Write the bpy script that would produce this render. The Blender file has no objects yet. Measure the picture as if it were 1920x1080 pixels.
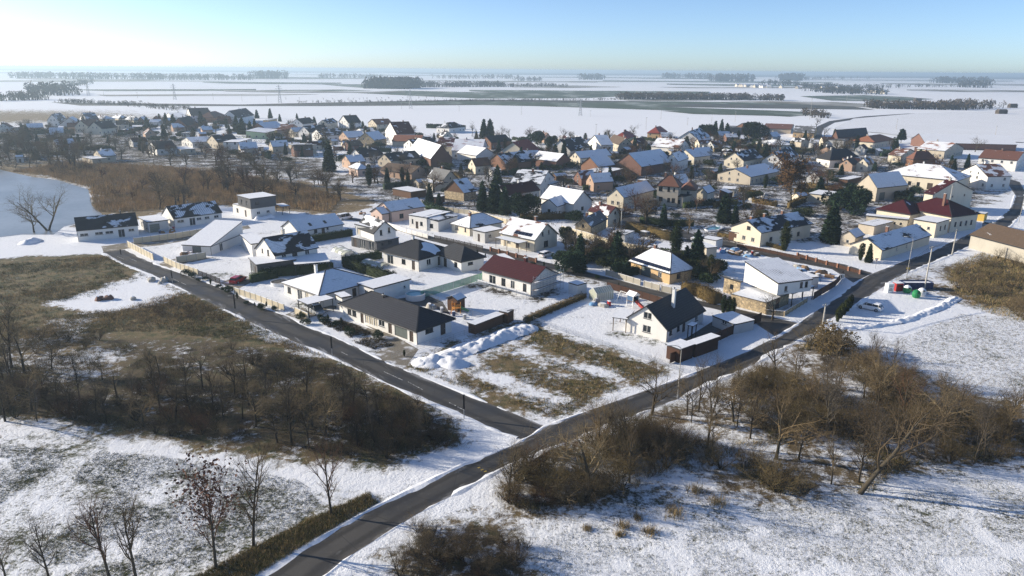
import bpy, math, random
import numpy as np
from mathutils import Vector, Matrix

scn = bpy.context.scene
COL = scn.collection
R = math.radians

# ---------------- camera ----------------
cam = bpy.data.cameras.new('camera')
cam.sensor_width = 36.0
cam.lens = 36.0 * 1330.0 / 1920.0
cam.clip_start = 0.5
cam.clip_end = 60000.0
camo = bpy.data.objects.new('camera', cam)
COL.objects.link(camo)
PITCH = math.atan((540 - 131) / 1330.0)
camo.matrix_world = (Matrix.Translation((0, 0, 44.5)) @ Matrix.Rotation(math.pi / 2 - PITCH, 4, 'X')
                     @ Matrix.Rotation(R(0.45), 4, 'Z'))
scn.camera = camo

# ---------------- sky, sun, exposure ----------------
SUN_EL, SUN_AZ = R(18.5), R(-76)      # azimuth clockwise from +Y: the sun stands to the left, a little ahead
world = bpy.data.worlds.new('World')
scn.world = world
world.use_nodes = True
wn = world.node_tree
wn.nodes.clear()
sky = wn.nodes.new('ShaderNodeTexSky')
sky.sky_type = 'NISHITA'
sky.sun_disc = False
sky.sun_elevation = SUN_EL
sky.sun_rotation = SUN_AZ
sky.altitude = 3000
sky.air_density = 0.8
sky.dust_density = 6.0
sky.ozone_density = 2.7
bg = wn.nodes.new('ShaderNodeBackground')
bg.inputs[1].default_value = 0.118
wo = wn.nodes.new('ShaderNodeOutputWorld')
wn.links.new(sky.outputs[0], bg.inputs[0])
wn.links.new(bg.outputs[0], wo.inputs[0])

sl = bpy.data.lights.new('sun', 'SUN')
sl.energy = 5.0
sl.angle = R(0.55)
sl.color = (1.0, 0.89, 0.72)
so = bpy.data.objects.new('sun', sl)
COL.objects.link(so)
sd = Vector((math.sin(SUN_AZ) * math.cos(SUN_EL), math.cos(SUN_AZ) * math.cos(SUN_EL), math.sin(SUN_EL)))
so.rotation_euler = sd.to_track_quat('Z', 'Y').to_euler()
so.location = (-60, 60, 120)

vs = scn.view_settings
scn.display_settings.display_device = 'sRGB'
vs.view_transform = 'Standard'
vs.look = 'None'
vs.exposure = 0.7
vs.gamma = 1.0
vs.use_curve_mapping = False
cy = scn.cycles
cy.max_bounces = 5
cy.diffuse_bounces = 2
cy.glossy_bounces = 2
cy.transmission_bounces = 4
cy.volume_bounces = 0
cy.transparent_max_bounces = 8
cy.caustics_reflective = False
cy.caustics_refractive = False
cy.use_denoising = True
cy.denoiser = 'OPENIMAGEDENOISE'
cy.denoising_input_passes = 'RGB_ALBEDO_NORMAL'
cy.denoising_prefilter = 'NONE'
scn.render.filter_size = 1.25

rng = random.Random(11)
nrg = np.random.default_rng(5)

# ---------------- object helpers ----------------
def tag(o, label=None, cat=None, group=None, kind=None):
    if label: o['label'] = label
    if cat: o['category'] = cat
    if group: o['group'] = group
    if kind: o['kind'] = kind
    return o

def empty(name, loc=(0, 0, 0), rz=0.0):
    o = bpy.data.objects.new(name, None)
    o.empty_display_size = 0.3
    o.location = loc
    o.rotation_euler = (0, 0, rz)
    COL.objects.link(o)
    return o

def link(name, me, parent=None, loc=None, rz=None):
    o = bpy.data.objects.new(name, me)
    COL.objects.link(o)
    if parent is not None: o.parent = parent
    if loc is not None: o.location = loc
    if rz is not None: o.rotation_euler = (0, 0, rz)
    return o

class MB:
    """collects faces with a material slot and uv each"""
    def __init__(s):
        s.v = []; s.f = []; s.m = []; s.uv = []; s.mats = []
    def slot(s, m):
        if m not in s.mats: s.mats.append(m)
        return s.mats.index(m)
    def face(s, pts, mat, uv=None):
        i = len(s.v)
        s.v.extend([tuple(p) for p in pts])
        s.f.append(tuple(range(i, i + len(pts))))
        s.m.append(s.slot(mat))
        s.uv.append(uv if uv else [(p[0] + p[1], p[2]) for p in pts])
    def box(s, x0, y0, z0, x1, y1, z1, mat, top=None, bottom=True):
        a = [(x0, y0, z0), (x1, y0, z0), (x1, y1, z0), (x0, y1, z0)]
        b = [(x0, y0, z1), (x1, y0, z1), (x1, y1, z1), (x0, y1, z1)]
        for i in range(4):
            j = (i + 1) % 4
            s.face([a[i], a[j], b[j], b[i]], mat)
        s.face(b, top or mat, [(p[0], p[1]) for p in b])
        if bottom: s.face(a[::-1], mat)
    def bar(s, p, q, w, mat, w2=None):
        p, q = Vector(p), Vector(q)
        d = (q - p)
        if d.length < 1e-6: return
        d.normalize()
        u = d.cross(Vector((0, 0, 1)))
        if u.length < 0.05: u = Vector((1, 0, 0))
        u.normalize(); w_ = d.cross(u)
        w2 = w if w2 is None else w2
        A = [p + u * a * w / 2 + w_ * b * w / 2 for a, b in ((-1, -1), (1, -1), (1, 1), (-1, 1))]
        B = [q + u * a * w2 / 2 + w_ * b * w2 / 2 for a, b in ((-1, -1), (1, -1), (1, 1), (-1, 1))]
        for i in range(4):
            j = (i + 1) % 4
            s.face([A[i], A[j], B[j], B[i]], mat)
        s.face(A[::-1], mat); s.face(B, mat)
    def tube(s, p, q, r0, r1, mat, n=8, cap=True):
        p, q = Vector(p), Vector(q)
        d = (q - p).normalized()
        u = d.cross(Vector((0, 0, 1)))
        if u.length < 0.05: u = Vector((1, 0, 0))
        u.normalize(); w_ = d.cross(u)
        A = []; B = []
        for i in range(n):
            c, sn = math.cos(i * 2 * math.pi / n), math.sin(i * 2 * math.pi / n)
            A.append(p + (u * c + w_ * sn) * r0); B.append(q + (u * c + w_ * sn) * r1)
        for i in range(n):
            j = (i + 1) % n
            s.face([A[j], A[i], B[i], B[j]], mat)
        if cap: s.face(B[::-1], mat); s.face(A, mat)
    def mesh(s, name, smooth=False):
        me = bpy.data.meshes.new(name)
        me.from_pydata(s.v, [], s.f)
        for m in s.mats: me.materials.append(M[m] if isinstance(m, str) else m)
        me.polygons.foreach_set('material_index', s.m)
        uvl = me.uv_layers.new(name='UVMap')
        flat = [c for f in s.uv for p in f for c in p]
        uvl.data.foreach_set('uv', flat)
        if smooth: me.polygons.foreach_set('use_smooth', [True] * len(s.f))
        return me
    def obj(s, name, parent=None, loc=None, rz=None, smooth=False):
        return link(name, s.mesh(name, smooth), parent, loc, rz)

def np_mesh(name, V, T, mats, mi=None, smooth=False):
    """fast triangle mesh from arrays"""
    V = np.asarray(V, np.float32); T = np.asarray(T, np.int32)
    me = bpy.data.meshes.new(name)
    me.vertices.add(len(V)); me.vertices.foreach_set('co', V.ravel())
    me.loops.add(T.size); me.loops.foreach_set('vertex_index', T.ravel())
    k = T.shape[1]
    me.polygons.add(len(T))
    me.polygons.foreach_set('loop_start', np.arange(0, T.size, k, dtype=np.int32))
    for m in mats: me.materials.append(M[m])
    if mi is not None: me.polygons.foreach_set('material_index', np.asarray(mi, np.int32))
    if smooth: me.polygons.foreach_set('use_smooth', np.ones(len(T), bool))
    me.update(calc_edges=True)
    me.validate()
    return me

# ---------------- materials ----------------
M = {}
class NT:
    def __init__(s, name):
        s.m = bpy.data.materials.new(name); s.m.use_nodes = True
        s.t = s.m.node_tree; s.t.nodes.clear()
        s.out = s.t.nodes.new('ShaderNodeOutputMaterial')
        s.p = s.t.nodes.new('ShaderNodeBsdfPrincipled')
        s.p.inputs['Specular IOR Level'].default_value = 0.25
        s.l(s.p.outputs[0], s.out.inputs[0])
        M[name] = s.m
    def l(s, a, b): s.t.links.new(a, b)
    def n(s, typ, **kw):
        nd = s.t.nodes.new(typ)
        for k, v in kw.items():
            if hasattr(nd, k): setattr(nd, k, v)
        return nd
    def pos(s): return s.n('ShaderNodeNewGeometry').outputs['Position']
    def uv(s): return s.n('ShaderNodeUVMap', uv_map='UVMap').outputs[0]
    def noise(s, vec, scale, detail=4, rough=0.55, dist=0.0, dim='3D'):
        nd = s.n('ShaderNodeTexNoise'); nd.noise_dimensions = dim
        nd.inputs['Scale'].default_value = scale; nd.inputs['Detail'].default_value = detail
        nd.inputs['Roughness'].default_value = rough; nd.inputs['Distortion'].default_value = dist
        if vec is not None: s.l(vec, nd.inputs['Vector'])
        return nd.outputs[0]
    def math(s, op, a, b=None, clamp=False):
        nd = s.n('ShaderNodeMath', operation=op); nd.use_clamp = clamp
        for i, x in enumerate((a, b)):
            if x is None: continue
            if isinstance(x, (int, float)): nd.inputs[i].default_value = x
            else: s.l(x, nd.inputs[i])
        return nd.outputs[0]
    def ramp(s, x, a, b, lo=0.0, hi=1.0):
        nd = s.n('ShaderNodeMapRange'); nd.interpolation_type = 'SMOOTHSTEP'
        for i, q in ((0, x), (1, a), (2, b), (3, lo), (4, hi)):
            if isinstance(q, (int, float)): nd.inputs[i].default_value = q
            else: s.l(q, nd.inputs[i])
        return nd.outputs[0]
    def mix(s, f, a, b, mode='MIX'):
        nd = s.n('ShaderNodeMix', data_type='RGBA', blend_type=mode)
        for i, q in ((0, f), (6, a), (7, b)):
            if isinstance(q, (int, float)): nd.inputs[i].default_value = q
            elif isinstance(q, tuple): nd.inputs[i].default_value = (q + (1,))[:4]
            else: s.l(q, nd.inputs[i])
        return nd.outputs[2]
    def scale(s, vec, sx, sy, sz):
        nd = s.n('ShaderNodeMapping'); nd.inputs['Scale'].default_value = (sx, sy, sz)
        s.l(vec, nd.inputs[0]); return nd.outputs[0]
    def base(s, c):
        if isinstance(c, tuple): s.p.inputs['Base Color'].default_value = (c + (1,))[:4]
        else: s.l(c, s.p.inputs['Base Color'])
    def rough(s, r):
        if isinstance(r, (int, float)): s.p.inputs['Roughness'].default_value = r
        else: s.l(r, s.p.inputs['Roughness'])
    def bump(s, h, strength=0.5, dist=0.05):
        b = s.n('ShaderNodeBump'); b.inputs['Strength'].default_value = strength
        b.inputs['Distance'].default_value = dist
        s.l(h, b.inputs['Height']); s.l(b.outputs[0], s.p.inputs['Normal'])

SNOW = (0.80, 0.82, 0.86)
def simple(name, c, rough=0.6, var=0.25, sc=1.5, spec=0.25, metal=0.0):
    t = NT(name); x = t.noise(t.pos(), sc, 4)
    t.base(t.mix(t.ramp(x, .25, .75), tuple(q * (1 - var) for q in c), tuple(min(1, q * (1 + var * .6)) for q in c)))
    t.rough(rough); t.p.inputs['Specular IOR Level'].default_value = spec
    t.p.inputs['Metallic'].default_value = metal
    return t

def per_object(name, c, rough=0.9, var=0.35, hue=0.0):
    """colour that differs a little from one object to the next"""
    t = NT(name); oi = t.n('ShaderNodeObjectInfo').outputs['Random']
    a = tuple(q * (1 - var) for q in c); b = tuple(q * (1 + var) for q in c)
    if hue: a = (a[0] * (1 + hue), a[1], a[2] * (1 - hue)); b = (b[0] * (1 - hue * .3), b[1] * 1.02, b[2])
    x = t.noise(t.pos(), 1.3, 3)
    f = t.math('ADD', t.math('MULTIPLY', oi, .6), t.math('MULTIPLY', x, .45))
    t.base(t.mix(f, a, b)); t.rough(rough); t.p.inputs['Specular IOR Level'].default_value = .12
    return t

def wall(name, c, kind='plaster'):
    t = NT('wall_' + name); uv = t.uv(); p = t.pos()
    st = t.noise(t.scale(p, 1, 1, .35), .5, 5)
    if kind == 'brick':
        b = t.n('ShaderNodeTexBrick'); b.inputs['Scale'].default_value = 1.0
        b.inputs['Brick Width'].default_value = .3; b.inputs['Row Height'].default_value = .09
        b.inputs['Mortar Size'].default_value = .012
        b.inputs['Color1'].default_value = (c[0], c[1], c[2], 1); b.inputs['Color2'].default_value = (c[0] * .75, c[1] * .7, c[2] * .7, 1)
        b.inputs['Mortar'].default_value = (c[0] * .8 + .03, c[1] * .8 + .03, c[2] * .8 + .03, 1)
        t.l(uv, b.inputs[0]); col = b.outputs[0]
    elif kind == 'stone':
        v = t.n('ShaderNodeTexVoronoi'); v.inputs['Scale'].default_value = 2.2; t.l(uv, v.inputs['Vector'])
        e = t.n('ShaderNodeTexVoronoi', feature='DISTANCE_TO_EDGE'); e.inputs['Scale'].default_value = 2.2; t.l(uv, e.inputs['Vector'])
        sep = t.n('ShaderNodeSeparateColor'); t.l(v.outputs['Color'], sep.inputs[0])
        col = t.mix(sep.outputs[0], tuple(q * .55 for q in c), tuple(min(1, q * 1.15) for q in c))
        col = t.mix(t.ramp(e.outputs[0], .02, .08), (.24, .2, .15), col)
        t.bump(t.ramp(e.outputs[0], 0, .12), .6, .04)
    elif kind == 'wood':
        w = t.n('ShaderNodeTexWave'); w.inputs['Scale'].default_value = 2.2; w.inputs['Distortion'].default_value = .6
        t.l(uv, w.inputs[0]); col = t.mix(w.outputs[1], tuple(q * .5 for q in c), c)
    elif kind == 'rib':
        w = t.n('ShaderNodeTexWave'); w.inputs['Scale'].default_value = 1.0; t.l(uv, w.inputs[0])
        col = t.mix(t.ramp(w.outputs[1], .2, .5), tuple(q * .8 for q in c), c)
    else:
        g = t.noise(p, 9, 3)
        col = t.mix(t.ramp(g, .3, .7), tuple(q * .95 for q in c), c)
        t.bump(g, .15, .02)
    col = t.mix(t.ramp(st, .45, .8, 0, .35), col, tuple(q * .62 for q in c))
    t.base(col); t.rough(.85)

for nm, c, kd in (('white', (.74, .72, .68), 'p'), ('cream', (.68, .61, .48), 'p'), ('beige', (.5, .44, .35), 'p'), ('grey', (.5, .5, .49), 'p'),
                  ('ltgrey', (.6, .62, .63), 'rib'), ('dkgrey', (.085, .087, .092), 'p'), ('brick', (.19, .1, .072), 'brick'), ('orange', (.25, .13, .078), 'brick'),
                  ('pink', (.6, .45, .38), 'p'), ('salmon', (.42, .29, .21), 'p'), ('yellow', (.55, .38, .2), 'p'), ('ochre', (.62, .42, .1), 'p'), ('green', (.38, .48, .3), 'p'),
                  ('stone', (.5, .39, .24), 'stone'), ('wood', (.14, .075, .045), 'wood'), ('dark', (.05, .04, .035), 'wood'), ('redp', (.4, .06, .05), 'p'),
                  ('concrete', (.42, .39, .33), 'p'), ('sand', (.56, .49, .36), 'p'), ('plank', (.09, .045, .03), 'wood'), ('pillar', (.3, .15, .1), 'brick')):
    wall(nm, c, {'p': 'plaster'}.get(kd, kd))

ROOFC = dict(navy=(.022, .024, .034), dark=(.032, .033, .037), burg=(.06, .0095, .012), brown=(.19, .085, .055), red=(.3, .06, .04),
             orange=(.36, .15, .08), grey=(.16, .16, .16), tin=(.2, .21, .22), moss=(.13, .09, .06))
_inv = [(0.02, -9), (.05, .705), (.1, .665), (.2, .615), (.3, .575), (.4, .537), (.5, .5), (.6, .463), (.7, .425), (.8, .38), (.9, .325), (.95, .285), (.985, .2), (1.0, -9)]
def roofmat(rc, cov, rib=0):
    cov = round(cov * 20) / 20.0
    key = 'roof_%s_%02d%s' % (rc, int(cov * 100), 'r' if rib else '')
    if key in M: return key
    c = ROOFC[rc]; t = NT(key); uv = t.uv(); p = t.pos()
    sx = t.n('ShaderNodeSeparateXYZ'); t.l(uv, sx.inputs[0])
    v = t.math('FRACT', t.math('MULTIPLY', sx.outputs[1], 1 / .45))
    u = t.math('FRACT', t.math('MULTIPLY', sx.outputs[0], 1 / (.6 if rib or rc == 'tin' else .34)))
    uedge = t.ramp(t.math('ABSOLUTE', t.math('SUBTRACT', u, .5)), .38, .5)
    tile = t.math('ADD', v, t.math('MULTIPLY', uedge, -.5 if not (rib or rc == 'tin') else 1.0))
    n1 = t.noise(uv, .7, 5); n2 = t.noise(uv, 7, 3)
    col = t.mix(t.ramp(n2, .3, .7), tuple(q * .75 for q in c), tuple(q * 1.2 for q in c))
    col = t.mix(t.ramp(v, .05, .4), tuple(q * .4 for q in c), col)
    col = t.mix(t.ramp(n1, .5, .85, 0, .4), col, tuple(q * 1.5 + .01 for q in c))
    h = tile
    if cov > .02:
        thr = -9.0
        if cov < 1:
            for (a, x0), (b, x1) in zip(_inv[1:], _inv[2:]):
                if a <= cov <= b: thr = x0 + (x1 - x0) * (cov - a) / (b - a); break
            if cov < .05: thr = .705
        # snow lies in sheets that break along the slope; ribs and tile edges show first
        pw = t.n('ShaderNodeVectorMath', operation='ADD'); t.l(uv, pw.inputs[0])
        oi = t.n('ShaderNodeObjectInfo').outputs['Random']
        cx = t.n('ShaderNodeCombineXYZ'); t.l(t.math('MULTIPLY', oi, 97.), cx.inputs[0]); t.l(t.math('MULTIPLY', oi, 31.), cx.inputs[1])
        t.l(cx.outputs[0], pw.inputs[1])
        nz = t.noise(t.scale(pw.outputs[0], .2, .3, 1), 1.0, 8, .55, .3)
        nz = t.math('SUBTRACT', nz, t.math('MULTIPLY', uedge if (rib or rc == 'tin') else t.ramp(v, .75, 1.0), .16 if rib else (.05 if cov > .9 else .09)))
        mask = t.ramp(nz, thr - .012, thr + .02) if cov < .985 else None
        sn = t.mix(t.ramp(t.noise(p, 2.2, 4), .3, .7), (.74, .76, .80), (.84, .86, .89))
        if mask is None: col = sn; h = t.noise(p, 1.2, 5)
        else:
            col = t.mix(mask, col, sn)
            h = t.math('ADD', t.math('MULTIPLY', tile, .35), t.math('MULTIPLY', mask, 1.6))
    t.base(col); t.rough(.55 if cov < .02 else .7); t.bump(h, .8, .06)
    return key

# glass and small finishes
t = NT('glass'); t.base((.02, .025, .03)); t.rough(.06); t.p.inputs['Specular IOR Level'].default_value = .5
simple('frame_white', (.7, .7, .68), .5, .05); simple('frame_dark', (.05, .04, .035), .5, .1); simple('door', (.07, .05, .04), .5, .2)
simple('panel_pale', (.55, .48, .36), .6, .1); simple('garage_door', (.13, .15, .14), .5, .08, 2)
simple('trim', (.03, .03, .033), .5, .1); simple('gutter_white', (.6, .6, .58), .5, .1); simple('wht', (.72, .72, .7), .6, .05)
simple('steel', (.35, .36, .37), .4, .15, 3, .5, .4); simple('concrete', (.4, .38, .34), .9, .2, 3); simple('pole_concrete', (.42, .4, .36), .9, .12, 4)
simple('wood_post', (.2, .13, .08), .85, .25, 4); simple('black', (.012, .012, .013), .45, .1); simple('rubber', (.015, .015, .016), .8, .1)
simple('solar', (.012, .016, .035), .12, .2, 3, .5); simple('redplastic', (.35, .03, .03), .4, .1); simple('greenplastic', (.02, .2, .07), .4, .12)
simple('yellow', (.42, .3, .06), .5, .08); simple('carwhite', (.75, .75, .74), .2, .03, 2, .5); simple('cardark', (.02, .022, .03), .2, .1, 2, .5)
simple('carsilver', (.38, .4, .42), .25, .05, 2, .5); simple('carred', (.35, .015, .02), .22, .05, 2, .5); simple('containerblue', (.03, .05, .12), .5, .2)
simple('tarp', (.15, .3, .5), .5, .2); simple('greenmesh', (.16, .36, .26), .8, .15).p.inputs['Alpha'].default_value = .6; simple('cloth_dark', (.03, .03, .04), .9, .2); simple('skin', (.5, .32, .24), .6, .1)
simple('orangewood', (.5, .22, .05), .7, .2, 5); simple('slidegreen', (.05, .3, .1), .3, .1); simple('bluepaint', (.06, .12, .22), .5, .1)
simple('poolwater', (.16, .42, .47), .05, .1, .6, .5); simple('paving', (.22, .2, .17), .9, .25, 1.2); simple('darkpaving', (.1, .095, .09), .9, .3, 1.5)
simple('hazel_plastic', (.5, .42, .3), .6, .1); simple('signblue', (.03, .1, .4), .4, .1)
t = NT('greenhouse'); t.base((.5, .52, .42)); t.rough(.25); t.p.inputs['Alpha'].default_value = .75
# snow on objects
t = NT('snow'); p = t.pos(); a = t.noise(p, 1.1, 5); b = t.noise(p, 6, 4)
t.base(t.mix(t.ramp(b, .3, .7), (.76, .78, .82), (.85, .87, .90))); t.rough(.65)
t.bump(t.math('ADD', a, t.math('MULTIPLY', b, .35)), .7, .12)
# bark, leaves
per_object('bark', (.06, .05, .038), .95, .35, .1); per_object('bark_dark', (.03, .026, .02), .95, .3, .05); per_object('twig', (.1, .076, .05), .95, .4, .1)
per_object('twig_red', (.095, .052, .034), .95, .3, .1); per_object('twig_olive', (.14, .108, .055), .95, .3, .05); per_object('twig_grey', (.08, .068, .056), .95, .3, .05)
per_object('twig_tan', (.18, .135, .08), .95, .3, .08); per_object('twig_shaded', (.046, .037, .028), .95, .35, .1); per_object('needle', (.022, .042, .022), .85, .4, .1); per_object('needle_olive', (.05, .062, .022), .85, .35, .1); per_object('thuja', (.03, .045, .018), .85, .35, .1)  # darker twig copy: the left wood's shade is put into its colour
per_object('oakleaf', (.125, .07, .032), .8, .3, .1); per_object('redleaf', (.1, .045, .03), .8, .3, .1); per_object('hedge_brown', (.12, .085, .035), .9, .3, .1)
for nm, c in (('dry_a', (.38, .28, .14)), ('dry_b', (.22, .165, .085)), ('dry_c', (.115, .115, .042)), ('dry_d', (.036, .029, .018)), ('reed', (.42, .28, .14)), ('farwood', (.055, .052, .045)), ('farwood_b', (.085, .068, .05))):
    t = NT(nm); x = t.noise(t.pos(), .12, 4); y = t.noise(t.pos(), 1.7, 3)
    f = t.ramp(t.math('ADD', t.math('MULTIPLY', x, .6), t.math('MULTIPLY', y, .4)), .3, .7)
    t.base(t.mix(f, tuple(q * .6 for q in c), tuple(q * 1.35 for q in c))); t.rough(.95); t.p.inputs['Specular IOR Level'].default_value = .1

# ---------------- buildings ----------------
def clip(poly, a, b, c):
    """keep the part of a convex 2-D polygon where a*x+b*y<=c"""
    out = []
    for i in range(len(poly)):
        p, q = poly[i], poly[(i + 1) % len(poly)]
        dp, dq = a * p[0] + b * p[1] - c, a * q[0] + b * q[1] - c
        if dp <= 0: out.append(p)
        if (dp < 0 < dq) or (dq < 0 < dp):
            k = dp / (dp - dq); out.append((p[0] + (q[0] - p[0]) * k, p[1] + (q[1] - p[1]) * k))
    return out

def wall_face(mb, o, d, nrm, length, z0, tops, wins, mat, cut=None, upper=None):
    """one wall from o along d, outline given by tops [(u,z)...]; openings are real holes with reveals"""
    us = sorted({0.0, length} | {x for w in wins for x in (w[0], w[0] + w[2])})
    zmax = max(z for _, z in tops)
    zs = sorted({z0, zmax} | {x for w in wins for x in (w[1], w[1] + w[3])} | ({cut} if cut else set()))
    o = Vector(o); d = Vector(d); nv = Vector(nrm)
    # half planes of the (convex) top outline
    hp = []
    for (u0, za), (u1, zb) in zip(tops, tops[1:]):
        a, b = -(zb - za), (u1 - u0)
        hp.append((a, b, a * u0 + b * za))
    for i in range(len(us) - 1):
        for j in range(len(zs) - 1):
            uc, zc = (us[i] + us[i + 1]) / 2, (zs[j] + zs[j + 1]) / 2
            if any(w[0] < uc < w[0] + w[2] and w[1] < zc < w[1] + w[3] for w in wins): continue
            poly = [(us[i], zs[j]), (us[i + 1], zs[j]), (us[i + 1], zs[j + 1]), (us[i], zs[j + 1])]
            for h in hp:
                poly = clip(poly, *h)
                if len(poly) < 3: break
            if len(poly) < 3: continue
            m = upper if (upper and cut and zc > cut) else mat
            mb.face([o + d * u + Vector((0, 0, z)) for u, z in poly], m, [(u, z) for u, z in poly])
    for w in wins:
        u0, z_, ww, hh = w[:4]
        c = [(u0, z_), (u0 + ww, z_), (u0 + ww, z_ + hh), (u0, z_ + hh)]
        for i in range(4):
            a, b = c[i], c[(i + 1) % 4]
            A = o + d * a[0] + Vector((0, 0, a[1])); B = o + d * b[0] + Vector((0, 0, b[1]))
            mb.face([B, A, A - nv * .16, B - nv * .16], mat)

_wc = {}
def window_mesh(w, h, kind):
    key = (round(w, 2), round(h, 2), kind)
    if key in _wc: return _wc[key]
    mb = MB(); f = .07; pane = None
    fm = {'w': 'frame_dark' if (w * 7) % 2 < 1.2 else 'frame_white', 'p': 'frame_white', 'd': 'frame_dark', 'g': 'frame_dark'}[kind]
    def fr(x0, z0, x1, z1, m=fm, y=.0): mb.box(x0, -.06 + y, z0, x1, .02, z1, m)
    fr(0, 0, w, f); fr(0, h - f, w, h); fr(0, f, f, h - f); fr(w - f, f, w, h - f)
    pb = MB()
    if kind in 'wp':
        n = 2 if w > 1.0 else 1
        if w > 2.0: n = 3
        for i in range(1, n): fr(w * i / n - .035, f, w * i / n + .035, h - f)
        pb.box(f, -.012, f, w - f, .008, h - f, 'panel_pale' if kind == 'p' and w < 1.15 else 'glass')
        if kind == 'w': mb.box(-.06, -.22, -.05, w + .06, -.06, 0.0, 'trim')
    elif kind == 'd':
        pb.box(f, -.02, f, w - f, .008, h - f, 'door')
        mb.box(w * .8, -.09, h * .45, w * .84, -.03, h * .52, 'steel')
    else:
        k = max(3, int(h / .5))
        for i in range(k):
            z0 = f + (h - 2 * f) * i / k; pb.box(f, -.03, z0 + .012, w - f, .008, f + (h - 2 * f) * (i + 1) / k, 'garage_door')
    _wc[key] = (mb.mesh('window'), pb.mesh('pane'), kind)
    return _wc[key]

def auto_wins(length, h, rise, gable, z0):
    out = []
    n = int(length / 3.4)
    if n < 1: return out
    fl = [z0 + .95] if h - z0 < 4.6 else [z0 + .95, z0 + 3.5]
    for z in fl:
        for i in range(n):
            if rng.random() < .85: out.append(((i + .5) / n, z, 1.05, 1.2, 'w'))
    if gable and rise > 2.2:
        out += [(.36, h + .3, .75, 1.0, 'w'), (.64, h + .3, .75, 1.0, 'w')] if length > 7 else [(.5, h + .3, .8, 1.0, 'w')]
    return out

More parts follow.
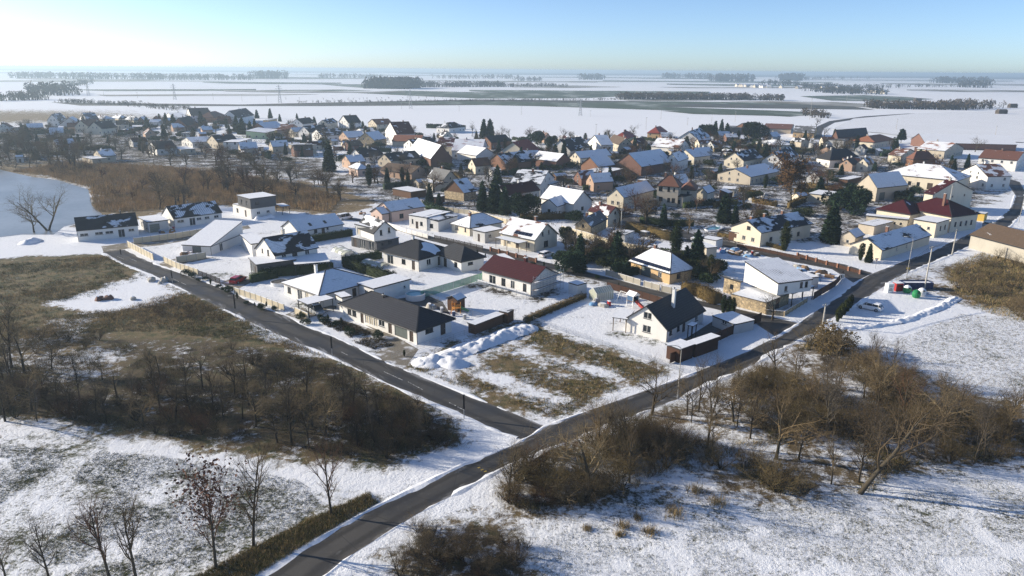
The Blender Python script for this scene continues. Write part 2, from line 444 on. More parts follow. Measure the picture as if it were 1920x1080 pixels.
def block(parent, spec, first=True, base=None):
    nx, ny, ang, wa, wb, h, roof, rise, wm, rc, snow, o = spec
    wm = 'wall_' + wm
    ov = o.get('ov', .25); z0 = o.get('z0', 0.0); near = o.get('near', 0); rib = o.get('rib', 0)
    ca, sa = math.cos(ang), math.sin(ang)
    def W(x, y, z):   # local metres to the parent's frame (parent sits unrotated at base)
        return (nx + ca * x - sa * y - base[0], ny + sa * x + ca * y - base[1], z)
    def D(x, y): return Vector((ca * x - sa * y, sa * x + ca * y, 0))
    sNR, sNL, sF = snow
    th = .2 if near else .25
    if roof == 'can':       # canopy: slab on posts
        rf = MB(); m = roofmat(rc, sNR)
        P4 = [(0, 0), (wa, 0), (wa, wb), (0, wb)]
        top = [W(x, y, h + .14) for x, y in P4]; bot = [W(x, y, h) for x, y in P4]
        rf.face(top, m, P4); rf.face(bot[::-1], 'trim')
        for i in range(4): rf.face([bot[i], bot[(i + 1) % 4], top[(i + 1) % 4], top[i]], 'trim')
        rf.obj('canopy_roof' if first is not True else 'roof', parent)
        nl = max(2, int(max(wa, wb) / 3.2) + 1)
        L = [(x, y) for x in (.2, wa - .2) for y in (.2, wb - .2)]
        for k in range(1, nl - 1):
            f = k / (nl - 1)
            L += [(wa * f, .2)] if wa > wb else [(.2, wb * f)]
        for x, y in L:
            pb = MB(); pb.bar(W(x, y, 0), W(x, y, h), .14, 'wood_post' if wm == 'wall_wood' else 'trim'); pb.obj('post', parent)
        return
    # ---- walls
    x0, x1, y0, y1 = ov, wa - ov, ov, wb - ov
    sl_x = rise / (wb / 2) if roof == 'gR' else (rise / (wa / 2) if roof == 'gL' else 0)
    LX, LY = x1 - x0, y1 - y0
    if roof == 'gR':
        e = h + sl_x * ov - .04; pk = h + rise - .04
        tNR = [(0, e), (LX, e)]; tNL = [(0, e), (LY / 2, pk), (LY, e)]
    elif roof == 'gL':
        e = h + sl_x * ov - .04; pk = h + rise - .04
        tNR = [(0, e), (LX / 2, pk), (LX, e)]; tNL = [(0, e), (LY, e)]
    elif roof == 'mR':
        tNR = [(0, h), (LX, h + rise)]; tNL = [(0, h), (LY, h)]
    elif roof == 'mL':
        tNR = [(0, h), (LX, h)]; tNL = [(0, h), (LY, h + rise)]
    elif roof == 'hip':
        tNR = [(0, h), (LX, h)]; tNL = [(0, h), (LY, h)]
    else:
        tNR = [(0, h + .1), (LX, h + .1)]; tNL = [(0, h + .1), (LY, h + .1)]
    wr, wl = o.get('wr'), o.get('wl')
    if wr is None: wr = auto_wins(LX, h, rise, roof == 'gL', z0)
    if wl is None: wl = auto_wins(LY, h, rise, roof == 'gR', z0)
    def opens(ws, L, tops):
        out = []
        for f, z, w, hh, k in ws:
            z += z0 if z < z0 else 0
            u = f * L - w / 2
            w = min(w, L - .4); u = max(.2, min(u, L - w - .2))
            ztop = min(np.interp(u, [t_[0] for t_ in tops], [t_[1] for t_ in tops]), np.interp(u + w, [t_[0] for t_ in tops], [t_[1] for t_ in tops])) - .12
            if z + hh > ztop: z = max(z0 + .08, ztop - hh)
            if z + hh > ztop: hh = ztop - z
            if hh < .35 or any(u < b[0] + b[2] + .05 and b[0] < u + w + .05 and z < b[1] + b[3] + .05 and b[1] < z + hh + .05 for b in out): continue
            out.append((u, z, w, hh, k))
        return out
    oR, oL = opens(wr, LX, tNR), opens(wl, LY, tNL)
    flipL = [(LY - u - w, z, w, hh, k) for u, z, w, hh, k in oL]
    mb = MB()
    up = None; cut = None
    if o.get('gwood'): up = 'wall_wood'; cut = h
    wall_face(mb, W(x0, y0, 0), D(1, 0), D(0, -1), LX, z0, tNR, [w[:4] for w in oR], wm, None)
    # N-L wall seen from outside runs L -> N
    tNLf = [(LY - u, z) for u, z in tNL[::-1]]
    wall_face(mb, W(x0, y1, 0), D(0, -1), D(-1, 0), LY, z0, tNLf, [w[:4] for w in flipL], wm, cut, up)
    wall_face(mb, W(x1, y0, 0), D(0, 1), D(1, 0), LY, z0, tNL if roof in ('gR', 'mL', 'hip', 'flat', 'gL') else [(0, h + rise), (LY, h + rise)], [], wm)
    tb = tNR[::-1]; tb = [(LX - u, z) for u, z in tb]
    wall_face(mb, W(x1, y1, 0), D(-1, 0), D(0, 1), LX, z0, tb if roof != 'mL' else [(0, h + rise), (LX, h + rise)], [], wm)
    mb.obj('wall' if first else 'annex_wall', parent)
    names = {'w': 'window', 'p': 'window', 'd': 'door', 'g': 'garage_door'}
    for side, ops in (('R', oR), ('L', flipL)):
        for u, z, w, hh, k in ops:
            me, pm, kd = window_mesh(w, hh, k)
            if side == 'R': loc = W(x0 + u, y0 + .1, z); rz = ang
            else: loc = W(x0 + .1, y1 - u, z); rz = ang - math.pi / 2
            f = link(names[k], me, parent, loc, rz)
            link('pane' if k in 'wp' else 'leaf' if k == 'd' else 'door_panel', pm, f)
    # ---- roof
    rf = MB()
    def slope(pts, cov):
        """pts: local (x,y,z) counter-clockwise from above, first edge the eave"""
        m = roofmat(rc, cov, rib)
        a, b = Vector(pts[0]), Vector(pts[1])
        e = (b - a).normalized(); n = None
        c = Vector(pts[2]); n = (b - a).cross(c - a).normalized(); u = n.cross(e)
        uv = [((Vector(p) - a).dot(e), (Vector(p) - a).dot(u)) for p in pts]
        rf.face([W(p[0], p[1], p[2] + th) for p in pts], m, uv)
        rf.face([W(p[0], p[1], p[2]) for p in pts][::-1], 'trim')
    edges = []
    H_ = h + rise
    if roof == 'gR':
        A, B, C, Dd = (0, 0, h), (wa, 0, h), (wa, wb, h), (0, wb, h); r0, r1 = (0, wb / 2, H_), (wa, wb / 2, H_)
        slope([A, B, r1, r0], sNR); slope([C, Dd, r0, r1], sF); edges = [A, B, r1, C, Dd, r0]
    elif roof == 'gL':
        A, B, C, Dd = (0, 0, h), (wa, 0, h), (wa, wb, h), (0, wb, h); r0, r1 = (wa / 2, 0, H_), (wa / 2, wb, H_)
        slope([Dd, A, r0, r1], sNL); slope([B, C, r1, r0], sF); edges = [A, r0, B, C, r1, Dd]
    elif roof == 'hip':
        A, B, C, Dd = (0, 0, h), (wa, 0, h), (wa, wb, h), (0, wb, h)
        if wa >= wb: i = wb * .48; r0, r1 = (i, wb / 2, H_), (wa - i, wb / 2, H_); slope([A, B, r1, r0], sNR); slope([C, Dd, r0, r1], sF); slope([Dd, A, r0], sNL); slope([B, C, r1], sF)
        else: i = wa * .48; r0, r1 = (wa / 2, i, H_), (wa / 2, wb - i, H_); slope([Dd, A, r0, r1], sNL); slope([B, C, r1, r0], sF); slope([A, B, r0], sNR); slope([C, Dd, r1], sF)
        edges = [A, B, C, Dd]
        if near:      # ridge and hip caps
            cap = MB()
            for p, q in ((r0, r1),) + ((((A, r0), (Dd, r0), (B, r1), (C, r1))) if wa >= wb else ((A, r0), (B, r0), (Dd, r1), (C, r1))):
                cap.bar(W(p[0], p[1], p[2] + th), W(q[0], q[1], q[2] + th), .2, 'trim')
            cap.obj('ridge_cap', parent)
    elif roof in ('mR', 'mL'):
        za = (lambda x, y: h + rise * (x / wa)) if roof == 'mR' else (lambda x, y: h + rise * (y / wb))
        q = [(0, 0), (wa, 0), (wa, wb), (0, wb)]; pts = [(x, y, za(x, y)) for x, y in q]
        slope(pts if roof == 'mL' else [pts[3], pts[0], pts[1], pts[2]], sNR); edges = pts
    else:
        pts = [(0, 0, h), (wa, 0, h), (wa, wb, h), (0, wb, h)]; slope(pts, sNR); edges = pts
        if ov < .12:
            pass
    for i in range(len(edges)):
        p, q = edges[i], edges[(i + 1) % len(edges)]
        rf.face([W(p[0], p[1], p[2] - .02), W(q[0], q[1], q[2] - .02), W(q[0], q[1], q[2] + th), W(p[0], p[1], p[2] + th)], 'trim')
    rname = 'roof' if first else 'annex_roof'
    ro = rf.obj(rname, parent)
    if near and roof in ('gR', 'gL', 'hip', 'mR', 'mL'):
        gt = MB()
        if roof != 'gL': gt.tube(W(0, -.06, h + .05), W(wa, -.06, h + .05), .07, .07, 'trim', 6)
        if roof != 'gR': gt.tube(W(-.06, 0, h + .05), W(-.06, wb, h + .05), .07, .07, 'trim', 6)
        gt.tube(W(x0 - .05, y0 - .05, z0), W(x0 - .05, y0 - .05, h), .05, .05, 'trim', 6)
        gt.obj('gutter', parent)
    def zroof(x, y):
        if roof == 'gR': return h + rise * (1 - abs(y - wb / 2) / (wb / 2))
        if roof == 'gL': return h + rise * (1 - abs(x - wa / 2) / (wa / 2))
        if roof == 'hip': return h + rise * min(1, min(x, wa - x, y, wb - y) / (min(wa, wb) * .48))
        if roof == 'mR': return h + rise * x / wa
        if roof == 'mL': return h + rise * y / wb
        return h
    chs = o.get('ch')
    if chs is None and first and roof in ('gR', 'gL', 'hip') and LX * LY > 45 and not o.get('wl') == []: chs = [(rng.uniform(.25, .75), rng.uniform(.4, .7), .9, rng.choice(['brick', 'wht', 'brick', 'concrete']))]
    for f, g, hh, m in chs or []:
        x, y = (f * wa, g * wb) if roof != 'gL' else (g * wa, f * wb)
        zt = h + rise + hh; zb = zroof(x, y) - .2
        s = .32 if m not in ('wht', 'dark') else (.26 if m == 'wht' else .14)
        mm = {'brick': 'wall_brick', 'dark': 'trim', 'burg': roofmat('burg', 0), 'wht': 'wht', 'concrete': 'concrete'}[m]
        c = MB(); c.box(-s, -s, zb, s, s, zt, mm); c.box(-s - .07, -s - .07, zt, s + .07, s + .07, zt + .1, 'concrete', 'snow')
        c.tube((0, 0, zt + .1), (0, 0, zt + .35), .12, .12, 'trim', 8)
        w = W(x, y, 0); c.obj('chimney', parent, (w[0], w[1], 0), ang)
    for f, g in o.get('sky', []):
        x, y = f * wa, (1 - g) * wb / 2
        s = MB(); z = zroof(x, y) + th; dz = rise / (wb / 2)
        q = [(x - .4, y - .55), (x + .4, y - .55), (x + .4, y + .55), (x - .4, y + .55)]
        b_ = [W(a, c, zroof(a, c) + th - .02) for a, c in q]; t_ = [W(a, c, zroof(a, c) + th + .07) for a, c in q]
        s.face(t_, 'glass')
        for i in range(4): s.face([b_[i], b_[(i + 1) % 4], t_[(i + 1) % 4], t_[i]], 'trim')
        s.obj('roof_window', parent)
    if 'solar' in o:     # panels along the N-L slope; fractions of eave length and slope
        a0, a1, s0, s1 = o['solar']
        n = max(4, int(wb * (a1 - a0) / 1.1))
        half = wa / 2 if roof == 'gL' or wa < wb else wa * .48
        for i in range(n):
            ya, yb = wb * (a0 + (a1 - a0) * i / n) + .03, wb * (a0 + (a1 - a0) * (i + 1) / n) - .03
            q = [(half * s0, yb), (half * s0, ya), (half * s1, ya), (half * s1, yb)]
            zz = [h + rise * (x / half) if roof != 'hip' else h + rise * min(1, x / (min(wa, wb) * .48)) for x, y in q]
            s = MB(); b_ = [W(x, y, z + th + .03) for (x, y), z in zip(q, zz)]; t_ = [W(x, y, z + th + .1) for (x, y), z in zip(q, zz)]
            s.face(t_, 'solar')
            for k in range(4): s.face([b_[k], b_[(k + 1) % 4], t_[(k + 1) % 4], t_[k]], 'steel')
            s.obj('solar_panel', parent)
    if o.get('patch'):   # one torn sheet of snow lying over the inner slope
        s = MB(); rr = random.Random(3); pts = []
        cx, cy_ = wa * .5, wb * .25
        for k in range(14):
            a = k / 14 * 2 * math.pi; r = 2.2 + rr.uniform(-.7, .7)
            x, y = wa * .52 + math.cos(a) * r * 1.1, wb * .2 + math.sin(a) * r * .9
            pts.append((x, y, h + rise * min(1, min(x, wa - x, y, wb - y) / (min(wa, wb) * .48)) + th + .06))
        c = (wa * .52, wb * .2, h + rise * min(1, wb * .2 / (min(wa, wb) * .48)) + th + .12)
        for k in range(14): s.face([W(*c), W(*pts[k]), W(*pts[(k + 1) % 14])], 'snow')
        s.obj('snow_sheet', parent, smooth=True)

def building(row):
    name, label, main, subs = row
    base = (main[0], main[1])
    r = empty(name, (base[0], base[1], 0))
    tag(r, label, {'bungalow': 'house'}.get(name, name), {'shed': 'sheds and outbuildings', 'barn': 'village barns'}.get(name, 'village houses') if name in ('house', 'bungalow', 'shed', 'barn') else None)
    block(r, main, True, base)
    for s in subs: block(r, s, False, base)
    return r

# ---------------- vegetation ----------------
def _perp(d, rr):
    v = Vector((rr.gauss(0, 1), rr.gauss(0, 1), rr.gauss(0, 1)))
    v = v - d * v.dot(d)
    return v.normalized() if v.length > 1e-4 else Vector((1, 0, 0))

def tubes_mesh(name, segs, mats, leaves=None, leafmat=None):
    """segs: (p, q, r0, r1, sides); leaves: (centre, size)"""
    V = []; T = []; MI = []
    for p, q, r0, r1, n in segs:
        d = (q - p)
        if d.length < 1e-5: continue
        d.normalize(); u = d.cross(Vector((.3, .2, .93)))
        if u.length < .05: u = d.cross(Vector((1, 0, 0)))
        u.normalize(); w = d.cross(u); b = len(V)
        for r, c in ((r0, p), (r1, q)):
            if r <= 0: V.append(tuple(c)); continue
            for i in range(n):
                a = i * 2 * math.pi / n
                V.append(tuple(c + (u * math.cos(a) + w * math.sin(a)) * r))
        for i in range(n):
            j = (i + 1) % n
            if r1 <= 0: T.append((b + i, b + j, b + n))
            else: T.append((b + i, b + j, b + n + j)); T.append((b + i, b + n + j, b + n + i))
    MI = [0] * len(T)
    if leaves:
        for c, s, rr in leaves:
            n = _perp(Vector((0, 0, 1)), rr); e = Vector((rr.gauss(0, 1), rr.gauss(0, 1), rr.gauss(0, 1))).normalized()
            f = _perp(e, rr); b = len(V)
            V += [tuple(c - e * s), tuple(c + f * s * .6), tuple(c + e * s), tuple(c - f * s * .6)]
            T += [(b, b + 1, b + 2), (b, b + 2, b + 3)]; MI += [len(mats) - 1] * 2
    return np_mesh(name, V, T, mats, MI)

def grow(p, d, length, r, lv, cfg, trunk, crown, ends, rr):
    n = cfg['n'][lv]; cur = p; dd = d.copy(); step = length / n
    pts = [(cur.copy(), dd.copy(), r)]
    last = lv == len(cfg['n']) - 1
    for i in range(n):
        dd = (dd + Vector((rr.gauss(0, 1), rr.gauss(0, 1), rr.gauss(0, 1))) * cfg['wob'][lv] + Vector((0, 0, 1)) * cfg['up'][lv]).normalized()
        q = cur + dd * step
        r1 = r * (1 - (i + 1) / n * cfg['taper'])
        if last and i == n - 1: r1 = 0
        (trunk if lv == 0 else crown).append((cur.copy(), q.copy(), r * (1 - i / n * cfg['taper']), r1, cfg['sides'][lv]))
        cur = q; pts.append((cur.copy(), dd.copy(), max(r1, .004)))
    if last: ends.append(cur.copy()); return
    k = cfg['kids'][lv]; s0 = cfg['start'][lv]
    for i in range(k):
        t = s0 + (1 - s0) * (i + rr.random()) / k
        x = t * n; j = min(n - 1, int(x)); f = x - j
        a, b = pts[j], pts[j + 1]
        pos = a[0].lerp(b[0], f); dr = b[1]; rad = a[2] + (b[2] - a[2]) * f
        ang = R(rr.uniform(*cfg['ang'][lv])); pv = _perp(dr, rr)
        nd = (dr * math.cos(ang) + pv * math.sin(ang)).normalized()
        ln = length * cfg['ratio'][lv] * rr.uniform(.65, 1.15) * (1.15 - cfg['short'] * abs(t - .45))
        grow(pos, nd, ln, min(rad * .75, cfg['rad'][lv + 1]), lv + 1, cfg, trunk, crown, ends, rr)

TREES = {}
def bare_tree(key, seed, cfg, bark, twig, stems=1, spread=0.0, leaves=0, leafsize=.1, leafmat=None, lean=(0, 0)):
    rr = random.Random(seed); trunk = []; crown = []; ends = []
    for s in range(stems):
        a = s / max(1, stems) * 2 * math.pi + rr.uniform(0, 1)
        d = Vector((math.cos(a) * spread * rr.uniform(.5, 1.2) + lean[0], math.sin(a) * spread * rr.uniform(.5, 1.2) + lean[1], 1)).normalized()
        o = Vector((math.cos(a), math.sin(a), 0)) * (.12 * (stems > 1) * rr.uniform(.3, 1.5))
        grow(o - Vector((0, 0, .08)), d, cfg['len'] * rr.uniform(.85, 1.1), cfg['rad'][0], 0, cfg, trunk, crown, ends, rr)
    top = max(e.z for e in ends)
    lv = []
    if leaves:
        for e in ends:
            for _ in range(leaves):
                lv.append((e + Vector((rr.gauss(0, .25), rr.gauss(0, .25), rr.gauss(0, .22))), leafsize * rr.uniform(.6, 1.3), rr))
    tm = tubes_mesh('trunk', trunk, [bark])
    cm = tubes_mesh('crown', crown, [twig] + ([leafmat] if leaves else []), lv)
    TREES[key] = (tm, cm, top)

def conifer(key, seed, h, r, mat, n=1500, power=.85, base=.06, flat=False):
    rr = random.Random(seed); segs = [(Vector((0, 0, -.1)), Vector((0, 0, h * .96)), h * .018 + .05, .02, 6)]
    V = []; T = []
    for i in range(n):
        t = base + (1 - base) * (1 - math.sqrt(rr.random())) if not flat else base + (1 - base) * rr.random()
        lay = .82 + .18 * math.sin(t * h * 4.2)
        R_ = r * (1 - t) ** power * lay * rr.uniform(.75, 1.08) if not flat else r * (math.sin(max(.02, min(1, (t - base) / (1 - base))) * math.pi) ** .55) * rr.uniform(.7, 1.05)
        a = rr.uniform(0, 2 * math.pi); z = t * h
        out = Vector((math.cos(a), math.sin(a), 0)); side = Vector((-out.y, out.x, 0))
        f0 = rr.uniform(.35, .8)
        droop = rr.uniform(-.35, .12) if not flat else rr.uniform(-.1, .5)
        for k in range(3):
            f = f0 + (1 - f0) * k / 3
            c = out * R_ * f + Vector((0, 0, z + droop * R_ * f + rr.uniform(-.08, .08)))
            ln = max(.2, R_ * .36) * rr.uniform(.7, 1.3); wd = ln * .5
            e = (out + side * rr.uniform(-.8, .8) + Vector((0, 0, droop + rr.uniform(-.3, .3)))).normalized()
            s_ = e.cross(Vector((rr.uniform(-.5, .5), rr.uniform(-.5, .5), 1))).normalized()
            b = len(V)
            V += [tuple(c - s_ * wd * .5), tuple(c + s_ * wd * .5), tuple(c + e * ln)]
            T.append((b, b + 1, b + 2))
    if not flat or base < .1:     # dense inner foliage that closes the crown
        for i in range(n // 2):
            t = base + (.97 - base) * (1 - math.sqrt(rr.random())); R_ = (r * (1 - t) ** power if not flat else r * .8 * math.sin(max(.05, t) * math.pi) ** .5) * .62
            a = rr.uniform(0, 6.283); c = Vector((math.cos(a) * R_, math.sin(a) * R_, t * h)); ln = max(.25, r * .3) * rr.uniform(.8, 1.4)
            e = Vector((math.cos(a) * .5 - math.sin(a) * rr.uniform(-1, 1), math.sin(a) * .5 + math.cos(a) * rr.uniform(-1, 1), rr.uniform(-.8, .4))).normalized(); s_ = e.cross(Vector((math.cos(a), math.sin(a), .2))).normalized(); b = len(V)
            V += [tuple(c - s_ * ln * .5 - e * ln * .4), tuple(c + s_ * ln * .5 - e * ln * .4), tuple(c + e * ln)]; T.append((b, b + 1, b + 2))
    tm = tubes_mesh('trunk', segs, ['bark_dark'])
    TREES[key] = (tm, np_mesh('crown', V, T, [mat]), h)

def leafball(key, seed, h, rx, mat, n=1800, leaf=.16):
    rr = random.Random(seed); V = []; T = []
    lobes = [(Vector((rr.gauss(0, .45) * rx, rr.gauss(0, .45) * rx, h * rr.uniform(.3, .72))), rr.uniform(.4, .7) * rx) for _ in range(9)]
    for i in range(n):
        c, q = rr.choice(lobes); d = Vector((rr.gauss(0, 1), rr.gauss(0, 1), rr.gauss(0, 1))).normalized()
        p = c + Vector((d.x * q, d.y * q, d.z * q * (h / (2.2 * rx)))) * rr.uniform(.7, 1.08)
        if p.z < .03: p.z = rr.uniform(.03, .3)
        e = (d + Vector((rr.gauss(0, .6), rr.gauss(0, .6), rr.gauss(0, .6)))).normalized(); s_ = _perp(e, rr); b = len(V)
        V += [tuple(p - s_ * leaf * .45), tuple(p + s_ * leaf * .45), tuple(p + e * leaf * rr.uniform(.8, 1.6))]; T.append((b, b + 1, b + 2))
    segs = [(Vector((0, 0, -.1)), Vector((rr.gauss(0, .1), rr.gauss(0, .1), h * .6)), .05 * h * .5, .02, 5)]
    TREES[key] = (tubes_mesh('stem', segs, ['bark_dark']), np_mesh('foliage', V, T, [mat]), h)

BIG = dict(n=[6, 5, 4, 3, 2], wob=[.06, .12, .16, .2, .22], up=[.05, .1, .08, .05, .02], taper=.8, sides=[7, 5, 4, 3, 3], kids=[9, 7, 6, 5], start=[.25, .25, .2, .15],
           ang=[(30, 60), (30, 60), (30, 65), (30, 70)], ratio=[.62, .55, .5, .48], short=.55, rad=[.2, .09, .045, .026, .017], len=6.5)
SLIM = dict(BIG, kids=[14, 7, 6], n=[7, 5, 3, 2], wob=[.04, .09, .13, .18], up=[.06, .14, .12, .06], ang=[(25, 45), (25, 50), (30, 60)], ratio=[.42, .5, .5], sides=[6, 4, 3, 3], start=[.22, .2, .15],
            rad=[.12, .05, .028, .02], len=6.6, short=.7)
SHRUB = dict(BIG, n=[5, 4, 3, 2], kids=[6, 5, 4], wob=[.14, .18, .2, .25], up=[.04, .06, .05, .02], ang=[(20, 50), (25, 60), (30, 70)], ratio=[.6, .55, .5], sides=[4, 3, 3, 3], start=[.18, .15, .1],
             rad=[.045, .026, .017, .012], len=2.6, short=.3)
for i in range(4): bare_tree('big%d' % i, 20 + i, BIG, 'bark', ('twig', 'twig_grey', 'twig_tan', 'twig_tan')[i], leaves=0)
bare_tree('willow', 41, dict(BIG, up=[.0, .14, .05, -.02, -.06], len=7.5, kids=[7, 6, 5, 4]), 'bark', 'twig_olive', stems=2, spread=.5)
bare_tree('lean', 43, dict(BIG, up=[.01, .12, .08, .03, 0], len=9.0, wob=[.05, .12, .16, .2, .22]), 'bark', 'twig', lean=(.4, .05))
for i in range(4): bare_tree('slim%d' % i, 60 + i, SLIM, 'bark', ('twig', 'twig_red', 'twig_grey', 'twig')[i])
bare_tree('slimleaf', 71, SLIM, 'bark', 'twig_red', leaves=1, leafsize=.13, leafmat='redleaf')
bare_tree('oak', 75, dict(BIG, kids=[10, 7, 5, 4]), 'bark', 'twig', leaves=3, leafsize=.2, leafmat='oakleaf')
for i, tw in enumerate(('twig', 'twig_red', 'twig_olive', 'twig_grey', 'twig_tan')): bare_tree('shrub%d' % i, 80 + i, SHRUB, 'bark_dark', tw, stems=9, spread=.55)
for i in range(3): bare_tree('wshrub%d' % i, 180 + i, dict(SHRUB, kids=[7, 5, 4]), 'bark_dark', 'twig_shaded', stems=8, spread=(.4, .6, .8)[i])
for i in range(2): bare_tree('wslim%d' % i, 190 + i, SLIM, 'bark_dark', 'twig_shaded'); bare_tree('wbig%d' % i, 195 + i, dict(BIG, kids=[8, 6, 5, 4]), 'bark_dark', 'twig_shaded')
bare_tree('fruit', 90, dict(BIG, len=3.4, kids=[8, 6, 5, 4], rad=[.13, .06, .03, .018, .012]), 'bark', 'twig_grey')
VIL = dict(BIG, rad=[.22, .12, .075, .055, .046], len=3.6, kids=[9, 7, 6, 4])
for i in range(3): bare_tree('vil%d' % i, 94 + i, VIL, 'bark', ('twig', 'twig_grey', 'twig_red')[i])
LIGHT = dict(SHRUB, n=[3, 2, 1, 1], sides=[3, 3, 3, 3], kids=[5, 4, 3], rad=[.035, .022, .017, .015], len=1.6)
for i, tw in enumerate(('twig', 'twig_red', 'twig_olive', 'twig_tan')): bare_tree('brush%d' % i, 140 + i, LIGHT, 'bark_dark', tw, stems=6, spread=.7)
for i in range(3): conifer('spruce%d' % i, 100 + i, 11, (3.0, 2.6, 3.5)[i], 'needle', 2200)
conifer('thuja', 110, 4.5, .85, 'thuja', 900, base=.02, flat=True); conifer('columnar', 111, 5, .95, 'needle_olive', 900, base=.02, flat=True)
conifer('pine', 112, 9, 3.6, 'needle', 1500, power=.45, base=.28)
for i in range(3): leafball('bush%d' % i, 120 + i, 2.0, 1.2, ('needle', 'needle_olive', 'thuja')[i])
leafball('roundtree', 130, 8.0, 3.6, 'needle', 5200, .46)
leafball('olivebush', 131, 3.6, 2.4, 'hedge_brown', 3200, .2)

COUNT = {}
def plant(key, x, y, h, name, label, cat, group=None, rz=None, sx=1.0, parts=('trunk', 'crown')):
    tm, cm, top = TREES[key]
    s = h / top
    o = empty(name, (x, y, 0), rng.uniform(0, 6.28) if rz is None else rz)
    o.scale = (s * sx, s * sx, s)
    tag(o, label, cat, group)
    link(parts[0], tm, o); link(parts[1], cm, o)
    COUNT[group or name] = COUNT.get(group or name, 0) + 1
    return o

# ---------------- masses ----------------
def inside(pts, poly):
    x, y = pts[:, 0], pts[:, 1]; c = np.zeros(len(pts), bool); n = len(poly)
    for i in range(n):
        (xa, ya), (xb, yb) = poly[i], poly[(i + 1) % n]
        k = ((ya > y) != (yb > y)) & (x < (xb - xa) * (y - ya) / (yb - ya + 1e-12) + xa)
        c ^= k
    return c
def sample(poly, n, avoid=()):
    p = np.array(poly); lo, hi = p.min(0), p.max(0); out = np.zeros((0, 2))
    for _ in range(60):
        q = nrg.uniform(lo, hi, (max(n, 64) * 2, 2)); k = inside(q, poly)
        for a in avoid: k &= ~inside(q, a)
        out = np.vstack([out, q[k]])
        if len(out) >= n: break
    return out[:n]
def vnoise(xy, sc, seed=0):
    """cheap smooth value noise 0..1"""
    r = np.random.default_rng(seed); G = r.random((64, 64))
    p = xy * sc + 1000.3; i = np.floor(p).astype(int); f = p - i; f = f * f * (3 - 2 * f)
    a = G[i[:, 0] % 64, i[:, 1] % 64]; b = G[(i[:, 0] + 1) % 64, i[:, 1] % 64]
    c = G[i[:, 0] % 64, (i[:, 1] + 1) % 64]; d = G[(i[:, 0] + 1) % 64, (i[:, 1] + 1) % 64]
    return (a * (1 - f[:, 0]) + b * f[:, 0]) * (1 - f[:, 1]) + (c * (1 - f[:, 0]) + d * f[:, 0]) * f[:, 1]
def tufts(name, pts, h, blades, w, spread, mats, label, cat, lean=.5, hvar=.5, parent=None):
    n = len(pts); N = n * blades
    base = np.repeat(pts, blades, 0) + nrg.normal(0, spread, (N, 2))
    hh = np.repeat(h * nrg.uniform(1 - hvar, 1 + hvar, n), blades) * nrg.uniform(.6, 1.1, N)
    a = nrg.uniform(0, 2 * np.pi, N); t = nrg.uniform(0, 2 * np.pi, N); ln = nrg.uniform(0, lean, N) * hh
    V = np.zeros((N, 3, 3)); ww = w * nrg.uniform(.6, 1.4, N)
    V[:, 0, 0] = base[:, 0] - np.cos(a) * ww; V[:, 0, 1] = base[:, 1] - np.sin(a) * ww
    V[:, 1, 0] = base[:, 0] + np.cos(a) * ww; V[:, 1, 1] = base[:, 1] + np.sin(a) * ww
    V[:, :2, 2] = -.02
    V[:, 2, 0] = base[:, 0] + np.cos(t) * ln; V[:, 2, 1] = base[:, 1] + np.sin(t) * ln; V[:, 2, 2] = hh
    mi = np.repeat(nrg.integers(0, len(mats), n), blades)
    me = np_mesh(name, V.reshape(-1, 3), np.arange(N * 3).reshape(-1, 3), mats, mi)
    o = link(name, me, parent)
    if parent is None: tag(o, label, cat, kind='stuff')
    else: o['kind'] = 'stuff'
    return o

def merged(name, keys, spots, hr, label, cat):
    """many small brush plants joined into one mass"""
    VV = []; TT = []; MI = []; mats = []; off = 0
    for x, y in spots:
        k = rng.choice(keys); s = rng.uniform(*hr) / TREES[k][2]; a = rng.uniform(0, 6.28); c, q = math.cos(a) * s, math.sin(a) * s
        for me in TREES[k][:2]:
            n = len(me.vertices); V = np.empty(n * 3, np.float32); me.vertices.foreach_get('co', V); V = V.reshape(-1, 3)
            T = np.empty(len(me.loops), np.int32); me.loops.foreach_get('vertex_index', T)
            VV.append(np.stack([V[:, 0] * c - V[:, 1] * q + x, V[:, 0] * q + V[:, 1] * c + y, V[:, 2] * s], 1)); TT.append(T.reshape(-1, 3) + off); off += n
            m = me.materials[0].name
            if m not in mats: mats.append(m)
            MI.append(np.full(len(T) // 3, mats.index(m)))
    o = link(name, np_mesh(name, np.vstack(VV), np.vstack(TT), mats, np.concatenate(MI))); tag(o, label, cat, kind='stuff'); return o

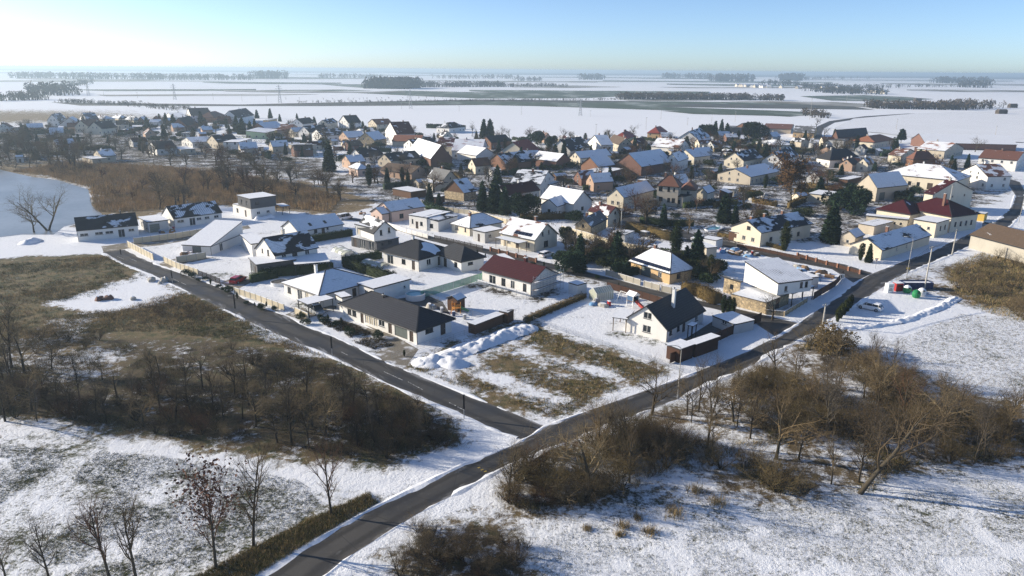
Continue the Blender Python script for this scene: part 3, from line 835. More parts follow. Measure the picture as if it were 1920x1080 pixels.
# ---- survey of the place, metres; origin below the drone, +Y along the view ----
BUILDINGS=[
['bungalow','white bungalow with dry navy tiled hip roof beside the snow heap plot',[-15.89,111.04,0.85,9.09,22.01,2.39,'hip',2.3,'white','navy',(0,0,0),{'near':1,'ov':0.55,'wl':[(0.07,0.1,1,2.1,'d'),(0.2,0.2,3.4,2,'g'),(0.34,0.15,1,2.1,'d'),(0.45,0.9,1.6,1.3,'w'),(0.53,0.5,1.1,1.8,'p'),(0.59,0.5,1.1,1.8,'p'),(0.65,0.5,1.1,1.8,'p'),(0.72,0.15,0.9,2.1,'d'),(0.83,0.9,1.2,1.3,'w'),(0.9,0.9,1.2,1.3,'w')],'wr':[(0.35,1.3,1.8,0.8,'w'),(0.75,0.1,1.2,2.1,'d')],'ch':[(0.45,0.62,0.45,'dark')]}],[]],
['bungalow','white bungalow with snow-covered hip roof and dark ridge lines beside thuja hedge',[-37.08,129.69,0.86,14.58,13.49,2.6,'hip',2.5,'white','navy',(0.9,0.95,0.9),{'near':1,'ov':0.5,'wl':[(0.15,0.2,1.1,2.1,'p'),(0.35,0.2,1.1,2.1,'p'),(0.55,0.2,1.6,2.1,'p'),(0.85,0.8,1.2,1.3,'w')],'wr':[(0.3,0.9,1.2,1.2,'w'),(0.6,0.1,1,2.1,'d')],'ch':[(0.35,0.6,1.2,'wht')]}],[[-37.79,124.49,0.79,5.53,4.02,2.6,'can',0,'grey','tin',(0.98,0.98,0.98),{}],[-27.33,133.47,0.84,9.71,5.4,2.9,'flat',0,'white','tin',(0.95,0.95,0.95),{'wr':[(0.85,1.4,0.5,0.5,'w')]}],[-32.34,127.86,0.66,2.12,3.33,2.8,'flat',0,'white','tin',(0.98,0.98,0.98),{}]]],
['house','two-storey white gabled house with half snowy black roof above dark grey annex',[-53.53,154.71,0.81,11.37,9.62,3.9,'gR',3.39,'white','dark',(0.45,0,0.8),{'near':1,'ov':0.3,'wl':[(0.35,3.4,0.9,1.4,'w'),(0.65,3.6,0.6,1,'w')],'wr':[(0.45,3.4,1.3,0.9,'w'),(0.75,3.9,1.1,1.1,'w'),(0.2,3.3,1.1,0.7,'w')]}],[[-56.25,150.18,0.57,8.9,7.27,3,'flat',0,'dkgrey','tin',(0.97,0.97,0.97),{'wl':[(0.25,0.1,1.1,2.2,'d'),(0.7,0.2,2.2,2.2,'p')]}],[-48.37,151.96,0.38,7.77,8.55,2.7,'can',0,'dkgrey','tin',(0.98,0.98,0.98),{}]]],
['workshop','low white workshop with rising snow-covered monopitch roof behind concrete fence',[-74.44,170.13,1.39,15.25,8,2.17,'mR',3.23,'white','tin',(0.98,0.98,0.98),{'near':1,'ov':0.15,'wl':[(0.5,0.1,2.4,2.2,'g')],'wr':[(0.3,0.1,1.4,1.9,'p')]}],[[-63.88,168.48,0.56,3.91,12.9,3.2,'flat',0,'white','tin',(0.98,0.98,0.98),{'wl':[],'wr':[(0.5,1.2,0.7,0.7,'w')]}]]],
['bungalow','long pale bungalow with charcoal roof half covered by snow by the pond',[-115.07,182.99,0.56,14.76,9.87,2.89,'gR',2.7,'white','dark',(0.3,0,0.6),{'near':1,'ov':0.2,'wl':[(0.4,1.2,0.5,0.8,'w'),(0.75,0.1,0.7,2,'d')],'wr':[(0.1,1.4,1.9,0.75,'w'),(0.34,1.4,1.9,0.75,'w'),(0.51,1.4,1.9,0.75,'w'),(0.71,0.1,1.6,2.2,'p'),(0.88,1.5,1.4,0.7,'w')],'ch':[(0.75,0.55,0.8,'dark')]}],[[-101.71,193.87,0.72,5.76,9.59,3,'flat',0,'grey','tin',(0.98,0.98,0.98),{'wr':[(0.3,0.1,2.6,2.3,'g'),(0.75,0.1,2.6,2.3,'g')]}]]],
['bungalow','long white bungalow with black roof striped by snow near the reeds',[-97.68,200.84,0.77,14.28,9.72,2.66,'gR',2.89,'white','dark',(0.5,0,0.6),{'near':1,'ov':0.2,'rib':1,'wr':[(0.13,1.4,1.9,0.75,'w'),(0.37,0.1,1.7,2.2,'p'),(0.51,1.4,1.4,0.75,'w'),(0.68,1.4,1.4,0.75,'w'),(0.88,1.4,1.4,0.75,'w')],'wl':[],'ch':[(0.45,0.55,0.8,'dark')]}],[]],
['house','cubic two-storey house with dark grey upper floor over white ground floor',[-80.32,214.83,0.83,8.11,11.51,3.1,'flat',0,'white','tin',(0.9,0.9,0.9),{'near':1,'ov':0,'wl':[(0.3,0.2,1,2.1,'d'),(0.75,0.9,1.2,1.3,'w')],'wr':[(0.3,1.2,1.1,0.8,'w'),(0.7,1.2,1.1,0.8,'w')]}],[[-80.07,214.08,0.79,8.85,9.09,6.2,'flat',0,'dkgrey','tin',(0.98,0.98,0.98),{'z0':3.15,'wl':[(0.3,3.9,1,1.5,'w'),(0.7,3.9,1,1.5,'w')],'wr':[(0.25,4.3,1.2,0.9,'w')]}],[-72.92,221.36,0.66,2.71,5.68,2.6,'can',0,'grey','tin',(0.98,0.98,0.98),{}]]],
['bungalow','white bungalow with smooth snow-covered roof and two roof windows behind hedge',[-58.27,188.67,0.82,14.84,9.3,1.78,'gR',2.56,'white','dark',(0.97,0,0.9),{'near':1,'ov':0.3,'wl':[],'wr':[(0.37,0.9,1,1.1,'w'),(0.54,0.1,1,2,'d'),(0.64,1.2,0.8,0.8,'w')],'sky':[(0.33,0.6),(0.65,0.6)]}],[]],
['house','modern house with white gable and grey box dormer above snowy terrace roof',[-34.33,174.64,0.9,7.75,10.17,2.36,'flat',0,'dkgrey','tin',(0.97,0.97,0.97),{'near':1,'ov':0.1,'wl':[(0.2,0.1,2,2.3,'p'),(0.55,0.1,2.2,2.3,'p'),(0.85,0.1,1.2,2.2,'d')],'wr':[(0.25,1.4,0.9,0.7,'w'),(0.6,1.4,1.5,0.8,'w')]}],[[-34.65,172.72,0.67,6.7,10.04,5,'gL',2.83,'white','dark',(0,0.5,0.5),{'z0':3.2,'ov':0.25,'wr':[(0.33,4.4,0.8,1.5,'w'),(0.7,4.9,0.8,1.5,'w')],'wl':[]}],[-35.15,174.95,0.86,3.3,7.59,6,'flat',0,'grey','tin',(0.98,0.98,0.98),{'z0':3.2,'wl':[(0.45,3.4,1.2,2.2,'w'),(0.85,3.6,1,1.8,'p')],'wr':[]}]]],
['bungalow','grey-white bungalow with black hip roof and one torn patch of snow',[-21.3,156.18,0.91,12.02,13.12,2.78,'hip',2.7,'white','dark',(0,0,0),{'near':1,'ov':0.6,'wl':[(0.15,0.1,1,2.2,'d'),(0.42,0.9,1.3,1.2,'w'),(0.8,0.2,2,2.1,'p')],'wr':[(0.3,1,1.4,1.3,'w'),(0.62,0.1,0.9,2.1,'d')],'patch':1}],[[-11.67,155.57,0.72,7.6,11.38,2.52,'hip',2.4,'white','dark',(0,0,0),{'ov':0.5,'wl':[(0.2,0.9,1.2,1.2,'w'),(0.6,0.1,1.2,2.1,'d')],'wr':[(0.4,1.4,1.5,0.7,'w')]}]]],
['house','unfinished white house with burgundy tiled roof and scaffolding at its gable',[3.9,138.13,0.85,9.44,14.74,2.96,'gL',2.42,'white','burg',(0,0,0),{'near':1,'ov':0.5,'wl':[(0.12,0.7,1,1.7,'w'),(0.36,0.7,1.1,1.7,'w'),(0.55,0.7,1.2,1.7,'w'),(0.78,0.3,1.9,2.1,'w')],'wr':[],'ch':[(0.4,0.55,1,'burg')]}],[]],
['house','cream house with red-brown roof, patchy snow and a solar panel row',[5.72,175.37,0.85,10.06,12.47,3.06,'gL',3.63,'cream','brown',(0,0.72,0.3),{'near':1,'ov':0.4,'wl':[(0.2,0.8,1.4,1.3,'w'),(0.5,0.1,1.1,2.1,'d'),(0.75,0.9,1.1,1.2,'w')],'wr':[(0.35,3.6,0.8,1.2,'w'),(0.62,3.8,0.8,1.2,'w'),(0.5,0.6,1.8,1.6,'w')],'ch':[(0.45,0.7,0.9,'brick')],'solar':(0.15,0.62,0.12,0.3),'gpan':'brick'}],[[1.53,174.27,0.77,3.36,8.77,2.6,'can',0,'wood','brown',(0.98,0.98,0.98),{}]]],
['bungalow','square cream bungalow with snow-covered hip roof behind slatted fence',[-11.82,192.88,0.77,12.86,8.82,2.27,'hip',2.6,'cream','dark',(0.85,0.97,0.9),{'near':1,'ov':0.4,'wl':[(0.25,0.9,0.7,1.2,'w'),(0.72,0.9,1.4,1.2,'w')],'wr':[(0.3,0.9,1.2,1.2,'w')]}],[[-7.36,184.86,0.79,6.76,5.26,2.9,'flat',0,'grey','tin',(0.98,0.98,0.98),{'wl':[(0.5,0.1,0.9,2.1,'d')],'wr':[(0.3,1.4,1.1,0.8,'w')]}]]],
['bungalow','white cubic bungalow with stepped snowy flat roofs behind white wall',[-24.61,200.14,0.97,10.89,7.24,3.7,'flat',0,'white','tin',(0.98,0.98,0.98),{'near':1,'ov':0.2,'wl':[(0.3,1.2,1,1.1,'w'),(0.55,0.1,1,2.1,'d'),(0.8,1.4,0.6,1.3,'w')],'wr':[]}],[[-21.09,198.41,1.04,10.08,5.37,3,'mL',0.7,'white','dark',(0.6,0.6,0.6),{'wl':[(0.5,0.9,1.2,1.2,'w')],'wr':[]}]]],
['house','pale pink house with snowy roof and small front gable near the reeds',[-36.67,210.98,0.77,13.06,8.38,3.2,'gR',2.35,'pink','dark',(0.85,0.2,0.8),{'near':1,'ov':0.35,'wl':[(0.5,3.6,0.6,1,'w')],'wr':[(0.3,0.8,1.5,1.4,'w'),(0.7,0.9,1.2,1.2,'w')],'ch':[(0.45,0.5,1,'dark')]}],[[-39.13,209.3,0.84,3.03,5.97,2.7,'gR',1.6,'pink','dark',(0.9,0,0.5),{'wl':[(0.35,0.9,0.7,1,'w'),(0.7,0.9,0.7,1,'w')],'wr':[],'ov':0.25}]]],
['house','white gabled house with dry black roof and white chimney flue beside plot',[26.6,113.41,0.87,14.53,8.85,2.05,'gR',3.52,'white','dark',(0,0,0.3),{'near':1,'ov':0.3,'wl':[(0.47,0.8,1.6,1.3,'w'),(0.47,3.3,1.6,1.2,'w')],'wr':[(0.1,0.9,1,0.8,'w'),(0.3,0.9,1,1.3,'w'),(0.45,0.1,1.1,2.1,'d'),(0.8,0.9,1.1,1.2,'w')],'ch':[(0.45,0.3,2,'wht')]}],[[20.35,117.93,1.17,5.41,2.72,2.5,'can',0,'wood','tin',(0.98,0.98,0.98),{}],[31.29,114.92,0.93,2.05,1.17,2.4,'can',0,'dark','tin',(0.98,0.98,0.98),{}]]],
['garage','light grey flat-roofed garage beside dark plank fence and house terrace',[39.2,117.52,0.51,5.07,5.45,1.81,'flat',0,'grey','tin',(0.98,0.98,0.98),{'near':1,'ov':0.1,'wl':[(0.45,1.2,1.1,0.6,'w')],'wr':[]}],[]],
['house','white block house with striped snowy monopitch roof on yellow stone base',[48.68,128.92,0.75,9.18,7.47,2.16,'flat',0,'stone','tin',(0.9,0.9,0.9),{'near':1,'ov':0,'wl':[],'wr':[(0.5,0.2,1.6,2,'d')]}],[[51.4,131.3,0.38,8.67,10.13,5.3,'mL',1.9,'white','tin',(0.9,0.9,0.9),{'z0':3,'ov':0.15,'rib':1,'wl':[],'wr':[(0.25,3.5,0.8,1.2,'w'),(0.7,3.9,0.7,1.2,'w'),(0.85,3.9,0.7,1.2,'w')]}],[55.16,132.8,0.7,8.59,2.57,2.8,'can',0,'dark','tin',(0.98,0.98,0.98),{}],[46.84,139.27,0.6,0.59,4.65,3.2,'flat',0,'stone','tin',(0.5,0.5,0.5),{'wl':[(0.5,1.2,0.9,1,'w')],'wr':[]}]]],
['bungalow','ochre bungalow with broad snow-covered hip roof and solar panels along eave',[34.24,147.59,0.6,7.77,13.23,2.41,'hip',3.4,'yellow','dark',(0.8,0.88,0.8),{'near':1,'ov':0.5,'wl':[(0.25,0.9,1.1,1.2,'w'),(0.6,0.1,3,2.2,'g')],'wr':[(0.4,0.9,1.2,1.2,'w')],'solar':(0.05,0.95,0.06,0.22)}],[]],
['house','long white house with black roof, snow on its lower half and swimming pool',[65.65,183.01,0.6,22.7,10.43,3.76,'gR',2.52,'cream','dark',(0.5,0,0.4),{'near':1,'ov':0.35,'wl':[(0.25,1,1.1,1.1,'w'),(0.55,1,1.1,1.1,'w'),(0.42,3.9,1.2,1,'w'),(0.85,1,1.1,1.1,'w')],'wr':[(0.2,1,1.2,1.2,'w'),(0.5,1,1.2,1.2,'w'),(0.75,1,1.2,1.2,'w')],'ch':[(0.12,0.55,0.8,'brick'),(0.4,0.6,0.8,'brick'),(0.75,0.6,0.8,'brick')]}],[]],
['house','long white house with snowy tiled roof, streetside behind brick pillar fence',[91.33,170.06,0.68,28.56,8.68,2.45,'gR',2.42,'cream','dark',(0.78,0,0.6),{'near':1,'ov':0.3,'wl':[(0.55,2.6,0.7,0.8,'w'),(0.35,0.7,1,1,'w')],'wr':[(0.3,1.2,0.5,0.9,'w'),(0.5,1.2,0.5,0.9,'w')],'ch':[(0.45,0.6,1.2,'brick')]}],[]],
['house','large cream building with burgundy hip roof and brick chimney at crossroads',[127.14,202.44,0.45,13.03,16.22,4.6,'hip',3.6,'cream','burg',(0.15,0,0),{'near':1,'ov':0.4,'wl':[(0.2,1.2,1,1.3,'w'),(0.5,1.2,1,1.3,'w')],'wr':[(0.2,1.6,0.9,1.4,'w'),(0.4,1.6,0.9,1.4,'w'),(0.6,1.6,0.9,1.4,'w'),(0.8,1.6,0.9,1.4,'w')],'ch':[(0.3,0.35,2.2,'brick')]}],[[118.47,208.26,0.62,12.12,10.95,4,'hip',3.2,'cream','burg',(0.05,0,0),{'wl':[],'wr':[],'ov':0.4}],[116.81,206,1.03,3.52,11.57,3,'flat',0,'cream','tin',(0.98,0.98,0.98),{'wl':[(0.5,1.2,1.6,1,'w'),(0.3,1.4,0.6,0.6,'w'),(0.15,1.4,0.6,0.6,'w')],'wr':[]}],[119.12,195.84,0.66,8.97,6.53,4.2,'flat',0,'cream','tin',(0.98,0.98,0.98),{'wl':[(0.3,2,0.8,0.9,'w'),(0.7,2,0.8,0.9,'w')],'wr':[(0.4,1.6,0.9,1.4,'w'),(0.75,1.6,0.9,1.4,'w')]}]]],
['house','tall cream gabled house with burgundy roof next to the junction lawn',[158.33,242.69,-4.26,3.59,21.72,6,'gR',3.93,'cream','burg',(0.7,0,0.3),{'ov':0.3,'wl':[(0.75,1.4,1.5,1.4,'w'),(0.5,4.5,0.6,0.6,'w'),(0.2,4.5,0.7,0.7,'w')],'wr':[(0.3,1.4,1,1.4,'w'),(0.7,1.4,1,1.4,'w'),(0.3,4.2,1,1.3,'w'),(0.7,4.2,1,1.3,'w')]}],[]],
['house','long cream building with huge snow-covered hip roof behind parked car',[172.06,274.66,0.78,19.59,27.5,4.6,'hip',4.2,'cream','brown',(0.8,0.85,0.5),{'ov':0.4,'wl':[(0.1,1.2,1.2,1.5,'w'),(0.22,1.2,1.2,1.5,'w'),(0.34,0.2,2,2.6,'d'),(0.5,1.2,1.2,1.5,'w'),(0.62,1.2,1.2,1.5,'w')],'wr':[]}],[]],
['barn','grey rendered barn with bluish snow-covered metal roof beside big oak',[131.11,254.64,0.49,17.48,9.14,4.6,'gR',4.58,'beige','tin',(0.95,0,0.9),{'ov':0.3,'wl':[],'wr':[(0.2,0.2,3,2.8,'g'),(0.7,0.2,3,2.8,'g')]}],[]],
['barn','dark-roofed barn with red brick gable at village edge by the big field',[205.22,456.86,0.63,36.69,4.57,4.8,'gR',4.79,'brick','dark',(0,0,0),{'ov':0.3,'wl':[],'wr':[]}],[[204.31,445.54,0.95,13.83,12.98,4.2,'flat',0,'grey','tin',(0.1,0.1,0.1),{'wl':[],'wr':[]}]]],
['house','cream house with orange tiled hip roof beside the umbrella pine',[220.63,439.66,0.75,33.36,15.22,3.6,'hip',3.2,'cream','orange',(0.1,0,0.3),{'ov':0.4}],[]],
['house','white house with steep black hip roof and dormers below dark barn',[153.77,347.57,0.29,18.9,10.3,3.6,'hip',4.6,'white','dark',(0,0.1,0.1),{'ov':0.4}],[]],
['house','house with reddish brown roof partly snowed behind the long snowy roof',[199.35,368.43,0.63,18.05,7.12,3.6,'gL',3,'cream','brown',(0.2,0.4,0.4),{'ov':0.3}],[]],
['house','orange-walled house with red-brown hip roof above the long snowy roof',[194.86,349.03,0.06,12.16,6.52,4,'hip',3.8,'orange','brown',(0,0,0.1),{'ov':0.4}],[]],
['barn','very long low barn with white snow roof along the furrowed field',[303.03,433.21,1.4,24.66,51.57,3.6,'gL',4.62,'brick','tin',(1,1,1),{'ov':0.3,'wl':[],'wr':[]}],[]],
['house','house with orange and snow roof before the long snowy barn',[234.05,389.64,0.7,27.91,14.66,4,'gL',3.6,'beige','orange',(0.2,0.75,0.3),{'ov':0.3}],[]],
['house','white roadside house with dark brown roof at upper right edge',[239.04,339.42,0.82,25.06,16.24,5,'gL',3.2,'white','brown',(0.1,0.1,0.1),{'ov':0.3}],[]],
['house','white gabled house with brown snowy roof behind the cream gabled house',[189.66,284.26,0.12,10.75,15.52,5,'gR',4,'white','brown',(0.5,0.2,0.3),{'ov':0.3}],[]],
['house','farm building with mossy brown tiled roof and snowy eave beside thicket',[126.72,163.78,0.25,12.22,21.54,3.4,'gL',2.8,'concrete','moss',(0.1,0.14,0.1),{'ov':0.3,'wl':[],'wr':[]}],[]],
['house','white gabled house with black roof left of the brown-leaved oak',[128.5,341.35,1,35.83,9.77,3.4,'gR',3.95,'white','dark',(0.4,0,0.3),{'ov':0.3}],[]],
['house','beige gabled house with black roof and thin snow patch above long roof',[109.93,340.59,0.83,21.55,10.53,3.6,'gR',3.84,'cream','dark',(0.4,0,0.3),{'ov':0.3}],[]],
['barn','low long barn with full bluish snow roof beside brown-leaved oak',[97.17,290.21,0.78,26.26,15.55,3.2,'gR',2.8,'beige','tin',(0.97,0.2,0.9),{'ov':0.3}],[]],
['house','small white gabled house with snow roof at the middle of right village',[90.09,355.97,0.74,14.68,11.79,3.4,'gR',3.43,'cream','dark',(0.85,0,0.7),{'ov':0.3}],[]],
['house','dark gabled house with white end and snowy slope below conifer pair',[113.81,440.23,1.12,33.55,14.74,4,'gR',5.11,'white','dark',(0.6,0,0.4),{'ov':0.3}],[]],
['bungalow','low house with white snow hip roof before the snowy garden',[151.79,426.39,0.12,16.48,19.33,2.8,'hip',2.4,'cream','dark',(0.95,0.95,0.9),{'ov':0.4}],[]],
['barn','brown-roofed long barn near the field edge beside dark round conifer',[208.91,544.55,1.16,42.55,20.36,3.2,'gL',2.4,'beige','brown',(0.1,0.1,0.1),{'ov':0.3,'wl':[],'wr':[]}],[]],
['house','pale yellow house with grey roof where the field road leaves the village',[211.97,509.66,1.12,32.37,14.4,3.4,'gL',3.6,'yellow','grey',(0.3,0.3,0.3),{'ov':0.3}],[]],
['barn','flat dark grey shed next to the orange brick gable',[167.3,532.22,1.14,17.77,10.69,5,'flat',0,'dkgrey','tin',(0.2,0.2,0.2),{'ov':0.2,'wl':[],'wr':[]}],[]],
['barn','orange brick barn gable behind the dark round conifer',[172.15,532.71,0.85,22.68,9.64,5,'gR',3,'orange','brown',(0.2,0,0.2),{'ov':0.2,'wl':[],'wr':[]}],[]],
['shed','tiny white gabled shed with snow roof beside dark spruce',[69.64,252.18,0.95,7.4,4.5,2.6,'gR',2.07,'cream','dark',(0.97,0,0.9),{'ov':0.2,'wl':[(0.5,2.4,0.5,0.5,'w')],'wr':[]}],[]],
['shed','small flat shed with white snow roof in the builder yard',[82.75,263.47,1.17,6.97,4.84,2.4,'flat',0,'cream','tin',(1,1,1),{'ov':0.2,'wl':[],'wr':[]}],[]],
['house','two-storey beige villa with brown pyramid hip roof on brick plinth',[56.7,240.8,1.17,6.78,8.01,6.6,'hip',3.4,'beige','brown',(0,0,0),{'near':1,'ov':0.35,'wl':[(0.2,1.3,1.2,1.5,'w'),(0.8,1.5,1.3,1.5,'w'),(0.2,5,0.8,1.4,'w'),(0.45,5,0.9,1.5,'w'),(0.83,5,1.3,1.4,'w'),(0.42,1.3,1,1.5,'w')],'wr':[(0.4,4.6,0.6,1.6,'w')],'ch':[(0.5,0.7,1,'brick')]}],[[58.12,240.37,0.84,9.09,5.23,3.4,'flat',0,'beige','dark',(0.1,0.1,0.1),{'wl':[(0.3,1,1.2,1.3,'w'),(0.75,1,1,1.3,'w')],'wr':[]}]]],
['house','white cottage with snowy roof, gable windows and picket yard beside beige villa',[37.44,237.06,0.9,22.01,7.14,3.45,'gR',3.04,'cream','dark',(0.93,0,0.7),{'near':1,'ov':0.35,'wl':[(0.3,0.9,1.1,1.2,'w'),(0.65,0.9,1.1,1.2,'w'),(0.45,3.9,0.5,0.6,'w')],'wr':[],'ch':[(0.3,0.5,0.8,'dark'),(0.55,0.5,0.8,'dark')]}],[]],
['house','white house with crossed snow-covered gables at the bend of lane',[19.41,224.7,0.74,9.65,15.36,3.4,'gL',3.78,'white','dark',(0.1,0.9,0.8),{'near':1,'ov':0.4,'wl':[(0.7,0.9,1,1.2,'w')],'wr':[(0.5,1,1.2,1.2,'w')]}],[[14.17,222.54,1.05,8.93,6.2,2.9,'gR',2.2,'white','dark',(0.9,0,0.6),{'ov':0.3,'wl':[(0.5,1,1,1,'w')],'wr':[]}]]],
['barn','long grey-white barn with dark red roof behind the tall spruces',[-2.08,242.06,0.82,17.68,7.7,3,'gR',2.87,'grey','burg',(0.15,0,0.3),{'ov':0.3}],[]],
['barn','old stone barn with dark timber gable and snow on its roof',[-17.12,247.84,0.89,7.14,10.42,2.83,'gR',4.16,'stone','dark',(0.75,0,0.5),{'near':1,'ov':0.4,'wl':[],'wr':[],'gwood':1}],[]],
['house','long salmon pink house with mossy dark roof and snowy eave line',[-42.25,297.05,0.97,11.23,18.81,2.67,'gL',2.53,'salmon','moss',(0,0.08,0.1),{'near':1,'ov':0.35,'wl':[(0.15,0.9,1,1.2,'w'),(0.35,0.9,1,1.2,'w'),(0.55,0.1,1,2.1,'d'),(0.8,0.9,1,1.2,'w')],'wr':[(0.4,3,0.9,1,'w')],'ch':[(0.4,0.7,0.7,'brick')]}],[]],
['house','small grey gabled house with flat snowy lean-to beside the snowy lawn',[-26.94,272.24,0.65,7.49,11.94,3.4,'gL',3.59,'beige','grey',(0.1,0.1,0.2),{'ov':0.3}],[[-29.91,269.33,0.64,6.22,13.15,2.8,'flat',0,'beige','tin',(1,1,1),{}]]],
['house','two-storey white house with patchy snow on black roof amid sheds',[10.26,259.74,1.23,18.84,11.92,4.2,'gL',3.88,'white','dark',(0.2,0.6,0.5),{'ov':0.35}],[[14.07,268.94,1.05,9.58,6.03,2.8,'flat',0,'white','tin',(0.97,0.97,0.97),{}]]],
['barn','orange brick gabled barn with black snow-streaked roof in village middle',[-3.38,327.09,0.79,17.86,11.86,3.16,'gR',4.09,'orange','dark',(0.55,0,0.4),{'ov':0.3,'wl':[],'wr':[],'ch':[(0.2,0.5,0.8,'brick')]}],[]],
['barn','low barn with smooth white snow roof and brown brick gable right of it',[20.34,336.13,0.77,10.87,16.47,3.2,'gL',3.32,'brick','tin',(1,1,1),{'ov':0.3,'wl':[],'wr':[]}],[]],
['barn','snow-roofed orange brick barn above flat-roofed shed near lane',[37.72,315.05,0.74,11.65,10.88,3.6,'gR',3.93,'orange','tin',(0.95,0,1),{'ov':0.3,'wl':[],'wr':[]}],[[38.42,299.39,0.93,17.46,10.52,3.2,'flat',0,'orange','tin',(0.97,0.97,0.97),{}]]],
['barn','long barn with wide bluish snow roof and ochre brick gable end',[56.48,313.32,0.83,26.96,14.58,3.97,'gR',5.43,'brick','dark',(0.9,0,0.6),{'ov':0.3,'wl':[],'wr':[]}],[]],
['house','white street house with snowy roof at right end of long barn',[76.29,329.94,1.06,17.21,6.75,4.4,'gR',3.6,'white','dark',(0.8,0,0.6),{'ov':0.3}],[]],
['house','cottage with bluish snow roof and cream gable left of brick barn',[32.82,349.48,0.7,22.68,7.87,3.2,'gR',3,'cream','dark',(0.95,0,0.7),{'ov':0.3}],[]],
['house','narrow white two-storey house with steep snow roof near the bare tree row',[47.94,392.54,0.32,7.59,18.34,5.4,'gR',4.64,'white','dark',(0.9,0,0.8),{'ov':0.25}],[]],
['house','pale green house with red pyramid roof at the village back edge',[69.21,438.21,1.13,20.82,9.5,4.8,'hip',3.4,'green','red',(0,0,0),{'ov':0.35}],[]],
['house','brown-roofed house between narrow white house and pale green house',[59.54,406.33,0.14,8.44,25.14,4.4,'gL',3.6,'beige','moss',(0.1,0.1,0.1),{'ov':0.3}],[]],
['house','orange-roofed villa standing just right of the round bare tree',[97.32,480.68,1.1,20,8.89,4.6,'hip',3.8,'yellow','red',(0,0,0),{'ov':0.35}],[]],
['house','house with snow-patched brown mansard and row of dormers',[90.22,392.6,0.91,15.42,16.75,4,'gL',4.2,'white','brown',(0.3,0.7,0.4),{'ov':0.3}],[]],
['house','white house with dark steep roof behind the red mansard house',[30.07,375.07,1.05,25.82,12.66,4,'gR',5.41,'white','dark',(0.25,0,0.2),{'ov':0.3}],[]],
['house','house with bright red mansard roof and front gable in village centre',[7.51,360.09,1.15,19.31,17,3.6,'gR',5.93,'cream','red',(0.1,0.1,0.2),{'ov':0.35}],[]],
['house','white house with red ridge, snowy roof and two dormers left of red mansard',[-16.02,371.77,1.49,27.11,16.17,4,'gL',4.73,'white','red',(0.2,0.8,0.4),{'ov':0.3}],[]],
['barn','low white barn with full snow roof just below the dormered snowy house',[-18.33,357.21,0.68,12.65,17.31,3.2,'gL',3.56,'white','tin',(1,1,1),{'ov':0.3,'wl':[],'wr':[]}],[]],
['barn','big barn with brilliant white snow roof and brown brick gable',[-38.98,337.64,0.41,11.07,38.93,3.8,'gL',6.27,'brick','tin',(1,1,1),{'ov':0.2,'wl':[],'wr':[]}],[]],
['barn','wide low barn with plain orange-brown tiled roof left of village centre',[-55.13,430.32,1.55,20.65,17.51,3,'gL',2.86,'beige','orange',(0,0,0),{'ov':0.3,'wl':[],'wr':[]}],[]],
['house','tall white gabled house with dark red roof near the field edge',[-71.97,444.9,0.42,12.29,29.42,6,'gR',6.4,'white','burg',(0.2,0,0.1),{'ov':0.35}],[]],
['house','long dark-roofed house with small white gable above big white barn roof',[-55.63,405.49,0.65,16.5,13.1,3,'gR',3.03,'white','dark',(0.35,0,0.3),{'ov':0.25}],[]],
['house','gabled house with dark red roof between white barn and dormered house',[-32.8,387.82,1.53,29.77,9,4.4,'gL',3.76,'cream','burg',(0.1,0.4,0.3),{'ov':0.3}],[]],
['house','ochre gabled house with long black roof right of the dormered snowy house',[-12.69,416.92,0.88,17.92,8.68,4,'gR',3.37,'orange','dark',(0.1,0,0.1),{'ov':0.3}],[]],
['house','small white gabled house with black roof on left of black barn',[-73.9,351.9,0.95,14.79,10.59,2.6,'gR',3.78,'white','dark',(0.25,0,0.3),{'ov':0.3}],[]],
['barn','long low black-roofed barn with thin snow stripes above pink house',[-57.17,334.87,0.89,20.01,9.92,3,'gR',3.08,'beige','dark',(0.3,0,0.3),{'ov':0.25}],[]],
['house','stone-grey gabled house with bluish snow roof left of the brown tiled barn',[-82.04,426.26,1.22,14.97,12.03,3.8,'gR',4.42,'stone','dark',(0.9,0,0.6),{'ov':0.3}],[]],
['house','house with bluish snow roof left of the stone-grey gabled house',[-102.76,448.27,0.68,12.9,13.32,3.2,'gR',3.44,'salmon','dark',(0.9,0,0.6),{'ov':0.3}],[]],
['house','small pink cottage with hipped snow roof beside the salmon house garden',[-66.89,306.2,0.62,6,10.29,2.8,'hip',2,'pink','dark',(0.9,0.9,0.7),{'ov':0.3}],[]],
['house','big dark-roofed house with white gable on skyline left of red-roofed house',[-126.11,554.86,0.77,11.95,14.6,4.6,'gR',5.2,'white','dark',(0.15,0,0.1),{'ov':0.3}],[]],
['house','beige house with brown gabled roof against the far white field',[-101.42,538.19,0.56,13.35,18.28,4.8,'gR',3.4,'beige','brown',(0.2,0,0.2),{'ov':0.3}],[]],
['house','wide dark hip-roofed villa behind the hedge at field edge',[-46.65,526.7,0.98,19.6,12.29,3.4,'hip',3.6,'white','dark',(0.3,0.5,0.2),{'ov':0.3}],[]],
['house','small house with curved white snow roof left of tall white gabled house',[-99.09,481.09,0.56,9.36,19.16,3.4,'gR',2.6,'white','tin',(0.6,1,1),{'ov':0.3}],[]],
['house','white gabled house with grey roof at far left edge of village',[-350.01,558.94,1.89,25.16,8.1,4.2,'gR',4.84,'white','grey',(0.4,0,0.3),{'ov':0.25}],[]],
['house','white cottage with broad gable and snowy roof in the far left row',[-321.96,539.51,1.96,17.28,13.57,3.4,'gR',4.75,'white','dark',(0.9,0,0.6),{'ov':0.3}],[]],
['house','white house with steep grey roof second in the far left row',[-341.64,581.43,0.83,9.29,17.17,4,'gR',4.61,'white','grey',(0.4,0,0.3),{'ov':0.25}],[]],
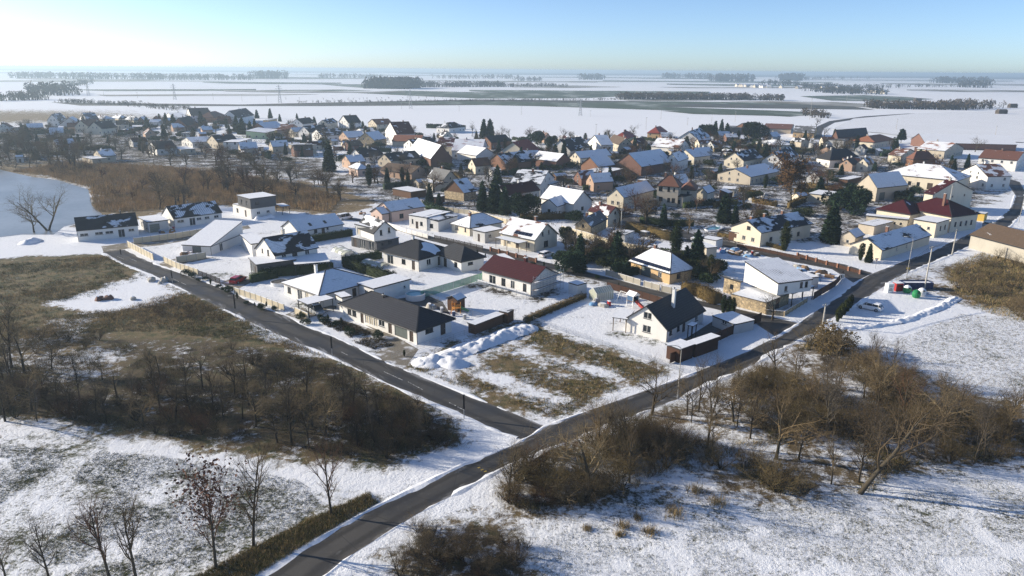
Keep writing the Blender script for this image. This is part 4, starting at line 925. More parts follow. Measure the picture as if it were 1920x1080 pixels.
['house','bungalow with flat-looking snow hip roof third in the far left row',[-337.75,597.23,0.92,10.54,19.21,3,'hip',2.4,'cream','dark',(0.9,0.9,0.8),{'ov':0.3}],[]],
['house','bungalow with white and grey hip roof fourth in the far left row',[-328.71,604.94,0.83,8.86,17.95,3,'hip',2.6,'cream','dark',(0.5,1,0.8),{'ov':0.3}],[]],
['house','bungalow with white hip roof last before the tiny orange house at left',[-306.04,585.03,0.85,6.14,17.12,3.2,'hip',2.8,'cream','grey',(0.5,1,0.8),{'ov':0.3}],[]],
['house','cream gabled house with brown roof before the far left bungalow row',[-297.96,508.18,1.53,20.32,10.38,4,'gR',4.33,'cream','brown',(0.05,0,0.1),{'ov':0.25}],[]],
['house','cream gabled twin with dark roof right of cream brown-roofed house at left',[-279.22,491.26,1.33,14.79,11.78,4,'gR',4.45,'cream','dark',(0.1,0,0.1),{'ov':0.25}],[]],
['house','tiny orange house with snow roof between conifers at far left',[-297.92,585.97,1.75,12.82,4.74,3.2,'gR',2.6,'orange','dark',(0.9,0,0.6),{'ov':0.2}],[]],
['house','tall dark-roofed house with white gable on left skyline beside conifer',[-278.11,627.87,0.53,16.54,33.56,4.6,'gR',5.46,'white','dark',(0.05,0,0.1),{'ov':0.3}],[]],
['house','orange house with brown pyramid roof on left skyline',[-251.6,612.16,1.6,28.96,13.84,4,'hip',4.2,'orange','brown',(0,0,0.1),{'ov':0.35}],[]],
['house','dark gabled double house with white end right of brown pyramid roof',[-227.55,601.91,1.61,43.17,14.16,4.4,'gR',5.97,'white','dark',(0.15,0,0.1),{'ov':0.3}],[]],
['house','ochre gabled house with dark roof below the tall dark-roofed house',[-237.48,527.1,1.69,26.83,10.57,3.8,'gR',5.29,'orange','dark',(0.1,0,0.2),{'ov':0.25}],[]],
['house','white house with bluish snow roof at field edge left of tall conifers',[-285.61,608.03,0.55,11.04,39.7,4,'gR',3,'white','dark',(0.85,0,0.5),{'ov':0.25}],[]],
['house','low long house with snow roof beside beige gabled house at left',[-185.36,415.52,0.78,11.75,16.77,2.8,'gR',2.4,'white','dark',(0.9,0.5,0.8),{'ov':0.25}],[]],
['house','beige gabled house with dark roof above the reed bed',[-167.75,408.67,0.76,12.39,16.25,3.6,'gR',3.61,'beige','dark',(0.2,0,0.3),{'ov':0.3}],[]],
['house','white flat-roofed two-level house above the reed bed',[-153.27,402.54,1.59,22.48,9.03,4.6,'flat',0,'white','tin',(0.97,0.97,0.97),{'ov':0.15}],[]],
['house','beige flat-roofed cube house beside the tall lone spruce',[-113.48,383.47,0.85,9.98,11.83,4.78,'flat',0,'beige','tin',(0.6,0.6,0.6),{'ov':0.1,'wl':[(0.25,1,1.1,1.2,'w'),(0.7,1,1.1,1.2,'w'),(0.25,3.9,1.1,1.2,'w'),(0.7,3.9,1.1,1.2,'w')],'wr':[(0.3,0.2,1,2,'d')],'near':1}],[]],
['house','pale green low building with bright snowy lean-to roof at left',[-161.31,472.99,1.63,30.23,13.53,3.6,'mL',1.4,'green','tin',(0.95,0.95,0.95),{'ov':0.2}],[]],
['house','orange gabled house with bluish snow roof left of the pale green building',[-171.1,502.39,1.24,20.93,14.51,3.6,'gR',4.12,'orange','dark',(0.9,0,0.6),{'ov':0.25}],[]],
['house','low yellow house between conifers at field edge',[-196.62,585.61,1.56,19.53,5.43,4,'flat',0,'yellow','tin',(0.6,0.6,0.6),{'ov':0.2}],[]],
['house','white gabled house with dark roof and snow in left middle row',[-134.53,477.18,1.11,20.11,9.85,3.8,'gR',3.93,'white','dark',(0.3,0,0.2),{'ov':0.25}],[]],
['house','second white gabled dark-roofed house right of the first in left middle row',[-121.21,456.94,0.62,15.39,18.02,3.6,'gR',3.34,'white','dark',(0.4,0,0.2),{'ov':0.25}],[]],
['house','orange-brown brick house with dark roof in left middle row',[-151.53,492.74,1.62,23.09,9.44,3.8,'gL',3.2,'salmon','brown',(0.2,0.3,0.2),{'ov':0.25}],[]],
['house','dark house with small white gable at the field edge in left row',[-159.02,548.59,1.29,18.25,10.41,4,'gR',3.8,'white','dark',(0.1,0,0.2),{'ov':0.25}],[]],
['house','dark-roofed house with snow strip near left skyline conifer pair',[-140.57,550.57,1.48,23.33,8.11,4,'gR',3,'cream','dark',(0.4,0,0.3),{'ov':0.25}],[]],
['shed','garden cabin with small steep gable and snowy lean-to near the pond',[-199.2,346.27,0.76,6.71,14.74,2.8,'gR',2.6,'beige','grey',(0.7,0.2,0.5),{'ov':0.25}],[[-200.19,339.69,0.88,7.06,12.55,2.3,'flat',0,'beige','tin',(0.95,0.95,0.95),{}]]],
['house','dark-roofed garden house with white front left of snowy lean-to roof',[-187.41,377.09,0.72,10.57,16.82,3.2,'gR',3.2,'white','dark',(0.1,0,0.2),{'ov':0.25}],[]],
['shed','low shed with clean snow roof right of dark-roofed garden house',[-176.6,380.92,0.75,7.9,13.83,2.6,'flat',0,'beige','tin',(1,1,1),{'ov':0.2}],[]],
['house','house with pale salmon wall and snow roof right of the lone spruce',[-75.28,329.73,0.57,7.9,11.54,3,'gR',2.6,'salmon','dark',(0.9,0,0.6),{'ov':0.25}],[]],
['shed','slim white site container on snow beside burgundy-roofed house',[13.44,139.09,0.74,2.92,2.6,2.3,'flat',0,'ltgrey','tin',(0.9,0.9,0.9),{'near':1,'ov':0.05,'wl':[],'wr':[],'ribw':1}],[]],
['shed','white box trailer container parked in lane behind burgundy roof',[-1.27,156.99,0.42,2.17,6.34,2.6,'flat',0,'white','tin',(1,1,1),{'near':1,'ov':0.02,'wl':[],'wr':[]}],[]],
['shed','small wooden garden shed with snow roof behind the play tower',[-10.34,128.31,0.98,2.72,2.86,2.3,'gR',0.7,'wood','tin',(0.97,0.97,0.97),{'near':1,'ov':0.2,'wl':[],'wr':[]}],[]],
['shed','small brown wooden box shed at the plot corner',[-0.74,122.3,1,2.17,1.96,2,'flat',0,'wood','tin',(0.7,0.7,0.7),{'near':1,'ov':0.05,'wl':[],'wr':[]}],[]],
['shed','long low wooden woodshed with snow roof along the plot edge',[-6.38,116.5,0.88,7.88,1.94,1.7,'flat',0,'wood','tin',(0.97,0.97,0.97),{'near':1,'ov':0.15,'wl':[],'wr':[]}],[]],
['carport','square snow-topped carport by brown plank fence at the road',[26.64,104.37,0.67,3.75,2.98,2.3,'flat',0,'plank','tin',(0.98,0.98,0.98),{'near':1,'ov':0.2,'wl':[],'wr':[]}],[]],
['carport','long snow-topped shelter behind brown plank fence beside grey garage',[29.76,106.73,0.66,6.41,1.94,2.2,'flat',0,'plank','tin',(0.98,0.98,0.98),{'near':1,'ov':0.2,'wl':[],'wr':[]}],[]],
['shed','small cottage with snowy roof beside tall thuja at right',[90.83,183.29,0.75,5.81,4.29,2.6,'gR',1.6,'beige','dark',(0.95,0.3,0.9),{'near':1,'ov':0.25,'wl':[(0.5,0.9,0.8,0.9,'w')],'wr':[]}],[]],
['shed','row shed with striped snowy roof behind the streetside long house',[103.37,198.9,0.66,11.49,4.78,2.5,'flat',0,'beige','tin',(0.8,0.8,0.8),{'near':1,'ov':0.1,'wl':[],'wr':[]}],[]],
['shed','brick shed with snowy flat roof left of the grey rendered barn',[111.47,248.47,0.86,10.99,7.3,2.8,'flat',0,'cream','tin',(0.97,0.97,0.97),{'ov':0.15,'wl':[(0.5,1,0.9,1,'w')],'wr':[]}],[]],
['shed','dark shed with snow roof beside brown-leaved oak',[136.33,288.99,0.75,14.1,3.97,2.6,'flat',0,'wood','tin',(0.9,0.9,0.9),{'ov':0.15,'wl':[],'wr':[]}],[]],
['shed','small old cottage with bluish roof and brick gable at bend of lane',[21.97,193.54,1.1,13.5,5.27,2.7,'gR',2.3,'stone','grey',(0.35,0,0.3),{'near':1,'ov':0.3,'wl':[(0.5,2.5,0.7,0.8,'w')],'wr':[]}],[]],
['shed','pair of flat snowy garages beside the lane behind ochre bungalow',[48.21,171.17,0.37,3.26,6.61,2.5,'flat',0,'beige','tin',(0.97,0.97,0.97),{'near':1,'ov':0.1,'wl':[],'wr':[]}],[]],
['shed','white tarpaulin-covered box shed beside the white pickup truck',[53.2,180.64,0.82,3.85,4.32,2.2,'flat',0,'ltgrey','tin',(0.95,0.95,0.95),{'near':1,'ov':0.05,'wl':[],'wr':[]}],[]],
['shed','lean-to shed with snowy roof beside old cottage at lane bend',[30.17,185.82,0.95,5.78,4.63,2.4,'flat',0,'grey','tin',(0.7,0.7,0.7),{'near':1,'ov':0.15,'wl':[],'wr':[]}],[]],
['shed','low shed roof with snow left of the grey gabled house',[-36.5,252.4,0.79,7.19,11.26,2.3,'flat',0,'wood','tin',(0.97,0.97,0.97),{'ov':0.15,'wl':[],'wr':[]}],[]],
['shed','small snow-topped hut below the spruce group',[-25.39,242.42,1.18,4.76,3.36,2.2,'flat',0,'wood','tin',(0.97,0.97,0.97),{'ov':0.15,'wl':[],'wr':[]}],[]],
['kiosk','small yellow bus shelter on the snowy junction lawn',[148.13,219.69,0.78,3.86,2.23,2.3,'flat',0,'ochre','tin',(0.9,0.9,0.9),{'ov':0.1,'wl':[],'wr':[],'near':1}],[]],
['shed','red garden shed in the yard behind stone-based house',[62.73,155.55,0.76,2.07,1.26,2,'flat',0,'redp','tin',(0.9,0.9,0.9),{'near':1,'ov':0.05,'wl':[],'wr':[]}],[]],
['shed','low grey shed with snowy flat roof behind stone-based house yard',[63.78,145.58,0.4,2.55,4,2.4,'flat',0,'grey','tin',(0.97,0.97,0.97),{'near':1,'ov':0.1,'wl':[],'wr':[]}],[]],
['shed','dark timber shed with snow roof behind the long black-roofed house',[63.26,187.43,0.67,3.02,5.76,2.3,'flat',0,'wood','tin',(0.97,0.97,0.97),{'near':1,'ov':0.1,'wl':[],'wr':[]}],[]],
['house','dark house corner with beige wall left of tiny white shed',[63.49,244.23,1.26,10.02,5.55,5,'hip',2.6,'beige','brown',(0.1,0.1,0.1),{'ov':0.3}],[]]]
ZONES=[
(((-76.21,315.96),(-71.28,365.05),(-19.32,419.7),(129.59,520.21),(197.51,497.35),(255.2,386.16),(216.68,307.62),(138.32,215.71),(79.76,192.13),(51.18,179.06),(36.26,197.25),(6.74,227.42),(-10.16,218.11),(-35.26,230.25),(-55.8,244.04)),0.42,0.6,0.7,0.6),  # village gardens: bare ground, with shade between houses put into the darker cover
(((-97.33,174.28),(-80.37,193.13),(-54.05,220.59),(-35.26,230.25),(6.74,227.42),(36.26,197.25),(51.18,179.06),(76.64,164.15),(52.12,125.66),(29.83,111.76),(4.02,124.54),(-16.35,113.24),(-40.26,126.49),(-64.64,146.91)),0.84,0.4,0.25,0.8),
(((-55,52.55),(-80.7,83.28),(-66.92,83.51),(-43.48,78.31),(-27.43,73.57),(-12.41,73.79),(-4.87,73.9),(-14.38,64.27),(-23.72,52.9)),0.6,0.2,0,1),
(((-72.72,81.96),(-54.08,79.48),(-33.21,72.32),(-20.21,69.73),(-19.66,72.52),(-43.48,78.31),(-68.46,85.75)),0.92,0.5,0,0.6),
(((-1.67,71.64),(2.87,60.9),(2.13,53.19),(55.5,53.79),(74.91,77.55),(46.52,73.48),(19.34,64.71)),0.78,0.25,0,1),
(((14.74,70.77),(29.78,62.55),(42.04,65.01),(56.65,68.17),(53.71,61.54),(34.68,61.3),(10.88,64.6)),0.6,0.25,0,1),
(((56.95,109.95),(88.43,132.75),(113.94,140.22),(99.1,102.07),(71.88,73.85),(55.41,90.27)),0.78,0.3,0,1),
(((-148.87,157.47),(-122.65,164.02),(-101.46,171.95),(-96.33,166.85),(-80.78,154.03),(-52.31,127.75),(-29.4,107.71),(-18.66,97.46),(-5.98,86.34),(-1.57,81.98),(-6.31,76.32),(-16.17,73.74),(-27.5,73.81),(-43.48,78.31),(-67.42,84.24),(-84.13,83.22)),0.08,0.5,0,0.35),
(((-99.75,111.45),(-73.28,117.16),(-48.91,112.54),(-30.88,107.68),(-18.6,97.08),(-5.96,86.03),(-2.25,81.69),(-6.33,76.57),(-16.22,73.97),(-30.76,75.95),(-43.8,78.97),(-67.94,84.99),(-81.93,84.75)),0.2,0.6,0.5,0.55),
(((-91.34,131.61),(-85.81,139.42),(-81.46,150.56),(-81.63,155.79),(-68.36,140.99),(-70.99,133.79),(-73.21,127.87),(-80.01,125.55)),0.9,0.7,0,0.5),
(((-76.08,105.4),(-71.7,109.63),(-64.77,107.44),(-61.44,98.99),(-65.33,96.02),(-73.92,100.76)),0.62,0.7,0.2,0.6),
(((-53.23,126.18),(-42.23,120.04),(-29.24,106.36),(-30.73,105.44),(-42.37,114.7),(-50.27,120.97)),0.75,0.6,0,0.4),
(((-86.45,111.73),(-85.92,125.41),(-79.28,122.6),(-71.22,107.3),(-73.92,100.76),(-78.79,100.66)),0.4,0.7,0.2,0.6),
(((-4.03,83.08),(-1.24,82.27),(2.18,80.37),(0.15,78.34),(-5.5,73.89),(-14.93,67.19),(-20.34,65.63),(-19.01,69.74),(-9.93,74.07)),0.9,0.5,0,0.5),
(((-29.43,52.84),(-21.54,61.9),(-15.71,68.2),(-14.06,66.2),(-20.44,58.13),(-24.19,52.9)),0.15,0.7,0.2,0.3),
(((2.73,75.83),(15.72,84.88),(26.02,92.29),(52.99,117.83),(58.05,112.36),(62.93,111.26),(65.04,93.86),(80.55,84.46),(70.93,72.69),(46.52,73.48),(31.04,65.83),(14.2,67.59),(-0.9,62.16),(-2.15,67.36)),0.38,0.8,0.5,0.6),
(((19.71,68.69),(11.66,80.52),(31.87,86.67),(32.71,76.91),(26.39,73.19)),0.62,0.7,0.2,0.6),
(((8.16,79.12),(14.99,76.02),(20.22,70.84),(26.11,74.36),(20.06,67.67),(10.48,70.71)),0.75,0.6,0.2,0.7),
(((52.19,103.22),(57.28,103.32),(49.32,86.96),(44.17,88.45)),0.7,0.6,0.1,0.6),
(((-17.04,52.98),(-14.11,57.41),(-10.82,62.93),(-3.18,64.42),(2.34,60.89),(2.13,53.19)),0.55,0.6,0.3,0.6),
(((-10.69,62.03),(-5.16,60.8),(1.52,60.03),(1.65,53.19),(-10.34,53.05)),0.25,0.7,0.6,0.5),
(((-18.02,103.53),(1.54,125.07),(26.72,100.28),(4.51,84.39)),0.24,0.6,0,0.5),
(((-12.96,99.92),(-6.95,108.63),(1.96,118.3),(3.8,116.22),(-4.89,102.11),(-8.69,97.65)),0.72,0.6,0,0.6),
(((-7.09,97.68),(-4.39,100.08),(9.28,92.51),(7.58,90.1)),0.82,0.6,0,0.6),
(((0.53,111.15),(3.7,112.43),(18.5,97.59),(16.65,95.87)),0.74,0.6,0,0.6),
(((3.85,102.28),(5.98,103.37),(11.48,99.39),(9.69,97.42)),0.7,0.6,0,0.6),
(((-17.98,103.32),(-12.82,98.74),(4.35,83.95),(3.64,83.79),(-15.4,99.87)),0.7,0.7,0,0.5),
(((4.37,84.39),(26.72,100.28),(26.08,101.07),(5.13,85.61)),0.7,0.7,0,0.5),
(((79.6,146.83),(105.54,169.98),(134.76,181.76),(156.01,176.82),(110.62,121.27),(91.71,129.64),(87.01,139.54)),0.5,0.75,0.25,0.6),
(((102.64,164.92),(122.47,175.77),(134.76,181.76),(156.01,176.82),(115.41,127.13),(95.91,132.93),(92.6,139.68)),0.15,0.8,0.5,0.5),
(((-328.37,348.42),(-240.03,333.58),(-220.64,355.39),(-130.51,321.54),(-67.57,278.76),(-47.5,239.32),(-54.65,223.16),(-97.57,237.17),(-108.84,226.29),(-116.32,213.96),(-123.46,212.06),(-123.62,198.46),(-133.16,209.3),(-144.34,240.15),(-171.45,280.29),(-201.73,297.66),(-281.17,296.42)),0.2,1,0.2,0.4),
(((-625.93,676.18),(-549.55,780.7),(-393.17,733.14),(-297.55,640.96),(-290.41,596.36),(-386.95,610.64),(-494.25,531.14)),0.12,1,0,0.3),
(((-494.25,531.14),(-343.01,546.3),(-237.47,508.93),(-92.71,363.66),(-69.13,285.51),(-131.88,325.05),(-220.64,355.39),(-295.32,312.01)),0.32,0.7,0.7,0.6),
(((-68.63,150.92),(-64.93,159.95),(-62.06,154.57),(-62.35,146.97)),0.6,0.1,0,0.6),
(((-44.14,136.2),(-37.48,131.3),(-37.25,126.57),(-43.17,131.16)),0.5,0.1,0.1,0.6),
(((-30.89,120.85),(-23.61,113.08),(-17.64,109.58),(-18.78,105.68),(-23.81,109.45),(-31.19,118.1)),0.45,0.6,0.5,0.7),
(((18.02,117.85),(26.46,112.91),(25.06,110.47),(16.74,115.21)),0.5,0.2,0.1,0.5),
(((-10.72,171.6),(5.14,166.92),(20.4,153.42),(33.14,139.96),(31.51,137.42),(16.45,149.95),(2.48,161.95)),0.5,0.6,0.5,0.5),
(((24.85,143.45),(34.83,133.08),(32.68,128.23),(21.8,137.88)),0.75,0.5,0.1,0.6),
(((-8.21,149.27),(3.83,138.13),(11.98,145.03),(11.09,140.48),(3.75,134.65),(-8.63,146.43)),0.1,0.6,0.9,0.3),
(((-69.38,81.16),(-53.01,77.64),(-34.63,72.76),(-20.21,69.73),(-15.28,69.05),(-15.21,68.68),(-20.12,69.35),(-34.49,72.42),(-52.78,77.26),(-69.08,80.75)),0.99,0.5,0,0.3),
(((-68.48,79.93),(-52.34,76.5),(-34.21,71.74),(-19.97,68.77),(-15.11,68.11),(-15.04,67.75),(-19.88,68.41),(-34.07,71.4),(-52.12,76.12),(-68.18,79.53)),0.99,0.5,0,0.3)]
ROADS=[
('road',[(-23.95,52.9),(-20.4,57.97),(-14.75,64.74),(-5.5,73.89),(-0.18,77.94),(2.87,81.07),(4.32,83.22),(26.54,99.48),(38.47,109.11),(47.56,117.71),(53.04,123.63),(65.06,137.92),(77.4,152.04),(82.93,157.83),(114.69,185.22),(131.56,200.62),(152.51,220.29),(172.75,243.73),(193.46,272.2),(209.12,299.72),(213.17,320.21),(212.78,330.47)],[(-17.75,52.97),(-15.12,57.4),(-9.85,63.86),(0.16,73.98),(4.41,77.37),(6.82,79.1),(15.48,85.63),(24.49,92.26),(39.36,105.1),(54.72,119.74),(59.5,125.83),(67.9,133.89),(81.77,148.88),(87.19,154.87),(110.04,174.31),(128.35,190.59),(151.7,212.3),(174.06,238.91),(198.13,272.42),(218.48,306.18),(221.46,327.46),(218.82,336.19)],'asphalt',0.016),
('road',[(-103.07,172.44),(-91.96,161.53),(-80.09,151.88),(-66.99,139.91),(-52.24,126.21),(-39.62,114.76),(-29.56,106.57),(-18.9,96.51),(-11.85,90.42),(-6.29,85.72),(-1.22,81.42),(1.83,79.55)],[(-98.43,175.36),(-91.47,168.03),(-82.6,160.37),(-64.66,146.1),(-55.46,137.67),(-46.57,129.46),(-39.14,122.66),(-29.23,113.71),(-18.79,103.09),(-5.98,92.41),(0.13,87.07),(5,82.8)],'asphalt',0.012),
('lane',[(46.43,116.63),(44.54,126.08),(40.01,131.57),(31.66,138.13),(26.26,143.11),(20.72,149.24),(11.42,157.57),(1.63,166.32),(-6.4,173.89),(-15.52,181.52),(-23.36,188.6),(-33.2,200.33),(-41.74,208.9),(-53.09,216.43)],[(53.15,123.92),(48.1,128.6),(42.36,133.59),(33.85,140.7),(28.39,146.25),(22.69,152.63),(13.55,161.33),(3.25,170.46),(-4.89,177.82),(-14.14,185.78),(-22.04,192.52),(-31.9,204),(-40.39,212.07),(-52.01,218.98)],'asphalt',0.008),
('lane',[(75.62,150.75),(75.61,161.74),(66.25,170.84),(58.52,180.45),(48.76,192.36),(37.72,205.83),(31.04,214.81),(34,224.11),(28.15,232.87),(21.6,239.31),(14.59,244.02)],[(83.74,158.75),(80.76,166.22),(70.25,176.32),(61.77,186.49),(51.89,199.18),(40.88,212.02),(38.18,218.34),(38.72,226.93),(31.53,238.75),(23.98,245.46),(16.77,249.34)],'asphalt',0.008),
('lane',[(-101.82,171.4),(-98.48,176.48),(-92.03,180.17),(-87.54,185.77),(-79.93,195.85),(-75.96,201.64)],[(-106.44,178.52),(-102.85,182.19),(-95.59,186.12),(-90.48,190.78),(-82.28,199.97),(-78.29,206)],'paving',0.006),
('road',[(207.78,498.2),(228.24,551.71),(257.73,618.13),(302.02,695.58),(374.07,778.02),(450.55,836.49),(538.38,880.93)],[(213.87,498.71),(235.42,552.36),(257.32,600.86),(297.61,673.6),(365.92,754.9),(440.32,814.92),(525.28,857.07)],'asphalt',0.02),
('driveway',[(-84.06,160.81),(-82.58,165.75),(-80.33,169.42)],[(-79.64,156.75),(-77.67,161.96),(-73.21,168.08)],'paving',0.005),
('driveway',[(-63.15,146.95),(-61.61,151.12),(-61.22,153.28)],[(-57.9,141.27),(-56.64,147.13),(-56.62,150.42)],'paving',0.005),
('driveway',[(-42.76,126.43),(-40.58,131.22),(-38.08,133.61)],[(-38.91,123.54),(-36.25,126.59),(-33.34,131.4)],'paving',0.005),
('driveway',[(-23.06,105.59),(-19.98,113.16),(-31.24,126.71)],[(-16.51,101.88),(-15.43,109.62),(-30.57,128.27)],'paving',0.005),
('terrace',[(26.66,111.7),(30.89,116.29),(38.01,125.33)],[(29.16,108.91),(35.03,114.34),(42.95,121.97)],'darkpaving',0.005),
('terrace',[(-23.22,136.73),(-17.59,139.37),(-13.86,134.89)],[(-22.05,134.01),(-15.03,130.87),(-11.45,126.57)],'darkpaving',0.005),
('terrace',[(-31.55,123.71),(-24.69,118.78),(-18.17,113.2)],[(-31.73,121.97),(-24.93,116.11),(-18.45,110.27)],'paving',0.004)]
DASHES=[
((-74.48,149.5),(-72.41,147.5)),
((-71.48,146.72),(-69.76,145.17)),
((-96.88,168.38),(-94.01,165.91)),
((-92.75,166.45),(-89.96,164.03)),
((-19.57,100.39),(-16.24,97.32)),
((-15.37,96.77),(-12.81,94.05)),
((-8.66,89.98),(-7.62,89.01)),
((-7.38,88.69),(-6.27,87.59)),
((-27.95,108.2),(-26.6,106.86))]
YELLOW_MARKS=[
(-3.7,73.1),
(-3.31,72.64),
(-2.92,72.3),
(-2.48,71.86),
(-2.16,71.52)]
POND=[
(-352.85,346.84),
(-271.12,341.61),
(-230.15,319.31),
(-201.73,297.66),
(-185.54,289.49),
(-161.04,267.67),
(-141.21,235.29),
(-129.24,220.15),
(-128.22,211.87),
(-130.23,201.82),
(-126.91,191.48),
(-135.56,191.17),
(-139.1,187.79),
(-186.48,177.03)]
POND_B=[
(-142.58,272.4),
(-142.58,281.76),
(-137.83,286.21),
(-132.53,272.9),
(-134.58,265.23),
(-138.28,262.61)]
